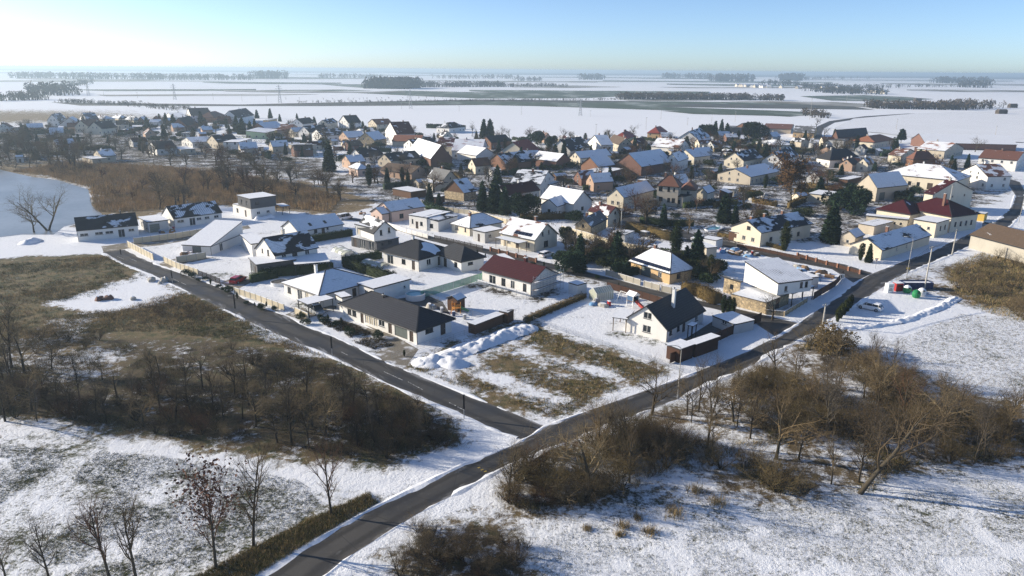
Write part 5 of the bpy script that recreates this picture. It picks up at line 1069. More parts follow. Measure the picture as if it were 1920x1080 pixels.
FIELDS=[
([(-595.79,941.74),(-345.85,924.97),(-185.58,1050.13),(-52.21,1143.51),(353.7,1111.88),(463.73,998.79),(452.64,916.16),(297,931.28),(26.64,979.96),(-238.35,900.83),(-361.77,880.99),(-515.65,869.24)],'road_band'),
([(-179.67,1016.31),(-80.67,1078.83),(89.4,1047.13),(244.26,1129.77),(432.98,1107.7),(437.34,1040.45),(248.08,1041.07),(186.06,954.8),(307.65,883.07),(364.53,835.38),(287.05,758.21),(181.46,864.92),(25.67,943.26),(-79.65,969.73)],'green'),
([(-337.61,1441.29),(-232.77,1582.63),(-3.07,1475.17),(232.9,1589.78),(252.63,1408.61),(123.05,1234.25),(-53.65,1175.36),(-147.85,1249.92),(-260.08,1363.1)],'green'),
([(-566.35,2157.35),(-436.27,2210.03),(-294.54,2005.55),(-330.36,1734.65),(-448.5,1918.67)],'green'),
([(-538.09,1536.82),(-380.36,1625.34),(-298.14,1564.31),(-429.68,1470.34)],'green'),
([(-899.87,1471.84),(-565.16,1614.77),(-519.43,1483.08),(-772.44,1395.22)],'green'),
([(-685.87,1205.46),(-460.83,1314.33),(-345.89,1312.77),(-425.88,1213.69),(-640.11,1153.98)],'dry'),
([(552.43,1417.33),(722.8,1516.81),(759.3,1419.57),(750.91,1313.64),(620.02,1189.19),(521.68,1201.77)],'green'),
([(328.1,1165.29),(498.32,1147.32),(536.47,1056.86),(480.19,972.8),(411.62,1052.34)],'dry'),
([(171.81,1198.55),(402.62,1267.73),(439.06,1240.26),(283.71,1156.92),(178.12,1127.19)],'dry'),
([(-4.7,2181.44),(194.08,2294.25),(312.32,2085.38),(135.99,1936.04),(-4.16,1948.72)],'dry'),
([(172.62,852.26),(291.53,836.02),(352.98,808.45),(290.51,767.52),(195.54,792.67)],'green'),
([(-1627.31,2337.6),(-1308.73,2576.59),(-889.5,2548.71),(-1203.26,2334.49),(-1467.49,2106.72)],'dry'),
([(-1271.91,3129.5),(-878.46,3549.2),(-642.78,3386.21),(-1006.23,3010)],'dry'),
([(81.55,3056.87),(576.74,3373.25),(631.67,3159.91),(179.91,2864.87)],'dry'),
([(409.08,2117.93),(1099.03,2386.97),(1138.1,2258.26),(492.81,2020.85)],'dry'),
([(259.32,590.08),(341.21,731.08),(463.73,838.25),(646.24,925.59),(458.49,572.85),(344.43,486.68),(288.01,504.9),(281.87,556.63)],'furrow'),
([(-13620.93,14990.13),(-11717.91,14992.67),(-9814.24,14995.22),(-7909.93,14997.76),(-6004.97,15000.31),(-4099.37,15002.86),(-2193.12,15005.4),(-1369.71,9367.45),(-2128.08,7782.42),(-3063.75,7646.94),(-4157.89,7877.47),(-4969.24,7586.05),(-5998.69,7668.67),(-9362.78,10299.8)],'road_band'),
([(-2840.59,15004.54),(-1707.46,15006.05),(-574.09,15007.57),(559.5,15009.08),(1693.32,15010.6),(2827.38,15012.12),(3961.66,15013.63),(2748.56,10411.72),(1385.92,7350.68),(827.57,7327.39),(260.79,6983.28),(-267.39,6987.85),(-794.02,6972.68),(-1811.72,9565.61)],'road_band'),
([(3421.49,15012.91),(4596.41,15014.48),(5771.58,15016.05),(6946.99,15017.62),(8122.64,15019.19),(9298.54,15020.77),(10474.69,15022.34),(11651.09,15023.91),(12827.73,15025.48),(7902.22,9250.68),(5299.92,6826.45),(4419.4,6329.9),(3892.4,6279.44),(3774.29,6971.17),(2965.11,6401.52),(2591.07,6733.17),(2029.89,6622.46),(2202.39,9658.24)],'road_band'),
([(-4593.15,5481.04),(-4070.68,5330.84),(-3651.17,5297.97),(-3374.21,5489.6),(-2946.13,5453.64),(-2528.36,5428.36),(-2131.92,5448.12),(-1881.7,4807.18),(-2154.91,4624.66),(-2598.33,4808.28),(-2848.52,4632.29),(-3241.79,4702.47),(-3631.22,4753.91),(-4277.04,5102.91)],'dry'),
([(-1833,5742.01),(-1551.71,5772.81),(-1302.88,5966.84),(-974.1,5800.3),(-697.66,5937.18),(-391.88,5841.58),(-95.66,5742.51),(-94.84,5693.04),(-328.65,4897.63),(-606.89,5163.33),(-830,4940.54),(-1125.77,5154.07),(-1390.03,5170.05),(-1827.92,5726.05)],'dry'),
([(171.92,5088.26),(429.66,5175.01),(679.4,5136.5),(932.26,5136.1),(1196.24,5184.24),(1433.97,5121.41),(1654.28,5024.32),(1575.6,4784.64),(1272.48,4542.96),(1020.39,4419.92),(809.63,4458.44),(618.91,4677.73),(391.26,4710.96),(157.76,4667.15)],'green'),
([(1815.06,4872.28),(2084.84,4929.15),(2308.32,4875.79),(2585.31,4935.15),(2873.77,5004.11),(3132.19,5013.73),(3318.04,4914.1),(2992.62,4430.76),(2606.53,4169.91),(2382.67,4146.51),(2266.85,4325.47),(2051.22,4331.11),(1856.89,4388.6),(1658.91,4451.86)],'dry'),
([(-1957.61,3753.36),(-1745.49,3743.56),(-1553.63,3780.57),(-1343.63,3777.91),(-1143.8,3808.27),(-922.49,3764.4),(-713.88,3762.04),(-677.98,3572.25),(-833.56,3400.3),(-1036.05,3448.34),(-1221.15,3432.38),(-1392.62,3387.45),(-1601.33,3433.31),(-1925.31,3691.22)],'green'),
([(421.65,3500.86),(603.72,3506.98),(777.37,3472.5),(970.62,3522.42),(1138.42,3478.43),(1311.12,3459.46),(1522.56,3535.35),(1415.07,3284.72),(1216.5,3208.72),(1002.09,3060.11),(853.65,3096.09),(710.24,3171.32),(547.73,3180.29),(393.79,3268.44)],'green'),
([(1640.21,3308.61),(1780.4,3273.54),(1934.87,3268.42),(2142.95,3348.17),(2283.96,3318.88),(2448.06,3324.92),(2593.13,3305.86),(2436.07,3104.77),(2186.53,2968.19),(1991.81,2892.53),(1902.4,2970.72),(1699.09,2868.39),(1574.14,2892.65),(1554.34,3134.66)],'dry'),
([(-1885.81,2798.61),(-1814.93,2830.05),(-1716.19,2818.89),(-1617.97,2807.36),(-1507.33,2771.51),(-1417.12,2771.25),(-1348.84,2816.96),(-1299.66,2713.77),(-1262.69,2467.83),(-1376.54,2529.9),(-1446.52,2508.49),(-1556.02,2554.58),(-1608.73,2507.03),(-1809.03,2684.13)],'dry'),
([(-453.85,3096.37),(-319.96,3098.58),(-183.38,3058.81),(-50.56,3038.92),(81.97,3072.76),(214.15,3059.65),(344.3,3038.59),(324.65,2864.18),(197.79,2824.5),(74.67,2796.87),(-45.65,2744.82),(-167.44,2792.3),(-297.11,2876.58),(-421.12,2872.28)],'dry'),
([(560.59,2704.4),(659.71,2696.97),(752.27,2668.1),(861.34,2697.99),(950.79,2666.28),(1065.49,2705.04),(1149.65,2665.9),(1095.65,2540),(952.44,2416.48),(851.59,2386.55),(771.62,2415.39),(677.81,2402.52),(599.59,2449.78),(525.82,2535.72)],'green'),
([(-996.99,2365.81),(-928.99,2381.54),(-850.02,2369.27),(-777.2,2373.55),(-704.63,2379.59),(-631.92,2386.49),(-559.16,2395.05),(-532.65,2280.93),(-563.2,2125.66),(-641.54,2165.42),(-694.28,2118.99),(-771.81,2150.12),(-835.51,2140.62),(-958.77,2274.62)],'green'),
([(1107.83,2077.76),(1178.6,2070),(1258.77,2078.81),(1333.94,2078.77),(1398.5,2062.99),(1483.37,2077.43),(1551.22,2067.65),(1449.69,1931.38),(1327.91,1858.23),(1271.63,1874.54),(1188.98,1851.32),(1114.83,1839.47),(1079.95,1895.56),(1048.71,1966.12)],'dry'),
([(-99.59,1657.66),(-9.59,1673.86),(81.01,1666.41),(170.74,1658.23),(263.22,1673.42),(355.07,1677.75),(443.46,1667.21),(409.36,1537.84),(310.68,1466.08),(226.82,1439.81),(148.57,1440.71),(71.62,1470.88),(-8.22,1440.45),(-94.65,1575.18)],'green'),
([(-590.87,1500.74),(-527.67,1496.4),(-464.06,1489.56),(-405.83,1500.69),(-340.3,1483.76),(-280.04,1487.64),(-220.03,1495.41),(-212.58,1444.39),(-265.18,1408.06),(-324.01,1412.14),(-379,1400.67),(-432.84,1388.5),(-497.19,1409.22),(-563.52,1430.69)],'dry')]
FARWOODS=[
((-351.64,1728),(-253.75,1709.33),120,26,420,0),
((-270.65,1860.43),(-11.56,2007.54),90,15,300,0),
((-11.38,1976.49),(159.99,2066.15),120,10,140,0),
((177.47,1178),(398.64,1199.51),60,11,500,1),
((398.64,1199.51),(437.27,1185.86),40,10,90,1),
((836.04,2193.61),(953.07,2135.53),140,14,150,0),
((841.45,1883.74),(807.31,1552.75),120,14,220,0),
((888.1,2056.08),(1216.81,2283.58),90,12,110,0),
((1261.53,2368.03),(1603.14,2559.2),60,10,60,0),
((2014.42,3459.85),(2238.31,3420.34),200,30,150,0),
((1513.03,2414.55),(1579.33,2436.18),80,26,40,0),
((1438.31,4013.78),(1536.35,3967.78),200,40,130,0),
((1733.06,4395.54),(2700.11,5536.79),200,20,90,0),
((976.47,3497.74),(1156.24,3507.24),200,36,120,0),
((318.91,3781.49),(423.41,3740.61),200,30,60,0),
((900.71,4512.41),(1169.53,4421.58),250,36,90,0),
((872.01,2641.43),(965.58,2585.11),200,18,80,0),
((-1945.04,2796.58),(-1750.52,2841.67),200,24,110,0),
((-1608.68,2610.36),(-1302.74,2720.24),200,24,150,0),
((-1275.81,2663.74),(-987.15,2829.89),200,22,160,0),
((-1108.87,3180.38),(-984.44,3262.85),200,34,90,0),
((-921.71,3518.68),(-632.34,3606.02),200,22,80,0),
((-269.64,3626.27),(76.99,3966.41),250,22,90,0),
((-6.93,3144.57),(106.01,3128.13),200,18,50,0),
((-848.89,1277.46),(-738.59,1143.93),60,20,70,0),
((-882.5,1331.5),(-1206.44,2051.18),40,12,140,0),
((-673.49,959.74),(-639.95,1018.45),40,12,90,1),
((-595.79,941.74),(-468.91,876.86),25,5,160,1),
((-462.55,864.79),(-359.34,776.74),25,5,90,1),
((-285.58,973.06),(193.38,1170.53),12,4,220,0),
((-598.88,941.19),(435.92,1037.03),8,1.6,0,0),
((466.01,943.64),(576.35,921.72),60,10,330,1),
((584.79,935.42),(663.22,986.88),50,12,90,1),
((336.38,811.21),(322.34,737),20,8,50,1)]
ROADTREES=[
(-277.79,1069.79,4.14),
(-238.67,1058.47,4.1),
(-235.17,1077.96,4.17),
(-228.8,1088.85,4.21),
(-224.62,1099.52,4.25),
(-220,1100.42,4.25),
(-206.74,1111.04,4.29),
(-200.06,1114.39,4.31),
(-191.53,1126.34,4.35),
(-170.84,1130.45,4.37),
(-164.3,1142.26,4.41),
(-334.82,1078.01,4.17),
(-266.64,1081.53,4.18),
(-149.44,1155.97,4.46),
(-137.13,1158.47,4.47),
(-124.76,1160.97,4.48),
(-112.33,1163.49,4.49),
(-99.86,1166.01,4.5)]
PYLONS=[
(-120.38,855.84,21.67),
(68.71,748.41,16.95),
(-311.47,976.45,23.26),
(-484.66,1048.76,22.02),
(-683.85,1180.52,21.43)]
POLES=[
(8.57,758.74,8.08),
(77.44,732.18,6.25),
(141.75,699.63,8.47),
(105.21,575.04,9.48),
(58.21,509.7,8.63),
(12.68,493.54,8.2),
(206.41,677.5,9.65),
(178.2,653.67,7.93),
(149.91,625.03,6.26),
(-200.59,893.55,10.71),
(-129.03,842.81,7.15),
(-60.03,808.55,5.73),
(-273.79,937.08,8.58),
(-344.01,1020.78,7.18),
(-426.64,1041.24,9.14),
(-560.65,1093.24,8.44),
(-376.04,1014.85,9.99),
(-638.1,1142.74,8.81),
(347.64,522.14,8.66),
(311.23,589.76,8.88),
(518.18,1141.36,11.22),
(291.81,717.26,20.31),
(-813.06,1317.54,13.8)]
STREET_POLES=[
(56.81,122.01,4.42),
(88.66,145.9,9.55),
(112.72,176.56,6.7),
(140.04,225.71,10.85),
(137.35,208,5.64),
(31.59,202.69,6.29)]
LAMPS=[
(88.84,153.63,9.85,-1),
(23.61,91.73,8.13,-1),
(158.05,218.06,8.38,-1)]
LANTERNS=[
(-51.16,124.13,4.68),
(-72.94,145.88,2.98),
(-95.05,166.89,2.14),
(-6.26,85.26,3.43),
(-28.99,106.36,3.32)]
PLANTS=[
('slim1',-18.66,63.65,9.97,'young_tree','young bare tree on the roadside bank nearest the junction','tree',None),
('slim0',-24.92,58.39,12.38,'young_tree','young bare tree between the red-leaved one and the junction','tree',None),
('slimleaf',-27.3,55.28,12.7,'young_tree','young tree with last dark red leaves on roadside bank','tree',None),
('slim0',-33.72,53.48,11.41,'young_tree','taller bare sapling in lower left field next to red-leaved tree','tree',None),
('slim1',-36.05,53.32,10.92,'young_tree','second bare sapling leftwards from the red-leaved tree','tree',None),
('slim2',-41.45,53.25,8.7,'young_tree','reddish bare sapling in the lower left corner field','tree',None),
('slim3',-45.46,53.35,5.9,'young_tree','bare sapling cut by the left picture edge','tree',None),
('willow',-131.7,196.76,15.39,'willow','twin-stemmed bare willow on the pond shore','tree',None),
('big2',-133.8,193.92,9.62,'willow','bare willow leaning leftwards over pond beside twin-stemmed willow','tree',None),
('big2',-111.33,231.75,12.64,'bare_tree','tall bare tree behind the two long bungalows','tree',None),
('big1',-109.56,233.73,11.69,'bare_tree','tall bare tree right behind first of tall reed trees','tree',None),
('big0',-115.63,229.68,8.75,'bare_tree','crooked bare tree at the reed bed by the pond','tree',None),
('big0',-115.03,293.21,9.17,'bare_tree','broad bare tree at the end of the reed bed','tree',None),
('big0',-117.13,287.28,9,'bare_tree','bare tree left of the broad one at the reed bed','tree',None),
('big0',-104.14,314.39,8.16,'bare_tree','wide bare tree between reed bed and cube house','tree',None),
('big0',-107.91,298.1,8.21,'bare_tree','dense bare tree in middle of reed bed edge','tree',None),
('big1',-94.96,303.46,7.23,'bare_tree','low wide bare tree near the lone spruce','tree',None),
('oak',96.06,242.47,18.38,'oak_tree','tall oak keeping its brown leaves in the village middle','tree',None),
('spruce0',-83.04,322.51,14.01,'spruce','lone tall dark spruce beside beige cube house','tree',None),
('spruce1',-9.84,230.37,10.51,'spruce','left spruce of dense trio behind cubic bungalow','tree',None),
('spruce2',-5.77,228.71,11.65,'spruce','tallest spruce of dense trio behind cubic bungalow','tree',None),
('spruce0',-2.59,225.26,9.63,'spruce','right spruce of dense trio behind cubic bungalow','tree',None),
('roundtree',2.53,221.99,7.83,'evergreen_tree','dark rounded evergreen right of the spruce trio','tree',None),
('spruce1',-28.43,241.15,7.88,'spruce','slender spruce before the old stone barn','tree',None),
('spruce2',65.18,215.32,9.26,'spruce','broad spruce beside the builder yard','tree',None),
('spruce0',86.8,189.19,12.33,'spruce','big dense conifer right of the long black-roofed house','tree',None),
('roundtree',112.32,231.71,9.54,'evergreen_tree','dark pine clump left of burgundy hip roof','tree',None),
('roundtree',110.27,236.27,7.74,'evergreen_tree','dark pine next to big dense conifer','tree',None),
('columnar',70.8,179.7,7.63,'conifer','slim olive conifer before the long black-roofed house','tree',None),
('spruce1',45.01,208.34,7.24,'spruce','dark spruce behind the yew hedge by parked cars','tree',None),
('roundtree',159.31,479.11,13.82,'evergreen_tree','large dark round conifer at village back edge','tree',None),
('spruce1',153.86,535.64,11.54,'spruce','right spruce of skyline pair by orange barn','tree',None),
('spruce0',146.52,526.06,10.97,'spruce','left spruce of skyline pair by orange barn','tree',None),
('spruce2',150.28,509.38,10.28,'spruce','lower spruce beside skyline pair by orange barn','tree',None),
('roundtree',132.19,491.9,11,'evergreen_tree','dark evergreen left of the skyline spruce pair','tree',None),
('spruce0',-19.86,486.85,13.67,'spruce','left tree of dark pair on the field edge','tree',None),
('spruce2',-15.55,487.22,13.33,'spruce','right tree of dark pair on the field edge','tree',None),
('roundtree',15.41,453.61,8.55,'evergreen_tree','dark rounded evergreen on the field edge','tree',None),
('roundtree',24.16,441.21,6.74,'evergreen_tree','small dark evergreen right of rounded one on field edge','tree',None),
('pine',257.76,479.77,9.37,'pine_tree','umbrella-shaped pine beside orange hip roof','tree',None),
('spruce1',26.32,371.36,10.34,'spruce','narrow spruce beside white house in village middle','tree',None),
('spruce2',0.81,332.8,6.9,'spruce','small spruce before orange brick barn','tree',None),
('spruce2',-188.96,504.67,11.97,'conifer','dark conifer among the houses of the far left village','tree','conifers of the far left village'),
('spruce2',-183.55,505.16,9.46,'conifer','dark conifer among the houses of the far left village','tree','conifers of the far left village'),
('spruce1',-280.05,664.65,8.99,'conifer','dark conifer among the houses of the far left village','tree','conifers of the far left village'),
('spruce0',-248.28,577.5,11.97,'conifer','dark conifer among the houses of the far left village','tree','conifers of the far left village'),
('spruce0',-259.54,667.11,7.13,'conifer','dark conifer among the houses of the far left village','tree','conifers of the far left village'),
('spruce0',-275.02,574.71,10.69,'conifer','dark conifer among the houses of the far left village','tree','conifers of the far left village'),
('spruce2',-259.9,554.64,10.73,'conifer','dark conifer among the houses of the far left village','tree','conifers of the far left village'),
('spruce0',-224.24,671.35,9.55,'conifer','dark conifer among the houses of the far left village','tree','conifers of the far left village'),
('spruce2',-236.06,669.93,8.11,'conifer','dark conifer among the houses of the far left village','tree','conifers of the far left village'),
('spruce0',-202.79,631.39,6.76,'conifer','dark conifer among the houses of the far left village','tree','conifers of the far left village'),
('spruce2',-160.65,586.62,7.56,'conifer','dark conifer among the houses of the far left village','tree','conifers of the far left village'),
('spruce0',-200.98,525.89,12.08,'conifer','dark conifer among the houses of the far left village','tree','conifers of the far left village'),
('spruce0',-295.99,608.06,7.82,'conifer','dark conifer among the houses of the far left village','tree','conifers of the far left village'),
('spruce2',-200.46,674.21,4.81,'conifer','dark conifer among the houses of the far left village','tree','conifers of the far left village'),
('spruce1',15.49,157.69,8.69,'juniper','tall dark juniper beside the lane behind burgundy house','tree',None),
('roundtree',14.06,156.75,5.55,'evergreen_bush','wide olive evergreen below tall dark juniper','bush',None),
('bush0',11.38,167.11,2.68,'evergreen_bush','low dark evergreen bush right of the solar roof house','bush',None),
('bush0',12.99,164.19,3.16,'evergreen_bush','second low dark evergreen bush near the tall juniper','bush',None),
('columnar',43.81,151.12,5.99,'conifer','dense dark conifer right of ochre bungalow','tree',None),
('roundtree',46.41,156.34,4.16,'evergreen_bush','dark evergreen bush behind the dense conifer','bush',None),
('roundtree',24.62,153.54,3.73,'evergreen_bush','round green bush before the ochre bungalow','bush',None),
('thuja',86.34,170.42,4.35,'conifer','left one of two garden conifers behind brick pillar fence','tree',None),
('spruce1',87.37,168.41,4.97,'conifer','right one of two garden conifers behind brick pillar fence','tree',None),
('roundtree',14.44,188.62,4.15,'evergreen_bush','evergreen bush next to old cottage at lane bend','bush',None),
('thuja',40.83,129.67,3.57,'thuja','thuja standing before the yellow stone wall','bush','thujas at the stone wall'),
('thuja',41.59,129.06,3.45,'thuja','thuja standing before the yellow stone wall','bush','thujas at the stone wall'),
('thuja',42.23,128.46,3.43,'thuja','thuja standing before the yellow stone wall','bush','thujas at the stone wall'),
('columnar',60.83,124.97,2.94,'young_conifer','young green conifer in the row beside the parking lot','tree','conifer row beside the parking lot'),
('columnar',62.23,126.79,3.08,'young_conifer','young green conifer in the row beside the parking lot','tree','conifer row beside the parking lot'),
('columnar',63.91,128.97,3.02,'young_conifer','young green conifer in the row beside the parking lot','tree','conifer row beside the parking lot'),
('columnar',65.39,130.9,3.06,'young_conifer','young green conifer in the row beside the parking lot','tree','conifer row beside the parking lot'),
('columnar',66.81,132.87,2.87,'young_conifer','young green conifer in the row beside the parking lot','tree','conifer row beside the parking lot'),
('olivebush',52.67,110.33,4.92,'willow_bush','large olive-brown bush below the leaning pole by parking lot','bush',None),
('big1',-28.63,502.1,11.57,'bare_tree','round bare tree left of the dark skyline pair','tree',None),
('fruit',-8.13,495.74,8.94,'bare_tree','bare tree right of the dark skyline pair','tree',None),
('fruit',-2.6,488.32,7.76,'bare_tree','smaller bare tree near the dark skyline pair','tree',None),
('fruit',32.19,468.82,10.17,'bare_tree','pale bare birch on the field edge','tree',None),
('fruit',64.6,486.26,8.08,'bare_tree','low round bare tree on the field edge','tree',None),
('fruit',84.54,512,9.59,'bare_tree','wide round bare tree beside pale green house','tree',None),
('fruit',37.03,455.31,7.6,'bare_tree','bare shrub-like tree right of pale birch','tree',None),
('big0',273.91,426.44,10.24,'bare_tree','bare tree before the long snowy barn','tree',None),
('big0',163.07,320.82,10.69,'bare_tree','bare tree left of the burgundy village roofs','tree',None),
('big2',126.63,285.72,11.09,'bare_tree','slim bare tree right of the brown-leaved oak','tree',None),
('big1',80.14,293.14,9.84,'bare_tree','spreading bare tree in orchard by the long barn','tree',None),
('big0',46.82,284.47,8.09,'bare_tree','bare garden tree above white cottage','tree',None),
('big2',50.35,199.13,7.73,'bare_tree','bare fruit tree beside the swimming pool','tree',None),
('fruit',218.08,507.01,10.23,'bare_tree','bare tree at the start of the field road','tree',None),
('fruit',252.81,606.05,10.4,'bare_tree','small bare tree where the field road leaves','tree',None),
('fruit',48.89,125.58,6.28,'bare_shrub','spreading bare shrub before the stone-based house','bush',None),
('fruit',35.87,143.74,5.63,'bare_shrub','bare feathery tree at corner of ochre bungalow','tree',None),
('fruit',28.83,198.36,4.64,'bare_tree','bare tree beside old cottage at lane bend','tree',None),
('slim3',24.56,78.85,9.54,'bare_tree','slender dark tree on the road side of right thicket','tree',None),
('big1',40.54,81.26,10.75,'bare_tree','pale forked tree in middle of right thicket','tree',None),
('slim2',55.44,75.04,9.29,'bare_tree','upright bare tree near right end of thicket','tree',None),
('big3',54.78,80.39,9.25,'bare_tree','reddish bare tree before the right meadow','tree',None),
('big0',19.05,86.76,9.32,'bare_tree','wide bare tree rooted at the roadside by plot corner','tree',None),
('slim0',18.29,76.44,7.96,'bare_tree','bare sapling below the wide roadside tree','tree',None),
('slim2',12.44,77.24,7.39,'bare_tree','bare sapling in front of the plot corner','tree',None),
('big2',29.6,85.11,7.7,'bare_tree','bushy bare tree behind the slender dark one','tree',None),
('big3',31.94,75.66,9.81,'bare_tree','wide twiggy tree in thicket before the forked one','tree',None),
('big1',65.58,84.22,8.39,'bare_tree','bare tree at right picture edge above meadow','tree',None),
('slim1',51.38,83.99,9.84,'bare_tree','bare tree behind the leaning willow','tree',None),
('big2',8.69,68.02,10.37,'bare_tree','big ragged tree at lower end of right thicket','tree',None),
('slim3',13.44,70.2,7.7,'bare_tree','thin tree beside the big ragged one','tree',None),
('lean',38.66,68.44,16.35,'leaning_willow','big willow leaning rightwards at the thicket front','tree',None),
('wslim0',-27.07,78.04,10.7,'bare_tree','tall thin bare tree in the dark wood left of the road','tree','trees of the left wood'),
('wbig0',-24.62,87.59,7.54,'bare_tree','tall thin bare tree in the dark wood left of the road','tree','trees of the left wood'),
('slim2',-22.45,86.06,9.1,'bare_tree','tall thin bare tree in the dark wood left of the road','tree','trees of the left wood'),
('wbig1',-21.64,87.96,7.72,'bare_tree','tall thin bare tree in the dark wood left of the road','tree','trees of the left wood'),
('wslim1',-17.2,83.59,6.84,'bare_tree','tall thin bare tree in the dark wood left of the road','tree','trees of the left wood'),
('big3',-51.71,95.9,7.16,'bare_tree','tall thin bare tree in the dark wood left of the road','tree','trees of the left wood'),
('wslim0',-52.43,94.96,6.86,'bare_tree','tall thin bare tree in the dark wood left of the road','tree','trees of the left wood'),
('wbig0',-60.8,96.67,4.86,'bare_tree','tall thin bare tree in the dark wood left of the road','tree','trees of the left wood'),
('slim2',-65.01,97.36,4.97,'bare_tree','tall thin bare tree in the dark wood left of the road','tree','trees of the left wood'),
('wbig1',-70.66,100.41,5.86,'bare_tree','tall thin bare tree in the dark wood left of the road','tree','trees of the left wood'),
('wslim1',-77.01,100.7,12.9,'bare_tree','tall thin bare tree in the dark wood left of the road','tree','trees of the left wood'),
('big3',-73.83,98.75,9.41,'bare_tree','tall thin bare tree in the dark wood left of the road','tree','trees of the left wood'),
('wslim0',-36.14,88.68,9.45,'bare_tree','tall thin bare tree in the dark wood left of the road','tree','trees of the left wood'),
('wbig0',-38.86,90.62,7.89,'bare_tree','tall thin bare tree in the dark wood left of the road','tree','trees of the left wood'),
('slim2',-33.19,87.13,8.58,'bare_tree','tall thin bare tree in the dark wood left of the road','tree','trees of the left wood'),
('wbig1',-44.62,93.65,7.44,'bare_tree','tall thin bare tree in the dark wood left of the road','tree','trees of the left wood'),
('wslim1',-45.77,91.01,7.28,'bare_tree','tall thin bare tree in the dark wood left of the road','tree','trees of the left wood'),
('big3',-25.84,82.73,8.26,'bare_tree','tall thin bare tree in the dark wood left of the road','tree','trees of the left wood'),
('wslim0',-37.2,82.54,8.24,'bare_tree','tall thin bare tree in the dark wood left of the road','tree','trees of the left wood'),
('wbig0',-44.04,83.89,8.34,'bare_tree','tall thin bare tree in the dark wood left of the road','tree','trees of the left wood'),
('slim2',-51.15,86.82,7.03,'bare_tree','tall thin bare tree in the dark wood left of the road','tree','trees of the left wood'),
('wbig1',-56.16,86.73,6.26,'bare_tree','tall thin bare tree in the dark wood left of the road','tree','trees of the left wood'),
('wslim1',-61.64,87.43,6.68,'bare_tree','tall thin bare tree in the dark wood left of the road','tree','trees of the left wood'),
('big3',-64.72,86.59,7.77,'bare_tree','tall thin bare tree in the dark wood left of the road','tree','trees of the left wood'),
('wslim0',-67.57,86.54,9.28,'bare_tree','tall thin bare tree in the dark wood left of the road','tree','trees of the left wood'),
('wbig0',-19.48,87.36,6.3,'bare_tree','tall thin bare tree in the dark wood left of the road','tree','trees of the left wood'),
('slim2',-34.46,95.66,6.73,'bare_tree','tall thin bare tree in the dark wood left of the road','tree','trees of the left wood'),
('wbig1',-29.17,92.17,7.35,'bare_tree','tall thin bare tree in the dark wood left of the road','tree','trees of the left wood'),
('wslim1',-40.39,87,7.81,'bare_tree','tall thin bare tree in the dark wood left of the road','tree','trees of the left wood'),
('big3',-33.07,82.61,7.52,'bare_tree','tall thin bare tree in the dark wood left of the road','tree','trees of the left wood'),
('wslim0',-29.39,84.13,7.62,'bare_tree','tall thin bare tree in the dark wood left of the road','tree','trees of the left wood'),
('wbig0',-22.04,82.79,7.16,'bare_tree','tall thin bare tree in the dark wood left of the road','tree','trees of the left wood'),
('slim2',-17.37,80.06,6.64,'bare_tree','tall thin bare tree in the dark wood left of the road','tree','trees of the left wood'),
('wbig1',-13.43,80.81,5.95,'bare_tree','tall thin bare tree in the dark wood left of the road','tree','trees of the left wood'),
('wslim1',-47.94,87.67,7.46,'bare_tree','tall thin bare tree in the dark wood left of the road','tree','trees of the left wood'),
('big3',-55.46,90.84,6.47,'bare_tree','tall thin bare tree in the dark wood left of the road','tree','trees of the left wood'),
('wslim0',-60.18,89.91,6.42,'bare_tree','tall thin bare tree in the dark wood left of the road','tree','trees of the left wood'),
('wbig0',-66.4,91.5,7.3,'bare_tree','tall thin bare tree in the dark wood left of the road','tree','trees of the left wood'),
('slim2',-70.71,92.29,10.12,'bare_tree','tall thin bare tree in the dark wood left of the road','tree','trees of the left wood'),
('wbig1',-42.6,85.42,6.95,'bare_tree','tall thin bare tree in the dark wood left of the road','tree','trees of the left wood'),
('wslim1',-35.6,84.77,7.29,'bare_tree','tall thin bare tree in the dark wood left of the road','tree','trees of the left wood'),
('big3',-23.58,80.65,7.39,'bare_tree','tall thin bare tree in the dark wood left of the road','tree','trees of the left wood'),
('wslim0',-18.96,78.04,6.52,'bare_tree','tall thin bare tree in the dark wood left of the road','tree','trees of the left wood'),
('wbig0',-14.26,77.47,5.78,'bare_tree','tall thin bare tree in the dark wood left of the road','tree','trees of the left wood'),
('slim2',-11.23,79.48,5.16,'bare_tree','tall thin bare tree in the dark wood left of the road','tree','trees of the left wood'),
('wbig1',-29.01,78.54,6.9,'bare_tree','tall thin bare tree in the dark wood left of the road','tree','trees of the left wood'),
('wslim1',-24.69,77.3,7.17,'bare_tree','tall thin bare tree in the dark wood left of the road','tree','trees of the left wood'),
('big3',-47.49,82.37,6.03,'bare_tree','tall thin bare tree in the dark wood left of the road','tree','trees of the left wood'),
('wslim0',-52.67,83.01,6.06,'bare_tree','tall thin bare tree in the dark wood left of the road','tree','trees of the left wood'),
('wbig0',-58.37,84.39,6.51,'bare_tree','tall thin bare tree in the dark wood left of the road','tree','trees of the left wood'),
('slim2',-62.08,83.59,6.84,'bare_tree','tall thin bare tree in the dark wood left of the road','tree','trees of the left wood'),
('wbig1',-66.23,83.52,7.57,'bare_tree','tall thin bare tree in the dark wood left of the road','tree','trees of the left wood')]
WOOD_LEFT=[
(-90.03,109.24),
(-75.3,115.79),
(-57.44,107.59),
(-47.97,110.13),
(-34.58,106.92),
(-26.53,102.1),
(-18.54,94.49),
(-11.62,88.45),
(-5.42,83.06),
(-5.11,77.86),
(-16.51,75.54),
(-29.69,76.59),
(-44.44,80.31),
(-59.06,84.38),
(-72.14,84.92)]
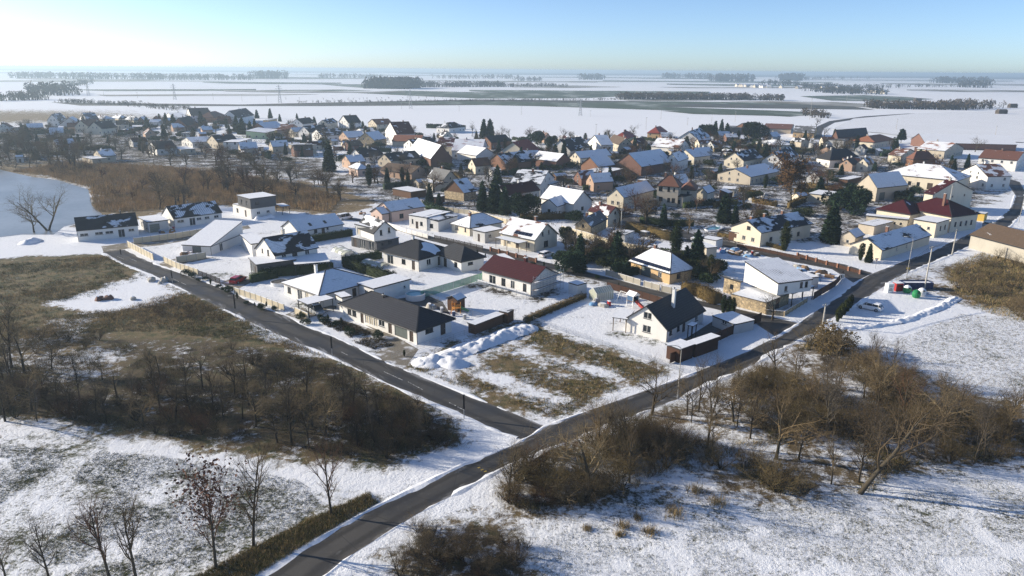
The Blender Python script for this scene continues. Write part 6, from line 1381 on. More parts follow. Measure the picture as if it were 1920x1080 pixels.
WOOD_DENSE=[
(-82.2,98.59),
(-63.23,95.13),
(-42.38,91.93),
(-26.83,90.5),
(-14.29,86.66),
(-4.95,80.95),
(-6.03,76.95),
(-16.35,74.69),
(-29.48,75.97),
(-43.99,79.37),
(-67.94,84.99),
(-72.36,85.22)]
THICKET=[
(3.35,74.99),
(15.63,84.28),
(25.89,91.77),
(40.93,104.7),
(54.27,116.8),
(59.31,111.18),
(57.94,101.28),
(59.38,92.02),
(66.29,84.23),
(63.84,74.92),
(47.15,74.67),
(39.13,68.44),
(29.05,68.3),
(25.76,73.18),
(18.25,73.07),
(11.27,67.55),
(2.43,64.49),
(-1.86,67.37)]
THICKET_B=[
(-10.63,61.59),
(-4.09,60.81),
(1.51,59.2),
(1.41,53.18),
(-10.34,53.05)]
MEADOW_SCRUB=[
(-72.98,130.42),
(-69.44,137.31),
(-59.77,129.78),
(-53.08,123.21),
(-58.67,122.49),
(-67.84,125.23)]
SCRUB_RIGHT=[
(98.53,155.62),
(110.92,170.14),
(124.72,181.43),
(132.82,165.81),
(99.77,121.02),
(92.75,129.66),
(93.7,141.52)]
MEADOW=[
(-129.11,155.76),
(-120.34,160.68),
(-99.74,168.81),
(-79.28,150.2),
(-51.79,125.01),
(-29.28,105.47),
(-43.51,112.65),
(-66.77,117.3),
(-86.45,111.73),
(-95.32,111.54)]
MEADOW_SNOW=[
(-90.93,130.96),
(-85.41,138.7),
(-80.78,154.03),
(-68.91,140.97),
(-73.69,128.8),
(-80.99,125.52)]
PLOT=[
(-15.63,101.49),
(-7.71,106.79),
(1.48,118.29),
(4.84,119.45),
(24.21,100.03),
(5.15,85.91)]
PLOT_TRACKS=[
[(-12.96,99.92),(-6.95,108.63),(1.96,118.3),(3.8,116.22),(-4.89,102.11),(-8.69,97.65)],
[(-7.09,97.68),(-4.39,100.08),(9.28,92.51),(7.58,90.1)],
[(0.53,111.15),(3.7,112.43),(18.5,97.59),(16.65,95.87)],
[(3.85,102.28),(5.98,103.37),(11.48,99.39),(9.69,97.42)]]
REEDS=[
(-220.99,312.86),
(-215.72,347.17),
(-165.47,334.25),
(-127.85,314.74),
(-86.09,284.65),
(-61.43,252.34),
(-58.89,226.54),
(-94.39,238.3),
(-111.33,231.75),
(-124.8,223.84),
(-133.14,223.5),
(-162.57,271.41),
(-197.14,301.04)]
BANK=[
(-29.26,53.53),
(-21.54,61.9),
(-15.61,67.69),
(-14.25,66),
(-20.44,58.13),
(-23.97,53.59)]
FIELD_L=[
(-48.9,53.31),
(-67.02,77.94),
(-41.98,75.16),
(-23.95,70.22),
(-20.46,66.11),
(-21.66,62.34),
(-29.41,53.88)]
FIELD_R=[
(2.15,53.89),
(3.38,60.06),
(12.72,65.58),
(25.15,65.27),
(45.31,71.2),
(62.57,71.45),
(50.15,54.44)]
MEADOW_R=[
(62.63,112.45),
(86.48,129.51),
(103.06,126.84),
(71.99,84.32),
(61.14,93.79)]
VILLAGE=[
(-74.31,307.78),
(-17,368.56),
(115.38,461.47),
(179.18,449.82),
(227.2,342.23),
(148.83,233.19),
(82.37,198.88),
(36.26,197.25),
(-10.16,218.11),
(-44.85,225.32)]
VILLAGE_BACK=[
(-153.32,516.66),
(-109.99,569.67),
(-22.02,479.03),
(85.74,488.02),
(197.51,497.35),
(255.99,411.37),
(152.05,379.49),
(66.33,373.95),
(-16.03,347.26),
(-78.21,324.57)]
VILLAGE_LEFT=[
(-368.58,519.29),
(-358.53,571.6),
(-293.08,641.48),
(-170.06,574.44),
(-98.47,387),
(-112.73,341.36),
(-145.61,360.24),
(-221.75,391.26),
(-220.64,355.39),
(-240.03,333.58)]
GARDENS_MID=[
(14.1,183.69),
(37.31,172.04),
(48.29,163.31),
(44.15,145.89),
(23.71,160.22),
(11.8,169.68)]
FENCES=[
(((-99.35,178.17),(-86.41,165.13)),1.6,'concrete','sand-coloured concrete panel fence at the upper road bend'),
(((-99.5,181.7),(-91.49,188.16),(-82.49,198.55)),1.5,'concrete','grey concrete panel fence before the two long bungalows'),
(((-82.95,163.26),(-77.72,158.18),(-70.1,152.16)),1.5,'concrete','short concrete panel fence beside workshop driveway'),
(((-79.73,162.87),(-74.8,167.52)),1.5,'concrete','sand concrete panel fence returning to the workshop'),
(((-70.1,152.16),(-62.68,145.76)),1.4,'slat','grey slatted fence with posts along the upper road'),
(((-57.21,139.43),(-51.26,134.98),(-43.62,128.58)),1.3,'concrete','beige panel fence before the hip-roofed white bungalow'),
(((-41.14,127.09),(-37.63,123.57)),1.3,'concrete','beige wall pieces at the carport driveway'),
(((-36.81,205.3),(-30.09,196.95),(-23.29,190.52)),1.2,'white','white wall with posts before the cubic bungalow'),
(((-21.26,189.3),(-15.76,184.51),(-7.62,177.17)),1.3,'slat','dark slatted fence before the square cream bungalow'),
(((-5.55,176.67),(3.22,168.39),(5.76,165.94)),1.1,'pillar','brick pillar fence before the solar roof house'),
(((14.2,200.63),(20.59,192.04),(25.49,184.07),(32.78,176.79),(37.31,172.04)),1.7,'concrete','long beige concrete panel fence below the old cottage'),
(((21.34,155.19),(27.78,147.42)),1.3,'concrete2','grey woven panel fence along lane before ochre bungalow'),
(((28.46,146.64),(31.2,143.62)),1.3,'concrete2','grey woven panel fence piece before the ochre carport'),
(((31.58,143.25),(35,140.37)),1.3,'concrete2','grey woven panel fence beside the brown hedge'),
(((20.28,144.86),(25.32,139.39),(30.31,133.63)),1.5,'plank','reddish brown board fence along lane behind play tower'),
(((25.21,104.39),(29.99,108.7),(34.83,113.59),(46.37,124.64)),1.8,'plank','dark brown plank fence along the road by grey garage'),
(((71.96,173.65),(74.59,168.53),(77.51,163.21),(80.3,157.75)),1,'pillar','fence of brick pillars and brown boards by streetside house'),
(((48.82,128.61),(51.88,127.76),(59.56,136.39)),1,'stonewall','low stone wall at the corner of stone-based house'),
(((61.68,138.19),(70.02,147.37),(75.12,154.96)),1.6,'plank','dark board fence beside the snowy junction corner'),
(((59.69,183.41),(64.8,178.37),(71.41,170.48)),0.9,'plank','low brown fence before the long black-roofed house'),
(((-18.48,136.85),(-12.43,143.61),(-5.73,151.84)),1.7,'mesh','green shade-mesh fence below the black hip roof'),
(((-19.21,105.67),(-17.33,107.5),(-10.05,114.38),(0.54,125.34)),1,'wire','thin wire fence along the plot edge'),
(((2.31,122.75),(10.56,132.81),(15.32,138.42)),1.2,'wire','wire fence between the two snowy gardens'),
(((-18.01,138.28),(-11.35,130.32),(-5.41,124.32)),1.2,'wire','wire fence beside the snowy garden of burgundy house'),
(((4,123.66),(15.42,111.94),(26.49,101.08)),1,'wire','wire fence along the far plot edge'),
(((-13.9,224.81),(-1.76,210.41),(6.14,204.67)),1.5,'concrete','grey panel fence behind the square cream bungalow'),
(((-33.03,239.95),(-22.95,229.83),(-13.9,224.81)),1.5,'concrete','weathered panel fence behind the cubic bungalow'),
(((85.86,152.28),(94.32,159.05),(105.39,167.45)),1.2,'wire','wire fence along the scrub beside the bus road')]
HEDGES=[
(((-56.5,182.54),(-44.68,193.05)),1.9,1.3,'thuja','dark thuja hedge behind smooth snow-roofed bungalow'),
(((-40.33,162.59),(-34.96,166.2),(-32.19,168.84)),2,1.2,'thuja','dark thuja hedge along the pool garden'),
(((-39.52,160.71),(-32.58,154.09),(-25.34,147.98)),2.2,1.2,'thuja','tall thuja hedge running down to the flat-roofed wing'),
(((-56.33,151.27),(-48.12,153.65),(-41.11,156.96)),2.1,1.6,'thuja','dark hedge between grey annex and white hip roof'),
(((-56.64,147.13),(-52.21,151.38)),1.9,1.4,'thuja','clipped hedge beside the red car'),
(((33.53,204.21),(38.55,197.33),(43.87,190.26)),2.3,1.8,'hedge_brown','clipped brown-green hedge at the lane by parked cars'),
(((39.03,213.53),(47.91,209.2),(54.37,209.45)),2,1.5,'thuja','dark yew hedge below the beige villa'),
(((35.95,142.61),(38.88,140.83),(41.14,134.91)),2.2,3,'hedge_brown','broad brown hedge between ochre bungalow and lane'),
(((58.08,196.66),(64.81,191.62),(70.8,179.7)),1,0.8,'hedge_brown','low brown hedge along street before long house'),
(((2.51,123.33),(7.79,130.14),(14.77,138.41)),0.9,1.3,'hedge_brown','low scrubby hedge between the two snowy gardens'),
(((-68.55,573.82),(-55.49,569.78),(-37.32,561.13)),3,2.5,'needle','dark hedge before villa at field edge'),
(((18.78,173.6),(23.26,166.47),(26.22,160.3)),2,2,'thuja','dark hedge beside tall juniper'),
(((25.22,153.56),(30.22,158.12)),1.8,1.5,'thuja','dark hedge left of the ochre bungalow'),
(((-49.76,273.1),(-42.53,280.01),(-37.08,287.15)),2.2,2,'needle','dark hedge below the salmon house'),
(((-29.14,136.58),(-24.16,139.2)),1.6,1.2,'thuja','dark hedge behind the round pool')]
CARS=[
(70.33,132.31,2.38,'carwhite','estate','white estate car parked on the snowy lot'),
(-59.42,147.45,1.38,'carred','estate','red car half hidden behind the panel fence'),
(43.15,196.81,-0.58,'carwhite','estate','snow-covered white car at the roadside by yew hedge'),
(37.76,194.61,-0.89,'cardark','estate','dark car with snowy roof among parked cars at lane'),
(38.84,201.52,-0.61,'carsilver','estate','silver car parked next to the hedge end'),
(51.38,189.25,-0.66,'carwhite','pickup','white pickup truck on the street before pool garden'),
(158.47,279.34,-0.34,'carsilver','estate','silver car parked before the huge snow-covered hip roof'),
(145.05,212.83,0.65,'carsilver','estate','silver car beside the burgundy-roofed corner building'),
(-51.76,215.66,0.93,'carwhite','van','white van parked by the snow-roofed bungalow'),
(8.46,171.67,0.91,'carwhite','estate','snow-covered car under shrubs beside solar roof house'),
(-102.42,203.6,1.96,'carsilver','estate','snow-topped car before the double garage'),
(-37.58,127.79,-0.82,'carsilver','van','silver van under the snow-topped carport'),
(44.82,227.17,-0.48,'cardark','estate','dark car at the yard of beige villa')]
BINS=[
(79.89,143.76),
(82.32,144.97),
(83.59,143.48),
(83.72,140.17),
(87.32,147.04)]
BIN_HEAD=0.2
HEAPS=[
(((-13.02,104.06),(-9.51,107.66),(-5.35,112.24),(-1.34,116.37),(2.46,119.94)),5,0.95,'long bluish snow heap on the plot'),
(((-13.87,104.04),(-11.42,104.95),(-9,103.49)),4.2,1.1,'rounded white snow heap at the plot front corner'),
(((-127.53,180.76),(-127.26,183.8)),4,1.1,'small cone of snow on the clearing by the pond'),
(((58.46,120.65),(66.61,122.51),(74.43,126.18),(84.54,133.31),(91.7,139.66)),2.2,0.45,'ploughed snow bank along the edge of the parking lot'),
(((-77.99,213.83),(-75.18,217.22)),3,1,'tarp-like snowy mound before the cube house')]
PERSON=(0.76,57.51)
POOLS=[
(-19.56,136.82,2,1.2,'round turquoise above-ground pool behind navy hip roof'),
(-49.96,146.11,1.9,0.7,'round empty trampoline-like pool ring beside white hip roof')]
INGROUND_POOL=[
(56.64,205.78),
(61.06,210.46),
(62.8,207.49),
(59.82,202.99),
(56.64,202.16)]
POOL_COVERS=[
(-42.64,174.37,-0.89,'ribbed clear pool dome beside the modern gabled house'),
(-32.3,162.35,-0.6,'ribbed pool dome under snow beside black hip roof')]
GREENHOUSE=(18.2,137.79,0.51)
PLAYTOWER=(23.87,133.14,-0.92)
SLIDE_TOWER=(-10.56,128.13)
STONES=[
(-78.32,147.75),
(-75.65,145.8),
(-75.5,147.42),
(-82.38,135.22),
(-81.37,134.56),
(-82.34,134.19),
(-80.61,134.92),
(-75.69,134.7)]
CULVERT=((0.54,72.35),(4.59,76.99))
SIGNS=[
(86.43,163,'tri'),
(89.07,154.06,'round'),
(72.32,149.43,'rect')]
BALES=[
(561.57,840.87),
(658.44,1196.25),
(684.2,1004.2)]
THUJAS_SMALL=[
(-28.33,116.3),
(-22.98,114.61),
(-17.37,106.6),
(-61.95,143.05),
(-60.1,141.21),
(-58.58,140.13),
(-52.32,132.58),
(-50.08,130.99),
(-48.3,129.42),
(-64.72,145.71),
(-70.97,150.86),
(-68.34,148.02),
(-34.13,122.2),
(-31.85,120.83),
(-35.63,124.2),
(-34,123.65),
(-31.15,121.98),
(-37.29,121.27),
(-39.07,124.12),
(-47.82,131.04),
(-45.55,128.85),
(-55.35,135.91),
(-67.19,148.87),
(-73.07,152.94),
(-8.77,172.73),
(-6.68,170.67),
(-12.41,177.01),
(5.04,162.98),
(7.54,162.1),
(19.1,152.53),
(23.08,146.89)]
TUSSOCKS=[
((11,60.74),0.6),
((14.08,61.21),0.9),
((11.51,62.05),0.8),
((17.24,64.12),1.3),
((22.28,66.2),1.3),
((20.55,68.5),1.2),
((7.77,61.65),0.5),
((13.23,63.52),0.6),
((-12.39,85.92),1.3),
((-11.14,84.43),1.2),
((-13.68,87.46),1.2)]
BELT_A=[
(-353.85,477.6),
(-313.27,469.48),
(-243.32,403.27),
(-200.14,356.71),
(-193.75,314.41),
(-214.1,316.71),
(-239.33,318.77)]
BELT_B=[
(-134.3,249.04),
(-131.27,275.58),
(-115.08,305.54),
(-92.5,306.78),
(-69.13,285.51),
(-59.46,243.88),
(-89.35,244.64),
(-112.18,233.62),
(-122.49,229.4)]
BELT_C=[
(-212.44,374.29),
(-159.45,395.68),
(-102.7,341.97),
(-127.11,325.33),
(-188.51,344.74)]
FARVILLAGE=[
((719.26,2062.5),(893.79,2001.81)),
((802.22,1780.7),(827.3,1591.56)),
((699.97,2117.39),(727.63,2065.12)),
((664.62,2203.89),(759.5,2201.71))]
THICKET_L=[
(2.99,73.78),
(11.69,80.8),
(18.78,84.19),
(20.3,76.72),
(16.56,70.79),
(9.92,66.03),
(1.87,64.3),
(-1.44,66.87)]
YARDS=[
([(66.66,164.82),(73.05,161.66),(72.67,154.89),(67.25,150.52),(66.18,156.9)],16),
([(50.73,194.4),(59.58,184),(64.67,173.96),(58.88,172.71),(50.87,177.92)],16),
([(74.07,258.49),(95.97,271.3),(92.77,255.98),(72.13,244.47)],12),
([(-101.98,197.84),(-98.03,200.83),(-94.75,195.32),(-98.64,192.48)],5),
([(-63.01,229.1),(-48.25,225.18),(-44.88,216.75),(-56.77,217.95)],5),
([(-82.1,170.42),(-76.66,174.94),(-73.83,169.63),(-78.99,166.37)],6),
([(15.25,137.71),(21.31,134.41),(19.8,131.08),(15.37,133.59)],5),
([(-17.63,135.14),(-8.06,127.26),(-8.87,124.24),(-16.51,130.19)],6)]
FRONT_GARDEN=[
(-30.76,120.3),
(-29.21,122.03),
(-19.67,111.2),
(-22.93,109.47),
(-27.24,113)]
FRONT_GARDEN_B=[
(-35.47,123.62),
(-31.68,124.29),
(-28.66,119.51),
(-29.94,116.79),
(-34.39,121.34)]

# ================= the ground =================
def axis(lo, hi, fine, far_lo, far_hi, g=1.13):
    a = list(np.arange(lo, hi + 1e-6, fine))
    s, x = fine, hi
    while x < far_hi: s *= g; x += s; a.append(x)
    s, x = fine, lo; b = []
    while x > far_lo: s *= g; x -= s; b.append(x)
    return np.array(b[::-1] + a)
gx = axis(-130, 150, 1.1, -15000, 15000, 1.1); gy = axis(40, 260, 1.1, -1500, 17000, 1.09)
XX, YY = np.meshgrid(gx, gy)
PT = np.stack([XX.ravel(), YY.ravel()], 1)
cov = np.tile(np.array([1.0, .5, 0.0, .2]), (len(PT), 1)); cov[PT[:, 1] < 330] = (.93, .35, 0, .85)       # snow, dryness, litter, fine speckle
warp = np.stack([vnoise(PT, .11, 1) - .5, vnoise(PT, .11, 2) - .5], 1) * 4.5 + np.stack([vnoise(PT, .4, 3) - .5, vnoise(PT, .4, 4) - .5], 1) * 2.5
PW = PT + warp * np.clip(PT[:, 1:2] / 120, .5, 4)
for poly, s, d, l, f in ZONES:
    k = inside(PW, poly); cov[k] = (s, d, l, f)
ny_, nx_ = XX.shape
C4 = cov.reshape(ny_, nx_, 4)
for _ in range(3):          # zones fade into each other over a few metres
    C4[1:-1, 1:-1] = (C4[:-2, 1:-1] + C4[2:, 1:-1] + C4[1:-1, :-2] + C4[1:-1, 2:] + 2 * C4[1:-1, 1:-1]) / 6
cov = C4.reshape(-1, 4)
V = np.zeros((len(PT), 3)); V[:, :2] = PT
idx = np.arange(len(PT)).reshape(ny_, nx_)
Q = np.stack([idx[:-1, :-1], idx[:-1, 1:], idx[1:, 1:], idx[1:, :-1]], -1).reshape(-1, 4)

t = NT('ground'); p = t.pos()
at = t.n('ShaderNodeAttribute', attribute_name='cover')
sc_ = t.n('ShaderNodeSeparateColor'); t.l(at.outputs['Color'], sc_.inputs[0])
cs, cd, cl = sc_.outputs[0], sc_.outputs[1], sc_.outputs[2]; cf = at.outputs['Alpha']
nA = t.noise(p, .16, 5, .6); nB = t.noise(p, .9, 5, .62, .3); nC = t.noise(p, 3.2, 4, .65); nD = t.noise(p, 11, 3, .6)
broad = t.math('ADD', t.math('MULTIPLY', nA, .45), t.math('MULTIPLY', nB, .55))
fine = t.math('ADD', t.math('MULTIPLY', nA, .38), t.math('ADD', t.math('MULTIPLY', nB, .3), t.math('MULTIPLY', nC, .32)))
mixn = t.n('ShaderNodeMix', data_type='FLOAT'); t.l(cf, mixn.inputs[0]); t.l(broad, mixn.inputs[2]); t.l(fine, mixn.inputs[3])
field = t.math('ADD', t.math('MULTIPLY', mixn.outputs[0], .82), t.math('MULTIPLY', nD, .18))
cu = t.n('ShaderNodeFloatCurve'); cu.inputs[0].default_value = 1.0
for x, y in ((0.05, .66), (.1, .62), (.2, .575), (.3, .545), (.5, .5), (.7, .455), (.8, .43), (.9, .39), (.96, .33)): cu.mapping.curves[0].points.new(x, y)
cu.mapping.curves[0].points[0].location = (0, .95); cu.mapping.curves[0].points[-1].location = (1, .15); cu.mapping.update()
t.l(cs, cu.inputs[1])
thr = cu.outputs[0]
mask = t.ramp(t.math('SUBTRACT', field, thr), -.05, .045)
vg = t.noise(p, .5, 5, .6); vf = t.noise(p, 6, 4, .65)
green = t.mix(t.ramp(vf, .3, .7), (.018, .024, .009), (.075, .085, .03))
dry = t.mix(t.ramp(vf, .28, .72), (.075, .054, .027), (.26, .19, .095))
grass = t.mix(t.ramp(t.math('ADD', cd, t.math('MULTIPLY', t.math('SUBTRACT', vg, .5), 1.6)), .25, .75), green, dry)
lit = t.mix(t.ramp(vf, .3, .7), (.014, .011, .008), (.05, .037, .023))
vm = t.noise(p, .33, 5, .65); vk = t.noise(p, 1.5, 4, .6)
grass = t.mix(t.ramp(vm, .52, .68, 0, .75), grass, (.035, .026, .016))
grass = t.mix(t.ramp(vk, .56, .7, 0, .7), grass, (.26, .2, .1))
soil = t.mix(t.ramp(t.math('ADD', cl, t.math('MULTIPLY', t.math('SUBTRACT', vg, .5), .9)), .2, .8), grass, lit)
snowc = t.mix(t.ramp(nC, .3, .7), (.76, .78, .82), (.84, .86, .89))
t.base(t.mix(mask, soil, snowc))
t.rough(t.ramp(mask, 0, 1, .95, .7))
hgt = t.math('ADD', t.math('MULTIPLY', mask, .5), t.math('ADD', t.math('MULTIPLY', nC, .55), t.math('MULTIPLY', nD, .25)))
t.bump(t.math('MULTIPLY', t.math('ADD', hgt, t.math('MULTIPLY', nB, .8)), t.ramp(cf, .2, .7, .12, 1.0)), .75, .22)
me = np_mesh('ground', V, Q, ['ground'])
ca_ = me.color_attributes.new('cover', 'FLOAT_COLOR', 'POINT'); ca_.data.foreach_set('color', cov.astype(np.float32).ravel())
tag(link('ground', me), 'snow-dusted ground of the village and fields', None, kind='structure')

# roads
t = NT('asphalt'); p = t.pos(); a = t.noise(p, .22, 5); b = t.noise(p, 2.4, 4); c = t.noise(p, 30, 2)
col = t.mix(t.ramp(a, .3, .7), (.045, .043, .041), (.078, .074, .07)); col = t.mix(t.ramp(b, .55, .75, 0, .5), col, (.1, .095, .088))
sx = t.n('ShaderNodeSeparateXYZ'); t.l(t.uv(), sx.inputs[0])
wv = t.math('ABSOLUTE', t.math('SUBTRACT', t.math('ABSOLUTE', t.math('SUBTRACT', t.math('ADD', sx.outputs[0], t.math('MULTIPLY', t.math('SUBTRACT', b, .5), .12)), .5)), .25))
col = t.mix(t.ramp(wv, .03, .13), (.034, .032, .031), col)
ed = t.math('ABSOLUTE', t.math('SUBTRACT', sx.outputs[0], .5))
dirt = t.ramp(t.math('ADD', ed, t.math('MULTIPLY', t.math('SUBTRACT', t.noise(p, .8, 5), .5), .3)), .4, .5)
col = t.mix(dirt, col, (.13, .115, .095))
slush = t.ramp(t.math('ADD', t.math('MULTIPLY', ed, .55), t.noise(t.scale(t.uv(), 3.2, .22, 1), 1.0, 6, .65)), .73, .88, 0, .6)
col = t.mix(slush, col, (.42, .43, .45))
cr = t.n('ShaderNodeTexVoronoi', feature='DISTANCE_TO_EDGE'); cr.inputs['Scale'].default_value = .16; t.l(p, cr.inputs['Vector'])
col = t.mix(t.ramp(cr.outputs[0], .0, .012, .6, 0), col, (.02, .02, .02))
col = t.mix(t.ramp(c, .3, .7, 0, .5), col, (.06, .058, .055)); t.base(col); t.rough(t.ramp(a, .3, .7, .5, .85)); t.bump(c, .3, .01)
t = NT('paving_road'); p = t.pos(); a = t.noise(p, .5, 5); b = t.noise(p, 5, 3)
t.base(t.mix(t.ramp(a, .5, .72), t.mix(t.ramp(b, .3, .7), (.14, .125, .1), (.24, .215, .175)), (.7, .72, .76))); t.rough(.9); t.bump(b, .3, .02)
t = NT('paint'); t.base(t.mix(t.ramp(t.noise(t.pos(), 4, 4), .42, .6), (.1, .1, .1), (.55, .55, .53)))
def strip(L, Rr, z, mat, name, parent=None):
    # densify for clean shading
    mb = MB(); s_ = 0.0
    for i in range(len(L) - 1):
        l_ = math.dist(L[i], L[i + 1])
        mb.face([(L[i][0], L[i][1], z), (Rr[i][0], Rr[i][1], z), (Rr[i + 1][0], Rr[i + 1][1], z), (L[i + 1][0], L[i + 1][1], z)], mat, [(0, s_), (1, s_), (1, s_ + l_), (0, s_ + l_)])
        s_ += l_
    return mb.obj(name, parent)
for name, L, Rr, kind, z in ROADS:
    o = strip(L, Rr, z, {'asphalt': 'asphalt', 'paving': 'paving_road', 'darkpaving': 'darkpaving'}[kind], name)
    tag(o, None, None, kind='structure')
    if kind == 'asphalt' and name == 'road' and L[0][1] < 200:
        for side, E in ((1, L), (-1, Rr)):      # ragged ploughed snow line along both edges
            mb = MB(); rr = random.Random(len(L) + side); run = []
            for i in range(len(E) - 1):
                a, b_ = Vector(E[i]).to_3d(), Vector(E[i + 1]).to_3d(); d = (b_ - a); n_ = max(1, int(d.length / .9))
                if (a.y + b_.y) / 2 > 260: break
                nv = Vector((-d.y, d.x, 0)).normalized() * side
                for k in range(n_):
                    q = a.lerp(b_, k / n_); run.append((q, nv))
            st_ = np.cumsum([0] + [(run[k + 1][0] - run[k][0]).length for k in range(len(run) - 1)])
            s2 = np.stack([st_, np.full(len(st_), 7.7 * side)], 1)
            ww = np.clip(vnoise(s2, .13, 61) * 1.3 + vnoise(s2, .7, 62) * .7 - .72, 0, 1.1); hh = .02 + .16 * vnoise(s2, .5, 63) * np.clip(ww * 2, 0, 1)
            for k in range(len(run) - 1):
                (q, nv), (q2, nv2) = run[k], run[k + 1]
                if ww[k] + ww[k + 1] < .05 or (q2 - q).length > 3: continue
                zz = Vector((0, 0, z + .004))
                A = q - nv * ww[k] + zz; B = q2 - nv2 * ww[k + 1] + zz; m1 = q + Vector((0, 0, hh[k] + .02)); m2 = q2 + Vector((0, 0, hh[k + 1] + .02)); C = q2 + nv2 * (.2 + ww[k + 1] * .6); D_ = q + nv * (.2 + ww[k] * .6)
                mb.face([A, B, m2, m1], 'snow'); mb.face([m1, m2, C, D_], 'snow')
            if mb.f:
                s_ = mb.obj('snow_edge', o, smooth=True)
for k, (a, b_) in enumerate(DASHES):
    a, b_ = Vector(a).to_3d(), Vector(b_).to_3d(); d = (b_ - a).normalized(); n_ = Vector((-d.y, d.x, 0)) * .07; z = Vector((0, 0, .022))
    mb = MB(); mb.face([a - n_ + z, b_ - n_ + z, b_ + n_ + z, a + n_ + z], 'paint'); tag(mb.obj('road_marking'), None, None, kind='structure')
for x, y in YELLOW_MARKS:
    mb = MB(); mb.box(-.16, -.1, 0, .16, .1, .012, 'yellow'); o = mb.obj('road_marking', None, (x, y, .02), .6); tag(o, None, None, kind='structure')

# pond ice
t = NT('ice'); p = t.pos(); a = t.noise(p, .05, 5); b = t.noise(p, .8, 4)
t.base(t.mix(t.ramp(t.math('ADD', t.math('MULTIPLY', a, .7), t.math('MULTIPLY', b, .3)), .35, .65), (.14, .152, .16), (.24, .255, .265))); t.rough(.3); t.p.inputs['Specular IOR Level'].default_value = .45
for nm, poly in (('pond', POND), ('pond', POND_B)):
    mb = MB(); mb.face([(x, y, .03) for x, y in poly], 'ice'); tag(mb.obj(nm), None, None, kind='structure')

# far fields
t = NT('field_green'); p = t.pos(); a = t.noise(t.scale(p, .02, .004, 1), 1, 5); b = t.noise(p, .06, 4)
t.base(t.mix(t.ramp(t.math('ADD', t.math('MULTIPLY', a, .6), t.math('MULTIPLY', b, .4)), .48, .74), (.055, .08, .05), (.5, .54, .54))); t.rough(.9)
t = NT('field_dry'); p = t.pos(); a = t.noise(t.scale(p, .01, .003, 1), 1, 5)
t.base(t.mix(t.ramp(a, .35, .65), (.14, .13, .1), (.45, .46, .46))); t.rough(.9)
t = NT('verge_dark'); p = t.pos(); a = t.noise(p, .05, 4); t.base(t.mix(t.ramp(a, .3, .7), (.04, .045, .04), (.1, .1, .085))); t.rough(.9)
t = NT('furrow_snow'); p = t.pos()
w = t.n('ShaderNodeTexWave', bands_direction='X'); w.inputs['Scale'].default_value = .055; w.inputs['Distortion'].default_value = .6; w.inputs['Detail'].default_value = 2
rot = t.n('ShaderNodeMapping'); rot.inputs['Rotation'].default_value = (0, 0, R(-22)); t.l(p, rot.inputs[0]); t.l(rot.outputs[0], w.inputs[0])
t.base(t.mix(t.ramp(t.math('ADD', w.outputs[1], t.math('MULTIPLY', t.noise(p, .02, 4), .25)), .93, 1.1), (.8, .82, .86), (.42, .43, .44))); t.rough(.8); t.bump(w.outputs[1], .4, .5)
for i, (poly, kind) in enumerate(FIELDS):
    mb = MB(); z = .12 + i * .02
    mb.face([(x, y, z) for x, y in poly], {'green': 'field_green', 'dry': 'field_dry', 'road_band': 'verge_dark', 'furrow': 'furrow_snow'}[kind])
    tag(mb.obj('field'), None, None, kind='structure')

# ================= buildings =================
for row in BUILDINGS: building(row)


# ================= plants =================
def rect(s, g=.6):
    nx, ny, ang, wa, wb = s[:5]; c, q = math.cos(ang), math.sin(ang)
    return [(nx + c * x - q * y, ny + q * x + c * y) for x, y in ((-g, -g), (wa + g, -g), (wa + g, wb + g), (-g, wb + g))]
AVOID = [rect(b[2]) for b in BUILDINGS] + [rect(s) for b in BUILDINGS for s in b[3]]
ROADP = [L + Rr[::-1] for _, L, Rr, _, _ in ROADS]
LEAFY = {'bush0', 'bush1', 'bush2', 'roundtree', 'olivebush'}
for kd, x, y, h, name, label, cat, group in PLANTS:
    rz = {'lean': 0.0, 'willow': .6}.get(kd)
    plant(kd, x, y, h, name, label, cat, group, rz, 1.25 if kd.startswith('big') or kd in ('willow', 'lean', 'fruit') else (1.0 if kd != 'oak' else .95), ('stem', 'foliage') if kd in LEAFY else ('trunk', 'crown'))
def scatter(poly, n, keys, hr, name, label, cat, group, avoid=(), sx=(1, 1.4), parts=('stem', 'crown')):
    for x, y in sample(poly, n, list(avoid)):
        k = rng.choice(keys)
        plant(k, float(x), float(y), rng.uniform(*hr), name, label, cat, group, None, rng.uniform(*sx), parts)
SH = ['shrub0', 'shrub1', 'shrub2', 'shrub3', 'shrub4']
def clumped(poly, n, seed, thr, avoid=()):
    p = sample(poly, n * 4, list(avoid)); k = vnoise(p, .1, seed) > thr
    return p[k][:n]
def scatter_at(spots, keys, hr, name, label, cat, group, sx=(1, 1.4), parts=('stem', 'crown')):
    for x, y in spots: plant(rng.choice(keys), float(x), float(y), rng.uniform(*hr), name, label, cat, group, None, rng.uniform(*sx), parts)
W1 = ('bare_shrub', 'bare brown shrub in the dark wood left of the road', 'bush', 'shrubs of the left wood')
scatter_at(clumped(WOOD_DENSE, 76, 51, .35, ROADP), ['wshrub0', 'wshrub1', 'wshrub2', 'wshrub0', 'shrub1'], (2.2, 4.4), *W1)
scatter_at(clumped(WOOD_LEFT, 40, 52, .5, ROADP), ['wshrub0', 'wshrub1', 'shrub0', 'shrub4'], (1.8, 4.0), *W1)
merged('brushwood', ['brush0', 'brush1', 'brush2'], np.vstack([clumped(WOOD_DENSE, 100, 53, .4, ROADP), clumped(WOOD_LEFT, 60, 54, .52, ROADP)]), (.9, 2.2), 'low brushwood between the shrubs of the left wood', 'brushwood')
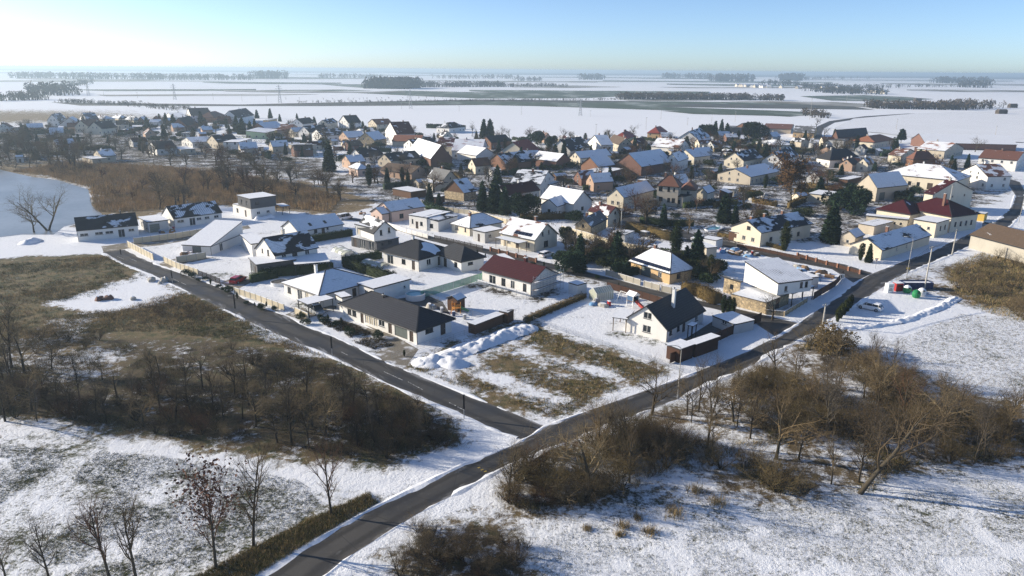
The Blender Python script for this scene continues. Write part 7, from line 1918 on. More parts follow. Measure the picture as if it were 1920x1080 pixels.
scatter_at(clumped(THICKET, 96, 55, .42, ROADP), ['shrub0', 'shrub4', 'shrub2', 'shrub2', 'shrub4'], (3.0, 6.0), 'bare_shrub', 'bare brown shrub in the thicket right of the road', 'bush', 'shrubs of the right thicket')
merged('brushwood', ['brush0', 'brush3', 'brush2', 'brush3'], clumped(THICKET, 240, 55, .34, ROADP), (1.2, 3.4), 'low brushwood between the shrubs of the right thicket', 'brushwood')
scatter_at(sample(THICKET_L, 30, ROADP), ['shrub0', 'shrub1', 'shrub2', 'shrub4'], (2.8, 5.4), 'bare_shrub', 'dark bare shrub beside the culvert at the thicket end', 'bush', 'shrubs at the culvert')
merged('brushwood', ['brush0', 'brush1', 'brush2'], np.vstack([sample(THICKET_L, 80, ROADP), sample(THICKET_B, 40)]), (.9, 2.2), 'low brushwood beside the culvert and below the person', 'brushwood')
merged('brushwood', ['brush0', 'brush1'], sample(BELT_A, 70, AVOID), (2.5, 5), 'bare thicket mass behind the pond', 'brushwood')
scatter(THICKET_B, 18, ['shrub0', 'shrub3', 'shrub4'], (2.4, 4.0), 'bare_shrub', 'bare shrub in the clump beside the person', 'bush', 'shrubs beside the person')
scatter(SCRUB_RIGHT, 38, ['shrub2', 'shrub4', 'shrub0'], (2.2, 4.8), 'bare_shrub', 'olive-brown bare shrub in the scrub above the right meadow', 'bush', 'scrub above the right meadow', AVOID + ROADP)
G1 = ('bare garden tree among the village houses', 'tree', 'bare garden trees of the village')
G2 = ('dark evergreen garden shrub among the village houses', 'bush', 'garden shrubs of the village')
G3 = ('dark garden conifer among the village houses', 'tree', 'garden conifers of the village')
for poly, a, b_, c in ((VILLAGE, 105, 90, 34), (VILLAGE_BACK, 75, 80, 44), (VILLAGE_LEFT, 105, 80, 40), (GARDENS_MID, 14, 45, 6)):
    scatter(poly, a, ['vil0', 'vil1', 'vil2'], (4.5, 9.5), 'garden_tree', *G1, avoid=AVOID + ROADP, parts=('trunk', 'crown'))
    scatter(poly, b_, ['bush0', 'bush2', 'bush1'], (1.6, 3.6), 'garden_shrub', *G2, avoid=AVOID + ROADP, sx=(1.1, 1.9), parts=('stem', 'foliage'))
    scatter(poly, c, ['spruce0', 'spruce1', 'spruce2', 'thuja'], (4.5, 9.5), 'garden_conifer', *G3, avoid=AVOID + ROADP, sx=(.9, 1.1), parts=('trunk', 'crown'))
# small sheds and hedges that fill the gardens
for poly, n in ((VILLAGE, 26), (VILLAGE_BACK, 22), (VILLAGE_LEFT, 20)):
    for x, y in sample(poly, n, [rect(b[2], 3.0) for b in BUILDINGS] + ROADP):
        x, y = float(x), float(y); a_ = R(rng.choice([28, 28, 118, -15, 45]) + rng.gauss(0, 6)); w1, w2 = rng.uniform(3, 6), rng.uniform(2.6, 4)
        r_ = empty('shed', (x, y, 0)); tag(r_, 'small snow-topped shed among the village gardens', 'shed', 'small sheds of the village gardens')
        block(r_, [x, y, a_, w1, w2, rng.uniform(2, 2.6), rng.choice(['flat', 'gR', 'mL']), rng.uniform(.5, 1.2), rng.choice(['beige', 'wood', 'grey', 'cream', 'brick', 'dark']), 'tin', (.97, .97, .97), dict(ov=.12, wl=[], wr=[(.5, .1, .9, 1.8, 'd')], ch=[])], True, (x, y))
NEAR_B = [rect(b[2], 4.0) for b in BUILDINGS]
for poly, n in ((VILLAGE, 12), (VILLAGE_BACK, 22), (VILLAGE_LEFT, 20)):
    for x, y in sample(poly, n, NEAR_B + ROADP):
        x, y = float(x), float(y); a_ = R(rng.choice([28, 28, 118, 10, 45]) + rng.gauss(0, 8)); r_ = empty('outbuilding', (x, y, 0)); tag(r_, 'gabled outbuilding squeezed between the village houses', 'outbuilding', 'outbuildings between the village houses')
        block(r_, [x, y, a_, rng.uniform(7, 11), rng.uniform(5.5, 7.5), rng.uniform(2.6, 3.4), 'gR', rng.uniform(2, 3.2), rng.choice(['beige', 'cream', 'brick', 'grey', 'salmon']), rng.choice(['dark', 'dark', 'brown', 'burg', 'moss']), (rng.choice([.2, .5, .85]), 0, .5), dict(ov=.2)], True, (x, y))
def hedge_mesh(L, h, w, mat, rr):
    V = []; T = []
    for i in range(int(L * (h + w) * 11)):
        u = rr.uniform(0, L); r = rr.random()
        s_, z = (w / 2, rr.uniform(0, h)) if r < .36 else (-w / 2, rr.uniform(0, h)) if r < .72 else (rr.uniform(-w / 2, w / 2), h)
        q = Vector((u, s_ + rr.gauss(0, .12), max(.02, z + rr.gauss(0, .15)))); e = Vector((rr.gauss(0, 1), rr.gauss(0, 1), rr.gauss(.4, 1))).normalized(); f = _perp(e, rr)
        j = len(V); V += [tuple(q - f * .22), tuple(q + f * .22), tuple(q + e * .5)]; T.append((j, j + 1, j + 2))
    j = len(V); k = w * .38; V += [(a, b, c_) for c_ in (0, h * .88) for a, b in ((0, -k), (L, -k), (L, k), (0, k))]
    for x in ((0, 1, 5), (0, 5, 4), (1, 2, 6), (1, 6, 5), (2, 3, 7), (2, 7, 6), (3, 0, 4), (3, 4, 7), (4, 5, 6), (4, 6, 7)): T.append(tuple(j + q for q in x))
    return np_mesh('hedge', V, T, [mat])
HM = [hedge_mesh(L_, h_, w_, m_, random.Random(k)) for k, (L_, h_, w_, m_) in enumerate(((14, 1.8, 1.4, 'thuja'), (18, 2.2, 1.6, 'needle'), (10, 1.6, 1.2, 'hedge_brown'), (16, 2.0, 1.5, 'hedge_brown')))]
for poly, n in ((VILLAGE, 44), (VILLAGE_BACK, 40), (VILLAGE_LEFT, 40)):
    for x, y in sample(poly, n, AVOID + ROADP):
        a_ = R(rng.choice([28, 118, 118, 28, 5, 60]) + rng.gauss(0, 6)); L_ = 13
        q = np.array([[x + math.cos(a_) * L_ * f, y + math.sin(a_) * L_ * f] for f in (.25, .5, .75, 1)])
        if any(inside(q, r_).any() for r_ in AVOID + ROADP): continue
        o = link('hedge', rng.choice(HM), None, (float(x), float(y), 0), a_); tag(o, 'dark garden hedge dividing the village plots', 'hedge', 'hedges dividing the village plots')
T1 = ('bare_tree', 'grey-brown bare tree in the belt around the pond and reeds', 'tree', 'tree belt around pond and reeds')
for poly, n, hr in ((BELT_A, 44, (7, 12)), (BELT_B, 40, (6, 11)), (BELT_C, 22, (5, 9))):
    scatter(poly, n, ['vil0', 'vil1', 'vil2', 'big0', 'big3'], hr, *T1, avoid=AVOID, sx=(1.0, 1.4), parts=('trunk', 'crown'))
T2 = ('bare_tree', 'thin bare tree rising from the thicket right of the road', 'tree', 'trees of the right thicket')
scatter(THICKET, 60, ['slim0', 'slim2', 'slim3', 'big2', 'big3', 'big3'], (5.0, 9.0), *T2, avoid=ROADP, sx=(.9, 1.2), parts=('trunk', 'crown'))
# distant village beyond the highway
for k in range(34):
    a_, b_ = FARVILLAGE[k % len(FARVILLAGE)]; f = rng.random(); x, y = a_[0] + (b_[0] - a_[0]) * f, a_[1] + (b_[1] - a_[1]) * f + rng.uniform(0, 90)
    r_ = empty('house', (x, y, 0)); tag(r_, 'tiny house of the distant village beyond the highway', 'house', 'houses of the distant village')
    block(r_, [x, y, R(rng.uniform(-20, 60)), rng.uniform(11, 18), rng.uniform(9, 12), 4.5, 'gR', 4, rng.choice(['white', 'cream', 'beige']), rng.choice(['dark', 'brown', 'brown']), (.7, .3, .5), dict(ov=.2, wl=[], wr=[], ch=[])], True, (x, y))
scatter(REEDS, 26, ['shrub0', 'shrub1', 'vil0', 'vil2', 'fruit'], (2.5, 6.0), 'bare_shrub', 'bare shrub standing in the reed bed', 'bush', 'shrubs in the reed bed')
for x, y in THUJAS_SMALL: plant(rng.choice(['thuja', 'bush0', 'bush2']), x, y, rng.uniform(.7, 1.5), 'garden_shrub', 'small dark shrub in front gardens along the upper road', 'bush', 'front garden shrubs by the upper road', parts=('stem', 'foliage'))
for x, y, h in ROADTREES: plant('fruit', x, y, max(4, h), 'roadside_tree', 'tiny bare tree lining the distant highway', 'tree', 'trees along the distant highway')

# masses of grass, reeds and brush
def S(poly, n): return sample(poly, n, ROADP + AVOID)
p_ = S(MEADOW, 30000); pr = (vnoise(p_, .07, 8) * .5 + vnoise(p_, .25, 18) * .35 + vnoise(p_, .8, 28) * .25); p_ = p_[(nrg.random(len(p_)) < np.clip((pr - .3) * 2.6, .08, 1)) & ~inside(p_ + nrg.normal(0, 1.0, p_.shape), MEADOW_SNOW)]
k_ = vnoise(p_, .11, 38) + nrg.normal(0, .12, len(p_)) > .5
tufts('dry_grass', p_[k_], .42, 4, .035, .28, ['dry_a', 'dry_a', 'dry_b'], 'straw-coloured long grass of the meadow left of the road', 'grass', 1.1)
tufts('dry_grass', p_[~k_], .34, 4, .035, .28, ['dry_c', 'dry_c', 'dry_b'], 'olive long grass of the meadow left of the road', 'grass', 1.1)
merged('brushwood', ['brush0', 'brush1', 'brush2'], sample(MEADOW, 60, [MEADOW_SNOW] + ROADP), (.5, 1.3), 'low brown scrub dotted over the left meadow', 'brushwood')
scatter_at(sample(MEADOW_SCRUB, 1, ROADP), ['shrub1'], (1.0, 1.2), *W1)
merged('brushwood', ['brush1', 'brush0'], sample(MEADOW_SCRUB, 55, ROADP), (.8, 1.6), 'dark bramble patch on the meadow beside upper road', 'brushwood')
p_ = S(WOOD_LEFT, 22000); p_ = p_[(vnoise(p_, .12, 9) * .6 + vnoise(p_, .4, 19) * .4) > .47]
tufts('undergrowth', p_, .42, 4, .022, .3, ['dry_d', 'dry_b', 'dry_b', 'dry_c'], 'brown undergrowth beneath the left wood', 'undergrowth', 1.2)
p_ = S(THICKET, 24000); p_ = p_[(vnoise(p_, .1, 55) * .6 + vnoise(p_, .4, 20) * .4) > .47]
tufts('undergrowth', p_, .55, 4, .022, .28, ['dry_d', 'dry_b', 'dry_a', 'dry_c'], 'brown undergrowth beneath the right thicket', 'undergrowth', 1.1)
p_ = S(PLOT, 9000); p_ = p_[(vnoise(p_, .16, 71) * .65 + vnoise(p_, .6, 72) * .35 > .42)]
for q in PLOT_TRACKS: p_ = p_[~inside(p_, q)]
tufts('dry_grass', p_, .3, 4, .028, .18, ['dry_a', 'dry_b', 'dry_c', 'dry_c'], 'dry grass tufts on the empty plot', 'grass', .8)
tufts('reeds', S(REEDS, 26000), 1.5, 3, .05, .35, ['reed', 'reed', 'dry_b'], 'brown reed bed beside the pond', 'reeds', .35)
tufts('dry_grass', S(BANK, 5200), .35, 5, .022, .16, ['dry_b', 'dry_c', 'dry_c', 'dry_a'], 'rough grass on the roadside bank at lower left', 'grass', .9)
p_ = S(FIELD_L, 20000); p_ = p_[vnoise(p_, .22, 12) > .4]
tufts('grass', p_, .14, 4, .02, .1, ['dry_c', 'dry_d', 'dry_c'], 'short grass poking through snow in the lower left field', 'grass', 1.0)
p_ = S(FIELD_R, 17000); p_ = p_[vnoise(p_, .35, 13) > .5]
tufts('grass', p_, .11, 4, .014, .09, ['dry_c', 'dry_d', 'dry_c'], 'short grass poking through snow in the lower right field', 'grass', 1.0)
p_ = S(MEADOW_R, 9000)
tufts('grass', p_, .14, 4, .02, .1, ['dry_c', 'dry_d', 'dry_b'], 'short grass poking through snow on the right meadow', 'grass', 1.0)
p_ = np.vstack([S(VILLAGE, 14000), S(VILLAGE_BACK, 9000), S(VILLAGE_LEFT, 12000)]); p_ = p_[vnoise(p_, .07, 14) > .5]
tufts('undergrowth', p_, .6, 3, .08, .5, ['dry_d', 'dry_b', 'dry_c'], 'low dry growth in the village gardens', 'undergrowth', 1.0)
p_ = S(SCRUB_RIGHT, 5000)
tufts('undergrowth', p_, .6, 4, .03, .3, ['dry_c', 'dry_b', 'dry_a'], 'olive-brown undergrowth of the scrub above the right meadow', 'undergrowth', 1.0)
# straw-coloured tussocks at the thicket front, each one a thing
for (x, y), r_ in TUSSOCKS:
    q = np.tile([[x, y]], (46, 1)) + nrg.normal(0, r_ * .4, (46, 2))
    o = tufts('grass_tussock', q, r_ * .9, 5, .02, .1, ['dry_a', 'dry_b'], None, None, .9); del o['kind']
    tag(o, 'dead grass tussock at the front of the right thicket', 'grass', 'grass tussocks before the right thicket')

# far woods: one mass each
def wood(a, b, depth, h, n, kind):
    a, b = np.array(a), np.array(b); d = b - a; L = np.linalg.norm(d); nv = np.array([-d[1], d[0]]) / L
    if nv[1] < 0: nv = -nv
    V = []; T = []
    for i in range(n):
        c = a + d * nrg.random() + nv * depth * nrg.random()
        hh = h * nrg.uniform(.5, 1.05); r = max(1.0, hh * nrg.uniform(.22, .42))
        k = 18
        th = nrg.uniform(0, 2 * np.pi, k); ph = nrg.uniform(-.5, 1.0, k)
        P_ = np.stack([c[0] + r * np.cos(th) * np.sqrt(1 - np.clip(ph, 0, 1) ** 2), c[1] + r * np.sin(th) * np.sqrt(1 - np.clip(ph, 0, 1) ** 2), hh * (.55 + .42 * ph)], 1)
        s = r * .75
        for q in P_:
            e = nrg.normal(0, 1, 3); e /= np.linalg.norm(e); f = np.cross(e, nrg.normal(0, 1, 3)); f /= np.linalg.norm(f)
            j = len(V); V += [q - e * s * .6, q + f * s * .5, q + e * s * .6]; T.append((j, j + 1, j + 2))
        j = len(V); V += [(c[0] - r * .25, c[1], 0), (c[0] + r * .25, c[1], 0), (c[0], c[1], hh * .8)]; T.append((j, j + 1, j + 2))
    V = np.array(V); V[:, 2] = np.maximum(V[:, 2], -.1)
    return np_mesh('wood', V, np.array(T), ['farwood', 'farwood_b'], np.full(len(T), kind))
for i, (a, b_, dp, h, n, kd) in enumerate(FARWOODS):
    if n: tag(link('wood', wood(a, b_, dp, h, n, kd)), 'distant dark strip of trees across the snowy plain', 'wood', kind='stuff')

# ================= fences and hedges =================
_pc = {}
def panel_mesh(style, h):
    key = (style, round(h, 2))
    if key in _pc: return _pc[key]
    mb = MB(); z1 = h
    if style in ('concrete', 'concrete2', 'white', 'stonewall'):
        m = {'concrete': 'wall_sand', 'concrete2': 'wall_concrete', 'white': 'wall_white', 'stonewall': 'wall_stone'}[style]
        k = 1 if style in ('white', 'stonewall') else 3
        for i in range(k): mb.box(0, -.03, .04 + (h - .04) * i / k, 1, .03, .04 + (h - .04) * (i + 1) / k - .015, m)
        mb.box(0, -.06, h - .01, 1, .06, h + .05, 'snow')
    elif style in ('plank', 'pillar'):
        n = 12
        for i in range(n): mb.box(i / n + .004, -.015, .06, (i + 1) / n - .004, .015, h - (.02 if i % 2 else 0) - (.15 if style == 'pillar' else 0), 'wall_plank')
        mb.box(0, .015, .3, 1, .05, .38, 'wall_plank'); mb.box(0, .015, h - .4, 1, .05, h - .32, 'wall_plank')
    elif style == 'slat':
        n = 8
        for i in range(n): z = .1 + (h - .12) * i / n; mb.box(0, -.015, z, 1, .015, z + (h - .12) / n * .72, 'trim' if i % 2 else 'wall_dark')
    elif style == 'mesh': mb.box(0, -.006, .05, 1, .006, h - .05, 'greenmesh')
    else:
        for z in (.15, h * .5, h - .08): mb.bar((0, 0, z), (1, 0, z), .02, 'steel')
        for i in range(1, 9): mb.bar((i / 9, 0, .1), (i / 9, 0, h - .06), .01, 'steel')
    me = mb.mesh('panel'); pm = MB()
    if style == 'pillar': pm.box(-.2, -.2, 0, .2, .2, h + .1, 'wall_pillar'); pm.box(-.24, -.24, h + .1, .24, .24, h + .16, 'concrete', 'snow')
    elif style in ('concrete', 'concrete2', 'white'): pm.box(-.08, -.08, 0, .08, .08, h + .08, {'white': 'wall_white'}.get(style, 'wall_concrete'))
    elif style == 'stonewall': pm.box(-.12, -.12, 0, .12, .12, h + .02, 'wall_stone')
    elif style in ('plank', 'slat'): pm.box(-.05, -.05, 0, .05, .05, h + .04, 'wall_dark')
    else: pm.tube((0, 0, 0), (0, 0, h), .03, .03, 'steel', 6)
    _pc[key] = (me, pm.mesh('post')); return _pc[key]
for pts, h, style, label in FENCES:
    me, pm = panel_mesh(style, h)
    root = empty('fence' if style != 'stonewall' else 'stone_wall', (pts[0][0], pts[0][1], 0)); tag(root, label, 'fence' if style != 'stonewall' else 'wall')
    step = {'pillar': 3.2, 'wire': 2.6, 'mesh': 2.6}.get(style, 2.1)
    b0 = Vector(pts[0])
    for a, b_ in zip(pts, pts[1:]):
        a, b_ = Vector(a), Vector(b_); d = b_ - a; n = max(1, round(d.length / step)); ang = math.atan2(d.y, d.x)
        for i in range(n):
            q = a + d * i / n - b0
            o = link('panel', me, root, (q.x, q.y, 0), ang); o.scale = (d.length / n, 1, 1)
            link('post', pm, root, (q.x, q.y, 0), ang)
    q = Vector(pts[-1]) - b0; link('post', pm, root, (q.x, q.y, 0), ang)
for pts, h, w, mat, label in HEDGES:
    V = []; T = []; b0 = Vector(pts[0]); rr = random.Random(int(h * 10 + len(label)))
    for a, b_ in zip(pts, pts[1:]):
        a, b_ = Vector(a), Vector(b_); d = b_ - a; L = d.length; d.normalize(); nn = Vector((-d.y, d.x))
        far_ = a.y > 350
        for i in range(int(L * (h + w) * (60 if not far_ else 12))):
            u = rr.uniform(0, L); r = rr.random()
            if r < .36: s_, z = w / 2, rr.uniform(0, h)
            elif r < .72: s_, z = -w / 2, rr.uniform(0, h)
            else: s_, z = rr.uniform(-w / 2, w / 2), h
            s_ += rr.gauss(0, .09); z += rr.gauss(0, .09); z = max(.02, z + .12 * math.sin(u * 3.1))
            c = a + d * u + nn * s_ - b0; e = Vector((rr.gauss(0, 1), rr.gauss(0, 1), rr.gauss(.4, 1))).normalized(); f = _perp(e, rr); q = Vector((c.x, c.y, z)); lf = .17 if not far_ else .6
            j = len(V); V += [tuple(q - f * lf * .45), tuple(q + f * lf * .45), tuple(q + e * lf * rr.uniform(.7, 1.4))]; T.append((j, j + 1, j + 2))
        p0 = a - b0; p1 = b_ - b0; k = .36
        c4 = [p0 + nn * w * k, p0 - nn * w * k, p1 - nn * w * k, p1 + nn * w * k]; j = len(V)
        V += [(c.x, c.y, 0) for c in c4] + [(c.x, c.y, h * .9) for c in c4]
        for x in ((0, 1, 5), (0, 5, 4), (1, 2, 6), (1, 6, 5), (2, 3, 7), (2, 7, 6), (3, 0, 4), (3, 4, 7), (4, 5, 6), (4, 6, 7)): T.append(tuple(j + q for q in x))
    o = link('hedge', np_mesh('hedge', V, T, [mat]), None, (b0.x, b0.y, 0)); tag(o, label, 'hedge')

# ================= poles, lamps, pylons =================
def pole_mesh(h, arms=True):
    mb = MB(); mb.tube((0, 0, 0), (0, 0, h), .16, .1, 'pole_concrete', 8); me = mb.mesh('shaft'); return me
for i, (x, y, h) in enumerate(POLES):
    o = empty('power_pole', (x, y, 0), .3); tag(o, 'thin power line pole standing in the snowy fields', 'pole', 'power poles in the fields')
    far_ = math.hypot(x, y); k = max(1, far_ / 900)
    mb = MB(); mb.tube((0, 0, 0), (0, 0, h), .16 * k, .12 * k, 'pole_concrete', 6); mb.obj('shaft', o)
    mb = MB(); mb.box(-.9 * k, -.06 * k, h - .3, .9 * k, .06 * k, h - .12, 'steel'); mb.obj('crossarm', o)
for x, y, h in PYLONS:
    o = empty('pylon', (x, y, 0), .2); tag(o, 'lattice power pylon rising from the distant snowy plain', 'pylon', 'pylons of the distant line')
    mb = MB(); w0, w1 = h * .09, h * .015; nseg = 8; th = h * .006
    lv = [(w0 + (w1 - w0) * min(1, (i / nseg) * 1.2), h * i / nseg) for i in range(nseg + 1)]
    for (wa_, za), (wb_, zb) in zip(lv, lv[1:]):
        ca = [(-wa_, -wa_), (wa_, -wa_), (wa_, wa_), (-wa_, wa_)]; cb = [(-wb_, -wb_), (wb_, -wb_), (wb_, wb_), (-wb_, wb_)]
        for i in range(4):
            j = (i + 1) % 4
            mb.bar((*ca[i], za), (*cb[i], zb), th * 1.4, 'steel'); mb.bar((*ca[i], za), (*cb[j], zb), th, 'steel'); mb.bar((*ca[j], za), (*cb[i], zb), th, 'steel')
    mb.obj('lattice_tower', o)
    for f, l in ((.66, .16), (.78, .2), (.9, .14)):
        mb = MB(); mb.bar((-h * l, 0, h * f), (h * l, 0, h * f), th * 2, 'steel'); mb.bar((-h * l, 0, h * f), (0, 0, h * (f + .06)), th, 'steel'); mb.bar((h * l, 0, h * f), (0, 0, h * (f + .06)), th, 'steel'); mb.obj('crossarm', o)
LB = ('concrete pole leaning in the roadside below the parking lot', 'tall concrete pole at the recycling bins', 'concrete pole at the road before farm building', 'wooden-looking pole beside tall cream gabled house', 'short concrete pole by parked silver car', 'thin pole by the white cottage yard')
for (x, y, h), lb in zip(STREET_POLES, LB):
    o = empty('utility_pole', (x, y, 0)); tag(o, lb, 'pole')
    mb = MB(); mb.tube((0, 0, 0), (0, 0, h), .17, .11, 'pole_concrete', 10); mb.obj('shaft', o)
    mb = MB(); mb.box(-.5, -.05, h - .35, .5, .05, h - .22, 'steel')
    for q in (-.42, 0, .42): mb.tube((q, 0, h - .22), (q, 0, h - .05), .035, .03, 'frame_white', 6)
    mb.obj('crossarm', o)
for (x, y, h, sgn), lb in zip(LAMPS, ('curved street lamp at the recycling bins by the junction', 'curved street lamp at the plot corner', 'curved street lamp at upper right junction')):
    o = empty('street_lamp', (x, y, 0)); tag(o, lb, 'street lamp')
    mb = MB(); mb.tube((0, 0, 0), (0, 0, 1.2), .1, .1, 'steel', 8); mb.tube((0, 0, 1.2), (0, 0, h - .7), .065, .05, 'pole_concrete', 8); mb.obj('pole', o)
    mb = MB(); pts = [(0, 0, h - .7), (-.12, .0, h - .35), (-.45, 0, h - .1), (-1.0, 0, h), (-1.5, 0, h + .02)]
    for a, b_ in zip(pts, pts[1:]): mb.tube(a, b_, .045, .045, 'pole_concrete', 8)
    mb.obj('arm', o)
    mb = MB(); mb.box(-2.1, -.12, h - .05, -1.45, .12, h + .07, 'steel', 'snow'); mb.obj('lamp_head', o)
for i, (x, y, h) in enumerate(LANTERNS):
    o = empty('street_lamp', (x, y, 0)); tag(o, ('black column lamp third from the upper road end', 'black column lamp by the roadside stones', 'black column lamp at the upper road bend', 'black column lamp nearest the junction', 'black column lamp opposite navy hip roof, behind branches')[i], 'street lamp')
    mb = MB(); mb.tube((0, 0, 0), (0, 0, h * .45), .06, .05, 'steel', 8); mb.obj('pole', o)
    mb = MB(); mb.tube((0, 0, h * .42), (0, 0, h), .13, .13, 'black', 10); mb.tube((0, 0, h), (0, 0, h + .05), .17, .17, 'black', 10); mb.obj('lamp_head', o)

# ================= vehicles =================
def loft(mb, st, mat, n=None):
    """st: (x, half width, z0, z1, shoulder) cross sections"""
    rings = []
    for x, hw, z0, z1, sh in st:
        rings.append([(x, -hw * .93, z0), (x, -hw, z0 + (z1 - z0) * .45), (x, -hw * sh, z1), (x, hw * sh, z1), (x, hw, z0 + (z1 - z0) * .45), (x, hw * .93, z0)])
    for a, b_ in zip(rings, rings[1:]):
        for i in range(6): mb.face([a[i], a[(i + 1) % 6], b_[(i + 1) % 6], b_[i]], mat)
    mb.face(rings[0][::-1], mat); mb.face(rings[-1], mat)
def car(x, y, hd, col, kind, label):
    o = empty('car' if kind == 'estate' else kind + ('_truck' if kind == 'pickup' else ''), (x, y, .02), hd); tag(o, label, {'estate': 'car', 'van': 'van', 'pickup': 'truck'}[kind])
    L = {'estate': 4.6, 'van': 5.2, 'pickup': 5.1}[kind]; W_ = .9 if kind == 'estate' else .98
    tall = 1.95 if kind == 'van' else 1.5 if kind == 'estate' else 1.75
    f, r = L / 2, -L / 2
    mb = MB(); loft(mb, [(r, W_ * .8, .35, .85, .95), (r + .15, W_ * .97, .25, .95, .93), (r + 1.2, W_, .22, .98, .93), (f - 1.3, W_, .22, .95, .93), (f - .35, W_ * .95, .25, .8, .9), (f, W_ * .75, .35, .62, .9)], col); b_ = mb.obj('body', o, smooth=False)
    if kind == 'pickup': c0, c1 = -.4, f - 1.1
    elif kind == 'van': c0, c1 = r + .08, f - .7
    else: c0, c1 = r + .12, f - 1.15
    zb = .94
    g = MB(); loft(g, [(c0, W_ * .86, zb, zb + .05, .98), (c0 + .35, W_ * .88, zb, tall - .1, .84), (c1 - .85, W_ * .88, zb, tall - .08, .84), (c1, W_ * .86, zb, zb + .04, .98)], 'glass'); g.obj('windows', o)
    rf = MB(); loft(rf, [(c0 + .22, W_ * .72, tall - .12, tall - .06, .95), (c0 + .4, W_ * .78, tall - .12, tall, .9), (c1 - 1.0, W_ * .78, tall - .12, tall, .9), (c1 - .72, W_ * .72, tall - .14, tall - .08, .95)], 'snow' if 'snow' in label else col); rf.obj('roof', o)
    pm = MB()
    for sx in (-1, 1):
        for px in (c0 + .45, (c0 + c1) / 2 - .1, c1 - .75): pm.bar((px, sx * W_ * .885, zb - .05), (px, sx * W_ * .76, tall - .06), .07, col)
    pm.obj('pillars', o)
    for wx in (r + .85, f - .85):
        for sy in (-1, 1):
            w = MB(); w.tube((0, -.11, 0), (0, .11, 0), .33, .33, 'rubber', 14); wo_ = w.obj('wheel', o, (wx, sy * (W_ - .1), .33))
            w = MB(); w.tube((0, sy * .1, 0), (0, sy * .125, 0), .2, .18, 'steel', 10); w.obj('rim', wo_)
    for sy in (-1, 1):
        w = MB(); w.box(f - .18, sy * W_ * .62 - .17, .6, f - .02, sy * W_ * .62 + .17, .74, 'frame_white'); w.obj('headlight', o)
        w = MB(); w.box(r - .01, sy * W_ * .68 - .1, .68, r + .1, sy * W_ * .68 + .1, .9, 'redplastic'); w.obj('tail_light', o)
    return o
for row in CARS: car(*row)

# ================= recycling bins =================
hd = BIN_HEAD
(x, y) = BINS[0]; o = empty('clothes_bank', (x, y, 0), hd); tag(o, 'white clothes collection container with dark print at parking lot', 'container')
mb = MB(); mb.box(-.7, -.55, .06, .7, .55, 2.0, 'carwhite', 'snow'); mb.obj('body', o)
mb = MB(); mb.box(-.45, -.6, 1.35, .45, -.55, 1.65, 'steel'); mb.obj('hatch', o)
mb = MB()
for k in range(5): mb.box(-.42 + k * .17, -.565, .55, -.3 + k * .17, -.555, .8, 'black')
for k in range(3): mb.box(-.28 + k * .2, -.565, .95, -.14 + k * .2, -.555, 1.07, 'black')
mb.obj('print', o)
def bell(x, y, mat, top, label, r=.85, h=1.7):
    o = empty('recycling_bin', (x, y, 0)); tag(o, label, 'bin', 'recycling bins at the parking lot')
    mb = MB(); prof = [(.72, .05), (.95, .4), (1.0, .8), (.9, 1.2), (.62, 1.5), (.3, 1.66), (.1, 1.7)]
    n = 16
    for (a, za), (b_, zb) in zip(prof, prof[1:]):
        for i in range(n):
            t0, t1 = i / n * 6.2832, (i + 1) / n * 6.2832
            mb.face([(a * r * math.cos(t0), a * r * math.sin(t0), za), (a * r * math.cos(t1), a * r * math.sin(t1), za), (b_ * r * math.cos(t1), b_ * r * math.sin(t1), zb), (b_ * r * math.cos(t0), b_ * r * math.sin(t0), zb)], top if (zb > 1.45) else mat)
    mb.obj('body', o, smooth=True)
    mb = MB(); mb.tube((0, 0, 1.68), (0, 0, 1.85), .06, .06, 'steel', 6); mb.obj('lifting_eye', o)
    mb = MB(); mb.box(-.2, -r * .98, 1.12, .2, -r * .8, 1.35, 'black'); mb.obj('slot', o)
x, y = BINS[1]; o = empty('recycling_bin', (x, y, 0), hd); tag(o, 'red metal collection bin next to white clothes container', 'bin', 'recycling bins at the parking lot')
mb = MB(); mb.box(-.85, -.6, .08, .85, .6, 1.75, 'redplastic', 'redplastic'); mb.box(-.9, -.65, 1.75, .9, .65, 1.85, 'steel', 'snow'); mb.obj('body', o)
mb = MB(); mb.box(-.6, -.64, 1.1, .6, -.6, 1.45, 'black'); mb.obj('slot', o)
bell(*BINS[2], 'greenplastic', 'snow', 'bright green bell-shaped glass bin with snowy top')
bell(*BINS[3], 'greenplastic', 'greenplastic', 'dark green bell-shaped glass bin nearest the parked car')
bell(BINS[3][0] + 1.9, BINS[3][1] + 1.4, 'frame_white', 'snow', 'pale bell-shaped bin behind dark green one')
x, y = BINS[4]; o = empty('waste_container', (x, y, 0), hd - .18); tag(o, 'long dark blue open waste container filled with snow', 'container')
mb = MB()
mb.box(-3.2, -1.1, .1, 3.2, -1.02, 1.5, 'containerblue'); mb.box(-3.2, 1.02, .1, 3.2, 1.1, 1.5, 'containerblue'); mb.box(-3.2, -1.02, .1, -3.12, 1.02, 1.5, 'containerblue'); mb.box(3.12, -1.02, .1, 3.2, 1.02, 1.5, 'containerblue'); mb.box(-3.1, -1.01, .1, 3.1, 1.01, .2, 'containerblue'); mb.obj('body', o)
mb = MB(); mb.box(-3.11, -1.01, .2, 3.11, 1.01, 1.25, 'snow'); mb.obj('snow_load', o)
for k in range(9):
    mb = MB(); mb.box(-3.1 + k * .76, -1.16, .1, -3.0 + k * .76, -1.1, 1.5, 'containerblue'); mb.obj('rib', o)

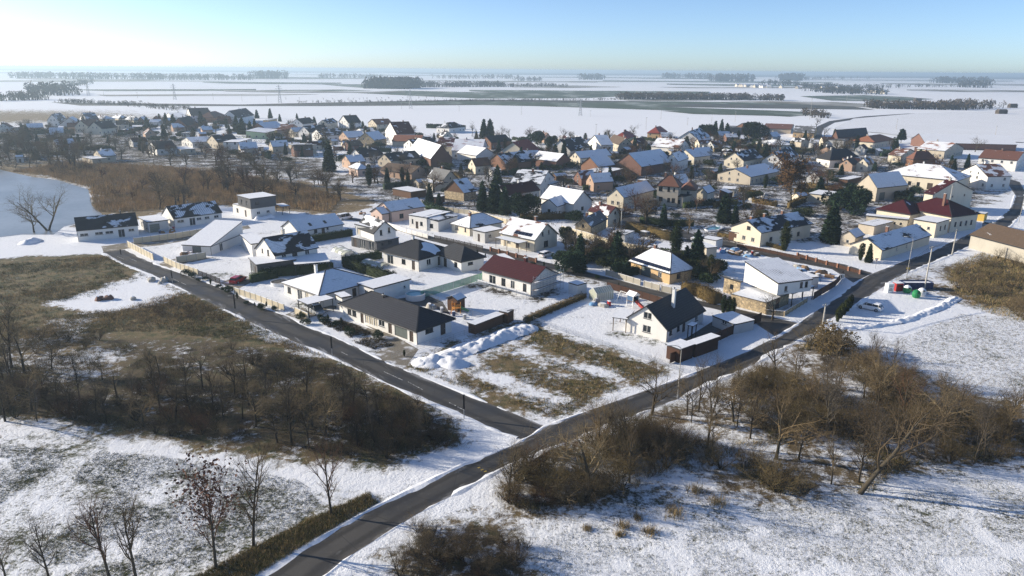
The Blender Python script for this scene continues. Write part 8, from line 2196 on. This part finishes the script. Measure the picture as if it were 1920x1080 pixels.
# ================= snow heaps =================
for hi, (pts, w, h, label) in enumerate(HEAPS):
    P_ = [Vector(p) for p in pts]; Ls = [0]
    for a, b_ in zip(P_, P_[1:]): Ls.append(Ls[-1] + (b_ - a).length)
    n = max(8, int((Ls[-1] + w) / .35)); m = 15; V = []; 
    b0 = P_[0]
    def along(s):
        s = max(0, min(Ls[-1], s))
        for i in range(len(P_) - 1):
            if s <= Ls[i + 1] + 1e-6: f = (s - Ls[i]) / (Ls[i + 1] - Ls[i]); return P_[i].lerp(P_[i + 1], f), (P_[i + 1] - P_[i]).normalized()
        return P_[-1], (P_[-1] - P_[-2]).normalized()
    for i in range(n + 1):
        s = -w / 2 + (Ls[-1] + w) * i / n; c, d = along(s); ex = s - max(0, min(Ls[-1], s)); nn = Vector((-d.y, d.x))
        for j in range(m + 1):
            u = -1 + 2 * j / m
            q = c + d * ex + nn * u * w / 2
            e = min(1, max(abs(ex) / (w / 2), 0)); wv = .5 * math.sin(s * .55 + hi) + .3 * math.sin(s * 1.3); rr_ = math.sqrt(min(1, (u * (1 + .22 * wv) + .18 * wv * (1 - abs(u))) ** 2 + e * e))
            V.append([q.x - b0.x, q.y - b0.y, 0, rr_, q.x, q.y])
    A = np.array(V); nz = vnoise(A[:, 4:6], .3, 20 + hi) * .65 + vnoise(A[:, 4:6], .9, 30 + hi) * .35
    nz2 = vnoise(A[:, 4:6], 3.1, 40 + hi)
    nz3 = vnoise(A[:, 4:6], 1.9, 50 + hi)
    A[:, 2] = np.clip((1 - A[:, 3] ** 1.5), 0, 1) * h * (.2 + 1.0 * nz + .4 * nz3 ** 2) + (nz2 - .5) * .22 * (A[:, 3] < .9) - .05 * (A[:, 3] >= .93)
    idx = np.arange((n + 1) * (m + 1)).reshape(n + 1, m + 1)
    Q = np.stack([idx[:-1, :-1], idx[1:, :-1], idx[1:, 1:], idx[:-1, 1:]], -1).reshape(-1, 4)
    o = link('snow_heap', np_mesh('snow_heap', A[:, :3], Q, ['snow'], None, True), None, (b0.x, b0.y, 0)); tag(o, label, 'snow heap')

# ================= the person with the controller =================
x, y = PERSON
def person(x, y, rz):
    o = empty('person', (x, y, 0), rz); tag(o, 'person in dark jacket and trousers standing by bare bushes, holding a controller', 'person')
    jn = {}; E = []; V = []; Rd = []
    def j(n, p, r, par=None):
        jn[n] = len(V); V.append(p); Rd.append(r)
        if par: E.append((jn[par], jn[n]))
    j('pelvis', (0, 0, .95), .15); j('waist', (0, 0, 1.1), .145, 'pelvis'); j('chest', (0, .01, 1.3), .17, 'waist'); j('neck0', (0, 0, 1.47), .085, 'chest'); j('neck', (0, -.01, 1.54), .06, 'neck0'); j('head0', (0, -.03, 1.6), .085, 'neck'); j('head', (0, -.03, 1.69), .1, 'head0'); j('crownp', (0, -.02, 1.77), .07, 'head'); j('nose', (0, -.125, 1.655), .022, 'head0')
    for s, n in ((-1, 'l'), (1, 'r')):
        j(n + 'hip', (s * .1, 0, .88), .115, 'pelvis'); j(n + 'knee', (s * .12, -.03, .48), .075, n + 'hip'); j(n + 'ank', (s * .13, .02, .09), .05, n + 'knee'); j(n + 'toe', (s * .15, -.14, .04), .042, n + 'ank')
        j(n + 'sho', (s * .2, 0, 1.42), .08, 'chest'); j(n + 'elb', (s * .27, -.05, 1.15), .058, n + 'sho'); j(n + 'wri', (s * .12, -.28, 1.17), .04, n + 'elb'); j(n + 'palm', (s * .09, -.34, 1.18), .038, n + 'wri')
        for k, (dx, dz, ln) in enumerate(((.0, .035, .06), (.0, .015, .07), (.0, -.005, .065), (.0, -.025, .05))): j('%sf%d' % (n, k), (s * (.09 - .03), -.34 - ln * .6, 1.18 + dz), .011, n + 'palm')
        j(n + 'th', (s * .05, -.33, 1.225), .012, n + 'palm')
    me = bpy.data.meshes.new('body'); me.from_pydata(V, E, []); me.materials.append(M['cloth_dark'])
    b_ = link('body', me, o); sk = b_.modifiers.new('skin', 'SKIN'); b_.modifiers.new('sub', 'SUBSURF').levels = 1; b_.modifiers['sub'].render_levels = 2
    if not me.skin_vertices: me.attributes  # the modifier adds the layer
    try:
        for i, r in enumerate(Rd): me.skin_vertices[0].data[i].radius = (r, r)
        me.skin_vertices[0].data[0].use_root = True
    except Exception:
        bpy.context.view_layer.objects.active = b_; bpy.ops.mesh.customdata_skin_add()
        for i, r in enumerate(Rd): me.skin_vertices[0].data[i].radius = (r, r)
        me.skin_vertices[0].data[0].use_root = True
    mb = MB()
    for k in range(6):
        for q in range(10):
            t0, t1 = q / 10 * 6.283, (q + 1) / 10 * 6.283; za, zb = k / 6 * 1.5, (k + 1) / 6 * 1.5
            f = lambda t_, z_: (.112 * math.cos(t_) * math.cos(z_), -.012 + .115 * math.sin(t_) * math.cos(z_), 1.69 + .115 * math.sin(z_))
            mb.face([f(t0, za), f(t1, za), f(t1, zb), f(t0, zb)], 'black')
    mb.obj('cap', o, smooth=True)
    mb = MB(); mb.box(-.075, -.135, 1.6, .075, -.1, 1.68, 'skin'); mb.obj('face', o)
    mb = MB(); mb.box(-.09, -.42, 1.16, .09, -.35, 1.2, 'steel'); mb.obj('controller', o)
person(x, y, 2.9)

# ================= garden things =================
for x, y, r_, h, label in POOLS:
    o = empty('swimming_pool', (x, y, 0)); tag(o, label, 'pool')
    mb = MB(); mb.tube((0, 0, 0), (0, 0, h), r_, r_, 'carwhite', 28, False); mb.tube((0, 0, h), (0, 0, .1), r_ - .06, r_ - .06, 'carwhite', 28, False)
    n = 28
    for i in range(n):
        a, b_ = i / n * 6.2832, (i + 1) / n * 6.2832
        mb.face([(r_ * 1.02 * math.cos(a), r_ * 1.02 * math.sin(a), h), (r_ * 1.02 * math.cos(b_), r_ * 1.02 * math.sin(b_), h), ((r_ - .1) * math.cos(b_), (r_ - .1) * math.sin(b_), h), ((r_ - .1) * math.cos(a), (r_ - .1) * math.sin(a), h)], 'carwhite')
    mb.obj('rim_wall', o)
    mb = MB(); mb.face([((r_ - .07) * math.cos(i / n * 6.2832), (r_ - .07) * math.sin(i / n * 6.2832), h * .82) for i in range(n)], 'poolwater' if h > 1 else 'darkpaving'); mb.obj('water' if h > 1 else 'mat', o)
cx_ = sum(p[0] for p in INGROUND_POOL) / 5; cy_ = sum(p[1] for p in INGROUND_POOL) / 5
o = empty('swimming_pool', (cx_, cy_, 0)); tag(o, 'turquoise in-ground pool with snowy rim behind street', 'pool')
mb = MB(); mb.face([(p[0] - cx_, p[1] - cy_, .05) for p in INGROUND_POOL], 'poolwater'); mb.obj('water', o)
mb = MB()
for a, b_ in zip(INGROUND_POOL, INGROUND_POOL[1:] + INGROUND_POOL[:1]): mb.bar((a[0] - cx_, a[1] - cy_, .06), (b_[0] - cx_, b_[1] - cy_, .06), .5, 'snow')
mb.obj('coping', o)
for x, y, hd, label in POOL_COVERS:
    o = empty('pool_dome', (x, y, 0), hd); tag(o, label, 'pool cover')
    L_, r_ = 6.5, 1.9; ns = 4
    for k in range(ns):
        mb = MB(); s_ = 1 - .05 * k; x0, x1 = -L_ / 2 + L_ * k / ns, -L_ / 2 + L_ * (k + 1) / ns
        for i in range(10):
            a, b_ = i / 10 * math.pi, (i + 1) / 10 * math.pi; f = lambda t_: (r_ * s_ * math.cos(t_), r_ * s_ * .55 * math.sin(t_))
            mb.face([(x0, *f(a)), (x1, *f(a)), (x1, *f(b_)), (x0, *f(b_))], 'greenhouse' if i in (2, 3, 6, 7) or k % 2 else 'snow')
        mb.obj('segment', o)
        mb = MB()
        for i in range(10):
            a, b_ = i / 10 * math.pi, (i + 1) / 10 * math.pi; f = lambda t_: (r_ * (s_ + .02) * math.cos(t_), r_ * (s_ + .02) * .55 * math.sin(t_)); mb.bar((x0, *f(a)), (x0, *f(b_)), .08, 'steel')
        mb.obj('rib', o)
x, y, hd = GREENHOUSE; o = empty('greenhouse', (x, y, 0), hd); tag(o, 'small gabled greenhouse with ribbed pale panes by the lane', 'greenhouse')
Lg, Wg, hg, rg = 4.2, 2.6, 1.7, .9
mb = MB()
for i in range(9):
    xx = -Lg / 2 + Lg * i / 8
    for a, b_ in (((xx, -Wg / 2, 0), (xx, -Wg / 2, hg)), ((xx, Wg / 2, 0), (xx, Wg / 2, hg)), ((xx, -Wg / 2, hg), (xx, 0, hg + rg)), ((xx, Wg / 2, hg), (xx, 0, hg + rg))): mb.bar(a, b_, .06, 'frame_white')
mb.bar((-Lg / 2, 0, hg + rg), (Lg / 2, 0, hg + rg), .06, 'frame_white'); mb.obj('frame', o)
for i in range(8):
    xa, xb = -Lg / 2 + Lg * i / 8 + .03, -Lg / 2 + Lg * (i + 1) / 8 - .03
    for s_ in (-1, 1):
        mb = MB(); mb.face([(xa, s_ * Wg / 2, .05), (xb, s_ * Wg / 2, .05), (xb, s_ * Wg / 2, hg), (xa, s_ * Wg / 2, hg)], 'greenhouse'); mb.face([(xa, s_ * Wg / 2, hg), (xb, s_ * Wg / 2, hg), (xb, 0, hg + rg - .02), (xa, 0, hg + rg - .02)], 'greenhouse'); mb.obj('pane', o)
mb = MB()
for s_ in (-1, 1): mb.face([(s_ * Lg / 2, -Wg / 2, 0), (s_ * Lg / 2, Wg / 2, 0), (s_ * Lg / 2, Wg / 2, hg), (s_ * Lg / 2, 0, hg + rg), (s_ * Lg / 2, -Wg / 2, hg)], 'greenhouse')
mb.obj('end_wall', o)
x, y, hd = PLAYTOWER; o = empty('play_tower', (x, y, 0), hd); tag(o, 'blue and white play tower with snowy roof, swing and slide', 'play tower')
for a in (-.8, .8):
    for b_ in (-.8, .8): mb = MB(); mb.bar((a, b_, 0), (a, b_, 2.4), .12, 'frame_white'); mb.obj('post', o)
mb = MB(); mb.box(-.9, -.9, 1.2, .9, .9, 1.28, 'wood_post'); mb.obj('platform', o)
mb = MB()
for q in ((-.86, -.86, 1.3, .86, -.8, 2.2), (-.86, .8, 1.3, .86, .86, 2.2), (-.86, -.8, 1.3, -.8, .8, 2.2)): mb.box(*q, 'bluepaint')
mb.obj('cabin_wall', o)
mb = MB()
for s_ in (-1, 1): mb.face([(-1.05, s_ * 1.05, 2.35), (1.05, s_ * 1.05, 2.35), (1.05, 0, 3.1), (-1.05, 0, 3.1)], 'snow')
for s_ in (-1, 1): mb.face([(s_ * 1.0, -1.0, 2.35), (s_ * 1.0, 1.0, 2.35), (s_ * 1.0, 0, 3.05)], 'frame_white')
mb.obj('roof', o)
mb = MB(); mb.bar((.9, 0, 1.25), (3.2, 0, .2), .5, 'wall_redp'); mb.obj('slide', o)
mb = MB(); mb.bar((-.8, 0, 2.3), (-3.4, 0, 2.3), .1, 'frame_white'); mb.bar((-3.4, 0, 2.3), (-3.7, -.9, 0), .1, 'frame_white'); mb.bar((-3.4, 0, 2.3), (-3.7, .9, 0), .1, 'frame_white'); mb.obj('swing_frame', o)
x, y = SLIDE_TOWER; o = empty('play_tower', (x, y, 0), .5); tag(o, 'orange wooden climbing tower with green slide beside garden shed', 'play tower')
for a in (-.6, .6):
    for b_ in (-.6, .6): mb = MB(); mb.bar((a, b_, 0), (a, b_, 2.3), .11, 'orangewood'); mb.obj('post', o)
mb = MB(); mb.box(-.7, -.7, 1.1, .7, .7, 1.18, 'orangewood'); mb.box(-.7, -.7, 1.5, .7, -.64, 1.9, 'orangewood'); mb.box(-.7, .64, 1.5, .7, .7, 1.9, 'orangewood'); mb.obj('platform', o)
for k in range(5): mb = MB(); mb.bar((-.75 - .1 * (4 - k), -.4, .2 + k * .22), (-.75 - .1 * (4 - k), .4, .2 + k * .22), .07, 'orangewood'); mb.obj('rung', o)
mb = MB(); mb.bar((.7, 0, 1.15), (2.4, -.3, .15), .45, 'slidegreen'); mb.obj('slide', o)
for i, (x, y) in enumerate(STONES):
    rr = random.Random(i); mb = MB(); s_ = rr.uniform(.5, 1.1); pts = []
    n = 7
    rings = []
    for k, (f, z) in enumerate(((.9, -.05), (1.0, .35), (.75, .75), (.25, .95))): rings.append([(s_ * f * math.cos(q / n * 6.283) * rr.uniform(.8, 1.2), s_ * f * .8 * math.sin(q / n * 6.283) * rr.uniform(.8, 1.2), s_ * z * rr.uniform(.85, 1.1)) for q in range(n)])
    for a, b_ in zip(rings, rings[1:]):
        for q in range(n): mb.face([a[q], a[(q + 1) % n], b_[(q + 1) % n], b_[q]], 'wall_brick' if i > 2 and i < 7 else 'concrete')
    mb.face(rings[-1], 'snow')
    o = mb.obj('boulder', None, (x, y, 0), rr.uniform(0, 6)); tag(o, 'rough stone lump lying in snow beside the upper road', 'stone', 'stones beside the upper road')
(a, b_) = CULVERT; d = Vector(b_) - Vector(a); o = empty('culvert_wall', (a[0], a[1], 0), math.atan2(d.y, d.x)); tag(o, 'snow-topped culvert parapet beside the lower road', 'wall')
L_ = d.length; mb = MB(); mb.box(0, -.25, -.3, L_, .25, .35, 'concrete', 'snow'); mb.obj('parapet', o)
for k in range(5):
    mb = MB(); mb.bar((L_ * (k + .1) / 4.2, 0, .35), (L_ * (k + .1) / 4.2, 0, 1.25), .06, 'steel'); mb.obj('post', o)
mb = MB(); mb.bar((0, 0, 1.25), (L_, 0, 1.25), .05, 'steel'); mb.bar((0, 0, .85), (L_, 0, .85), .04, 'steel'); mb.obj('rail', o)
for x, y, kd in SIGNS:
    o = empty('road_sign', (x, y, 0), -.3); tag(o, {'tri': 'give-way sign on a pole before streetside long house', 'round': 'yellow and grey signs on the lamp pole at recycling bins', 'rect': 'white rectangular sign board at the dark fence corner'}[kd], 'sign')
    mb = MB(); mb.tube((0, -.12, 0), (0, -.12, 2.6), .035, .035, 'steel', 6); mb.obj('post', o)
    mb = MB()
    if kd == 'tri': mb.face([(-.45, -.17, 2.5), (0, -.17, 1.7), (.45, -.17, 2.5)], 'redplastic'); mb.face([(-.28, -.18, 2.4), (0, -.18, 1.9), (.28, -.18, 2.4)], 'frame_white'); mb.face([(.45, -.165, 2.5), (0, -.165, 1.7), (-.45, -.165, 2.5)], 'steel')
    elif kd == 'round': mb.box(-.35, -.2, 2.3, .35, -.16, 2.75, 'yellow'); mb.tube((0, -.2, 1.85), (0, -.16, 1.85), .32, .32, 'steel', 14)
    else: mb.box(-.4, -.2, 1.3, .4, -.16, 2.4, 'frame_white'); mb.box(-.28, -.205, 1.5, -.05, -.2, 2.2, 'frame_dark'); mb.box(.05, -.205, 1.5, .28, -.2, 2.2, 'steel')
    mb.obj('sign_face', o)
# scaffolding at the burgundy house gable
B = next(b for b in BUILDINGS if 'scaffolding' in b[1]); nx, ny, ang, wa, wb, h = B[2][:6]
o = empty('scaffold', (nx, ny, 0), ang); tag(o, 'tubular scaffolding with boards along the burgundy house gable', 'scaffold')
n = 5
for i in range(n):
    xx = .2 + (wa - .4) * i / (n - 1)
    for yy in (-.35, -1.15): mb = MB(); mb.tube((xx, yy, 0), (xx, yy, 4.6), .035, .035, 'steel', 6); mb.obj('upright', o)
for z in (1.6, 3.3):
    for k in range(3): mb = MB(); mb.box(.1, -1.1 + k * .26, z, wa - .1, -.87 + k * .26, z + .05, 'wood_post', 'snow' if k < 2 else 'wood_post'); mb.obj('board', o)
    for yy in (-.35, -1.15):
        for dz in (-.05, .9): mb = MB(); mb.tube((.1, yy, z + dz), (wa - .1, yy, z + dz), .03, .03, 'steel', 6); mb.obj('rail', o)
# front and left side: low scaffold boards
for k in range(2): mb = MB(); mb.box(-1.0 + k * .3, .2, 1.0, -.74 + k * .3, wb - .2, 1.05, 'snow'); mb.obj('board', o)
for i in range(6):
    yy = .3 + (wb - .6) * i / 5; mb = MB(); mb.tube((-1.05, yy, 0), (-1.05, yy, 1.3), .035, .035, 'steel', 6); mb.obj('upright', o)
for i, (x, y) in enumerate(BALES):
    mb = MB(); mb.box(-6, -2.5, 0, 6, 2.5, 4.5, 'farwood_b', 'snow'); mb.box(-5, -2, 4.5, 5, 2, 5.6, 'farwood_b', 'snow'); o = mb.obj('straw_stack', None, (x, y, 0), .2); tag(o, ('dark straw stack in the furrowed field', 'pale stack beside the distant highway', 'snowy stack at far right field edge')[i], 'stack')

# yard clutter: timber stacks, barrels and covered heaps
jr = random.Random(77)
for poly, n in YARDS:
    for x, y in sample(poly, n, AVOID + ROADP):
        k = jr.choice(['timber_stack', 'barrel', 'covered_heap']); o = empty(k, (float(x), float(y), 0), jr.uniform(0, 3.1))
        tag(o, {'timber_stack': 'small stack of timber among the yard clutter', 'barrel': 'steel barrel among the yard clutter', 'covered_heap': 'low covered heap among the yard clutter'}[k], {'timber_stack': 'timber', 'barrel': 'barrel', 'covered_heap': 'heap'}[k], 'yard clutter')
        if k == 'timber_stack':
            for r_ in range(3):
                for q in range(4): mb = MB(); mb.box(-1.0 + jr.uniform(-.1, .1), -.5 + q * .26, r_ * .2, 1.0 + jr.uniform(-.1, .1), -.27 + q * .26, r_ * .2 + .18, 'wood_post' if jr.random() < .7 else 'orangewood', 'snow' if r_ == 2 and jr.random() < .6 else None); mb.obj('plank', o)
        elif k == 'barrel':
            mb = MB(); mb.tube((0, 0, 0), (0, 0, .9), .32, .32, jr.choice(['containerblue', 'redplastic', 'steel']), 12); mb.obj('body', o); mb = MB(); mb.tube((0, 0, .9), (0, 0, .96), .3, .28, 'snow', 12); mb.obj('snow_cap', o)
        else:
            mb = MB(); m_ = jr.choice(['tarp', 'darkpaving', 'wood_post', 'concrete']); a, b_, h_ = jr.uniform(.8, 1.5), jr.uniform(.6, 1.1), jr.uniform(.5, 1.1)
            rg = [[(a * f * math.cos(q / 9 * 6.283) * jr.uniform(.85, 1.15), b_ * f * math.sin(q / 9 * 6.283) * jr.uniform(.85, 1.15), h_ * z_) for q in range(9)] for f, z_ in ((1, 0), (.85, .55), (.45, .95))]
            for A_, B_ in zip(rg, rg[1:]):
                for q in range(9): mb.face([A_[q], A_[(q + 1) % 9], B_[(q + 1) % 9], B_[q]], m_)
            mb.face(rg[-1], 'snow'); mb.obj('cover', o)

# low heather and perennials in the front garden of the navy-roofed bungalow
p_ = np.vstack([sample(FRONT_GARDEN, 1500, AVOID), sample(FRONT_GARDEN_B, 900, AVOID)]); p_ = p_[vnoise(p_, .5, 81) > .38]
tufts('garden_perennials', p_, .3, 5, .03, .15, ['dry_d', 'dry_b', 'dry_d'], 'low dark perennials in the front gardens by the upper road', 'plants', 1.0)
# overhead cables between the roadside poles
for i in range(2):
    (xa, ya, ha), (xb, yb, hb) = STREET_POLES[i], STREET_POLES[i + 1]; mb = MB()
    for off in (-.42, 0, .42):
        pts = [Vector((xa + (xb - xa) * f + off, ya + (yb - ya) * f, ha - .05 + (hb - ha) * f - 1.2 * 4 * f * (1 - f))) for f in [k / 8 for k in range(9)]]
        for a, b_ in zip(pts, pts[1:]): mb.bar(a, b_, .03, 'black')
    o = mb.obj('overhead_cable'); tag(o, ('cables sagging from the parking lot pole to bin-side pole', 'cables sagging from bin-side pole to farm building pole')[i], 'cable')
# ================= haze =================
hz = MB(); hz.box(-14500, -1200, -1.0, 14500, 16500, 49.0, 'haze_air')
t = NT('haze_air'); t.t.nodes.remove(t.p)
pv = t.n('ShaderNodeVolumePrincipled'); pv.inputs['Color'].default_value = (.64, .83, 1.0, 1)
pv.inputs['Density'].default_value = 2.2e-4; pv.inputs['Anisotropy'].default_value = .3
t.l(pv.outputs[0], t.out.inputs['Volume'])
o = hz.obj('haze'); tag(o, 'pale winter haze over the whole plain', 'haze', kind='stuff')
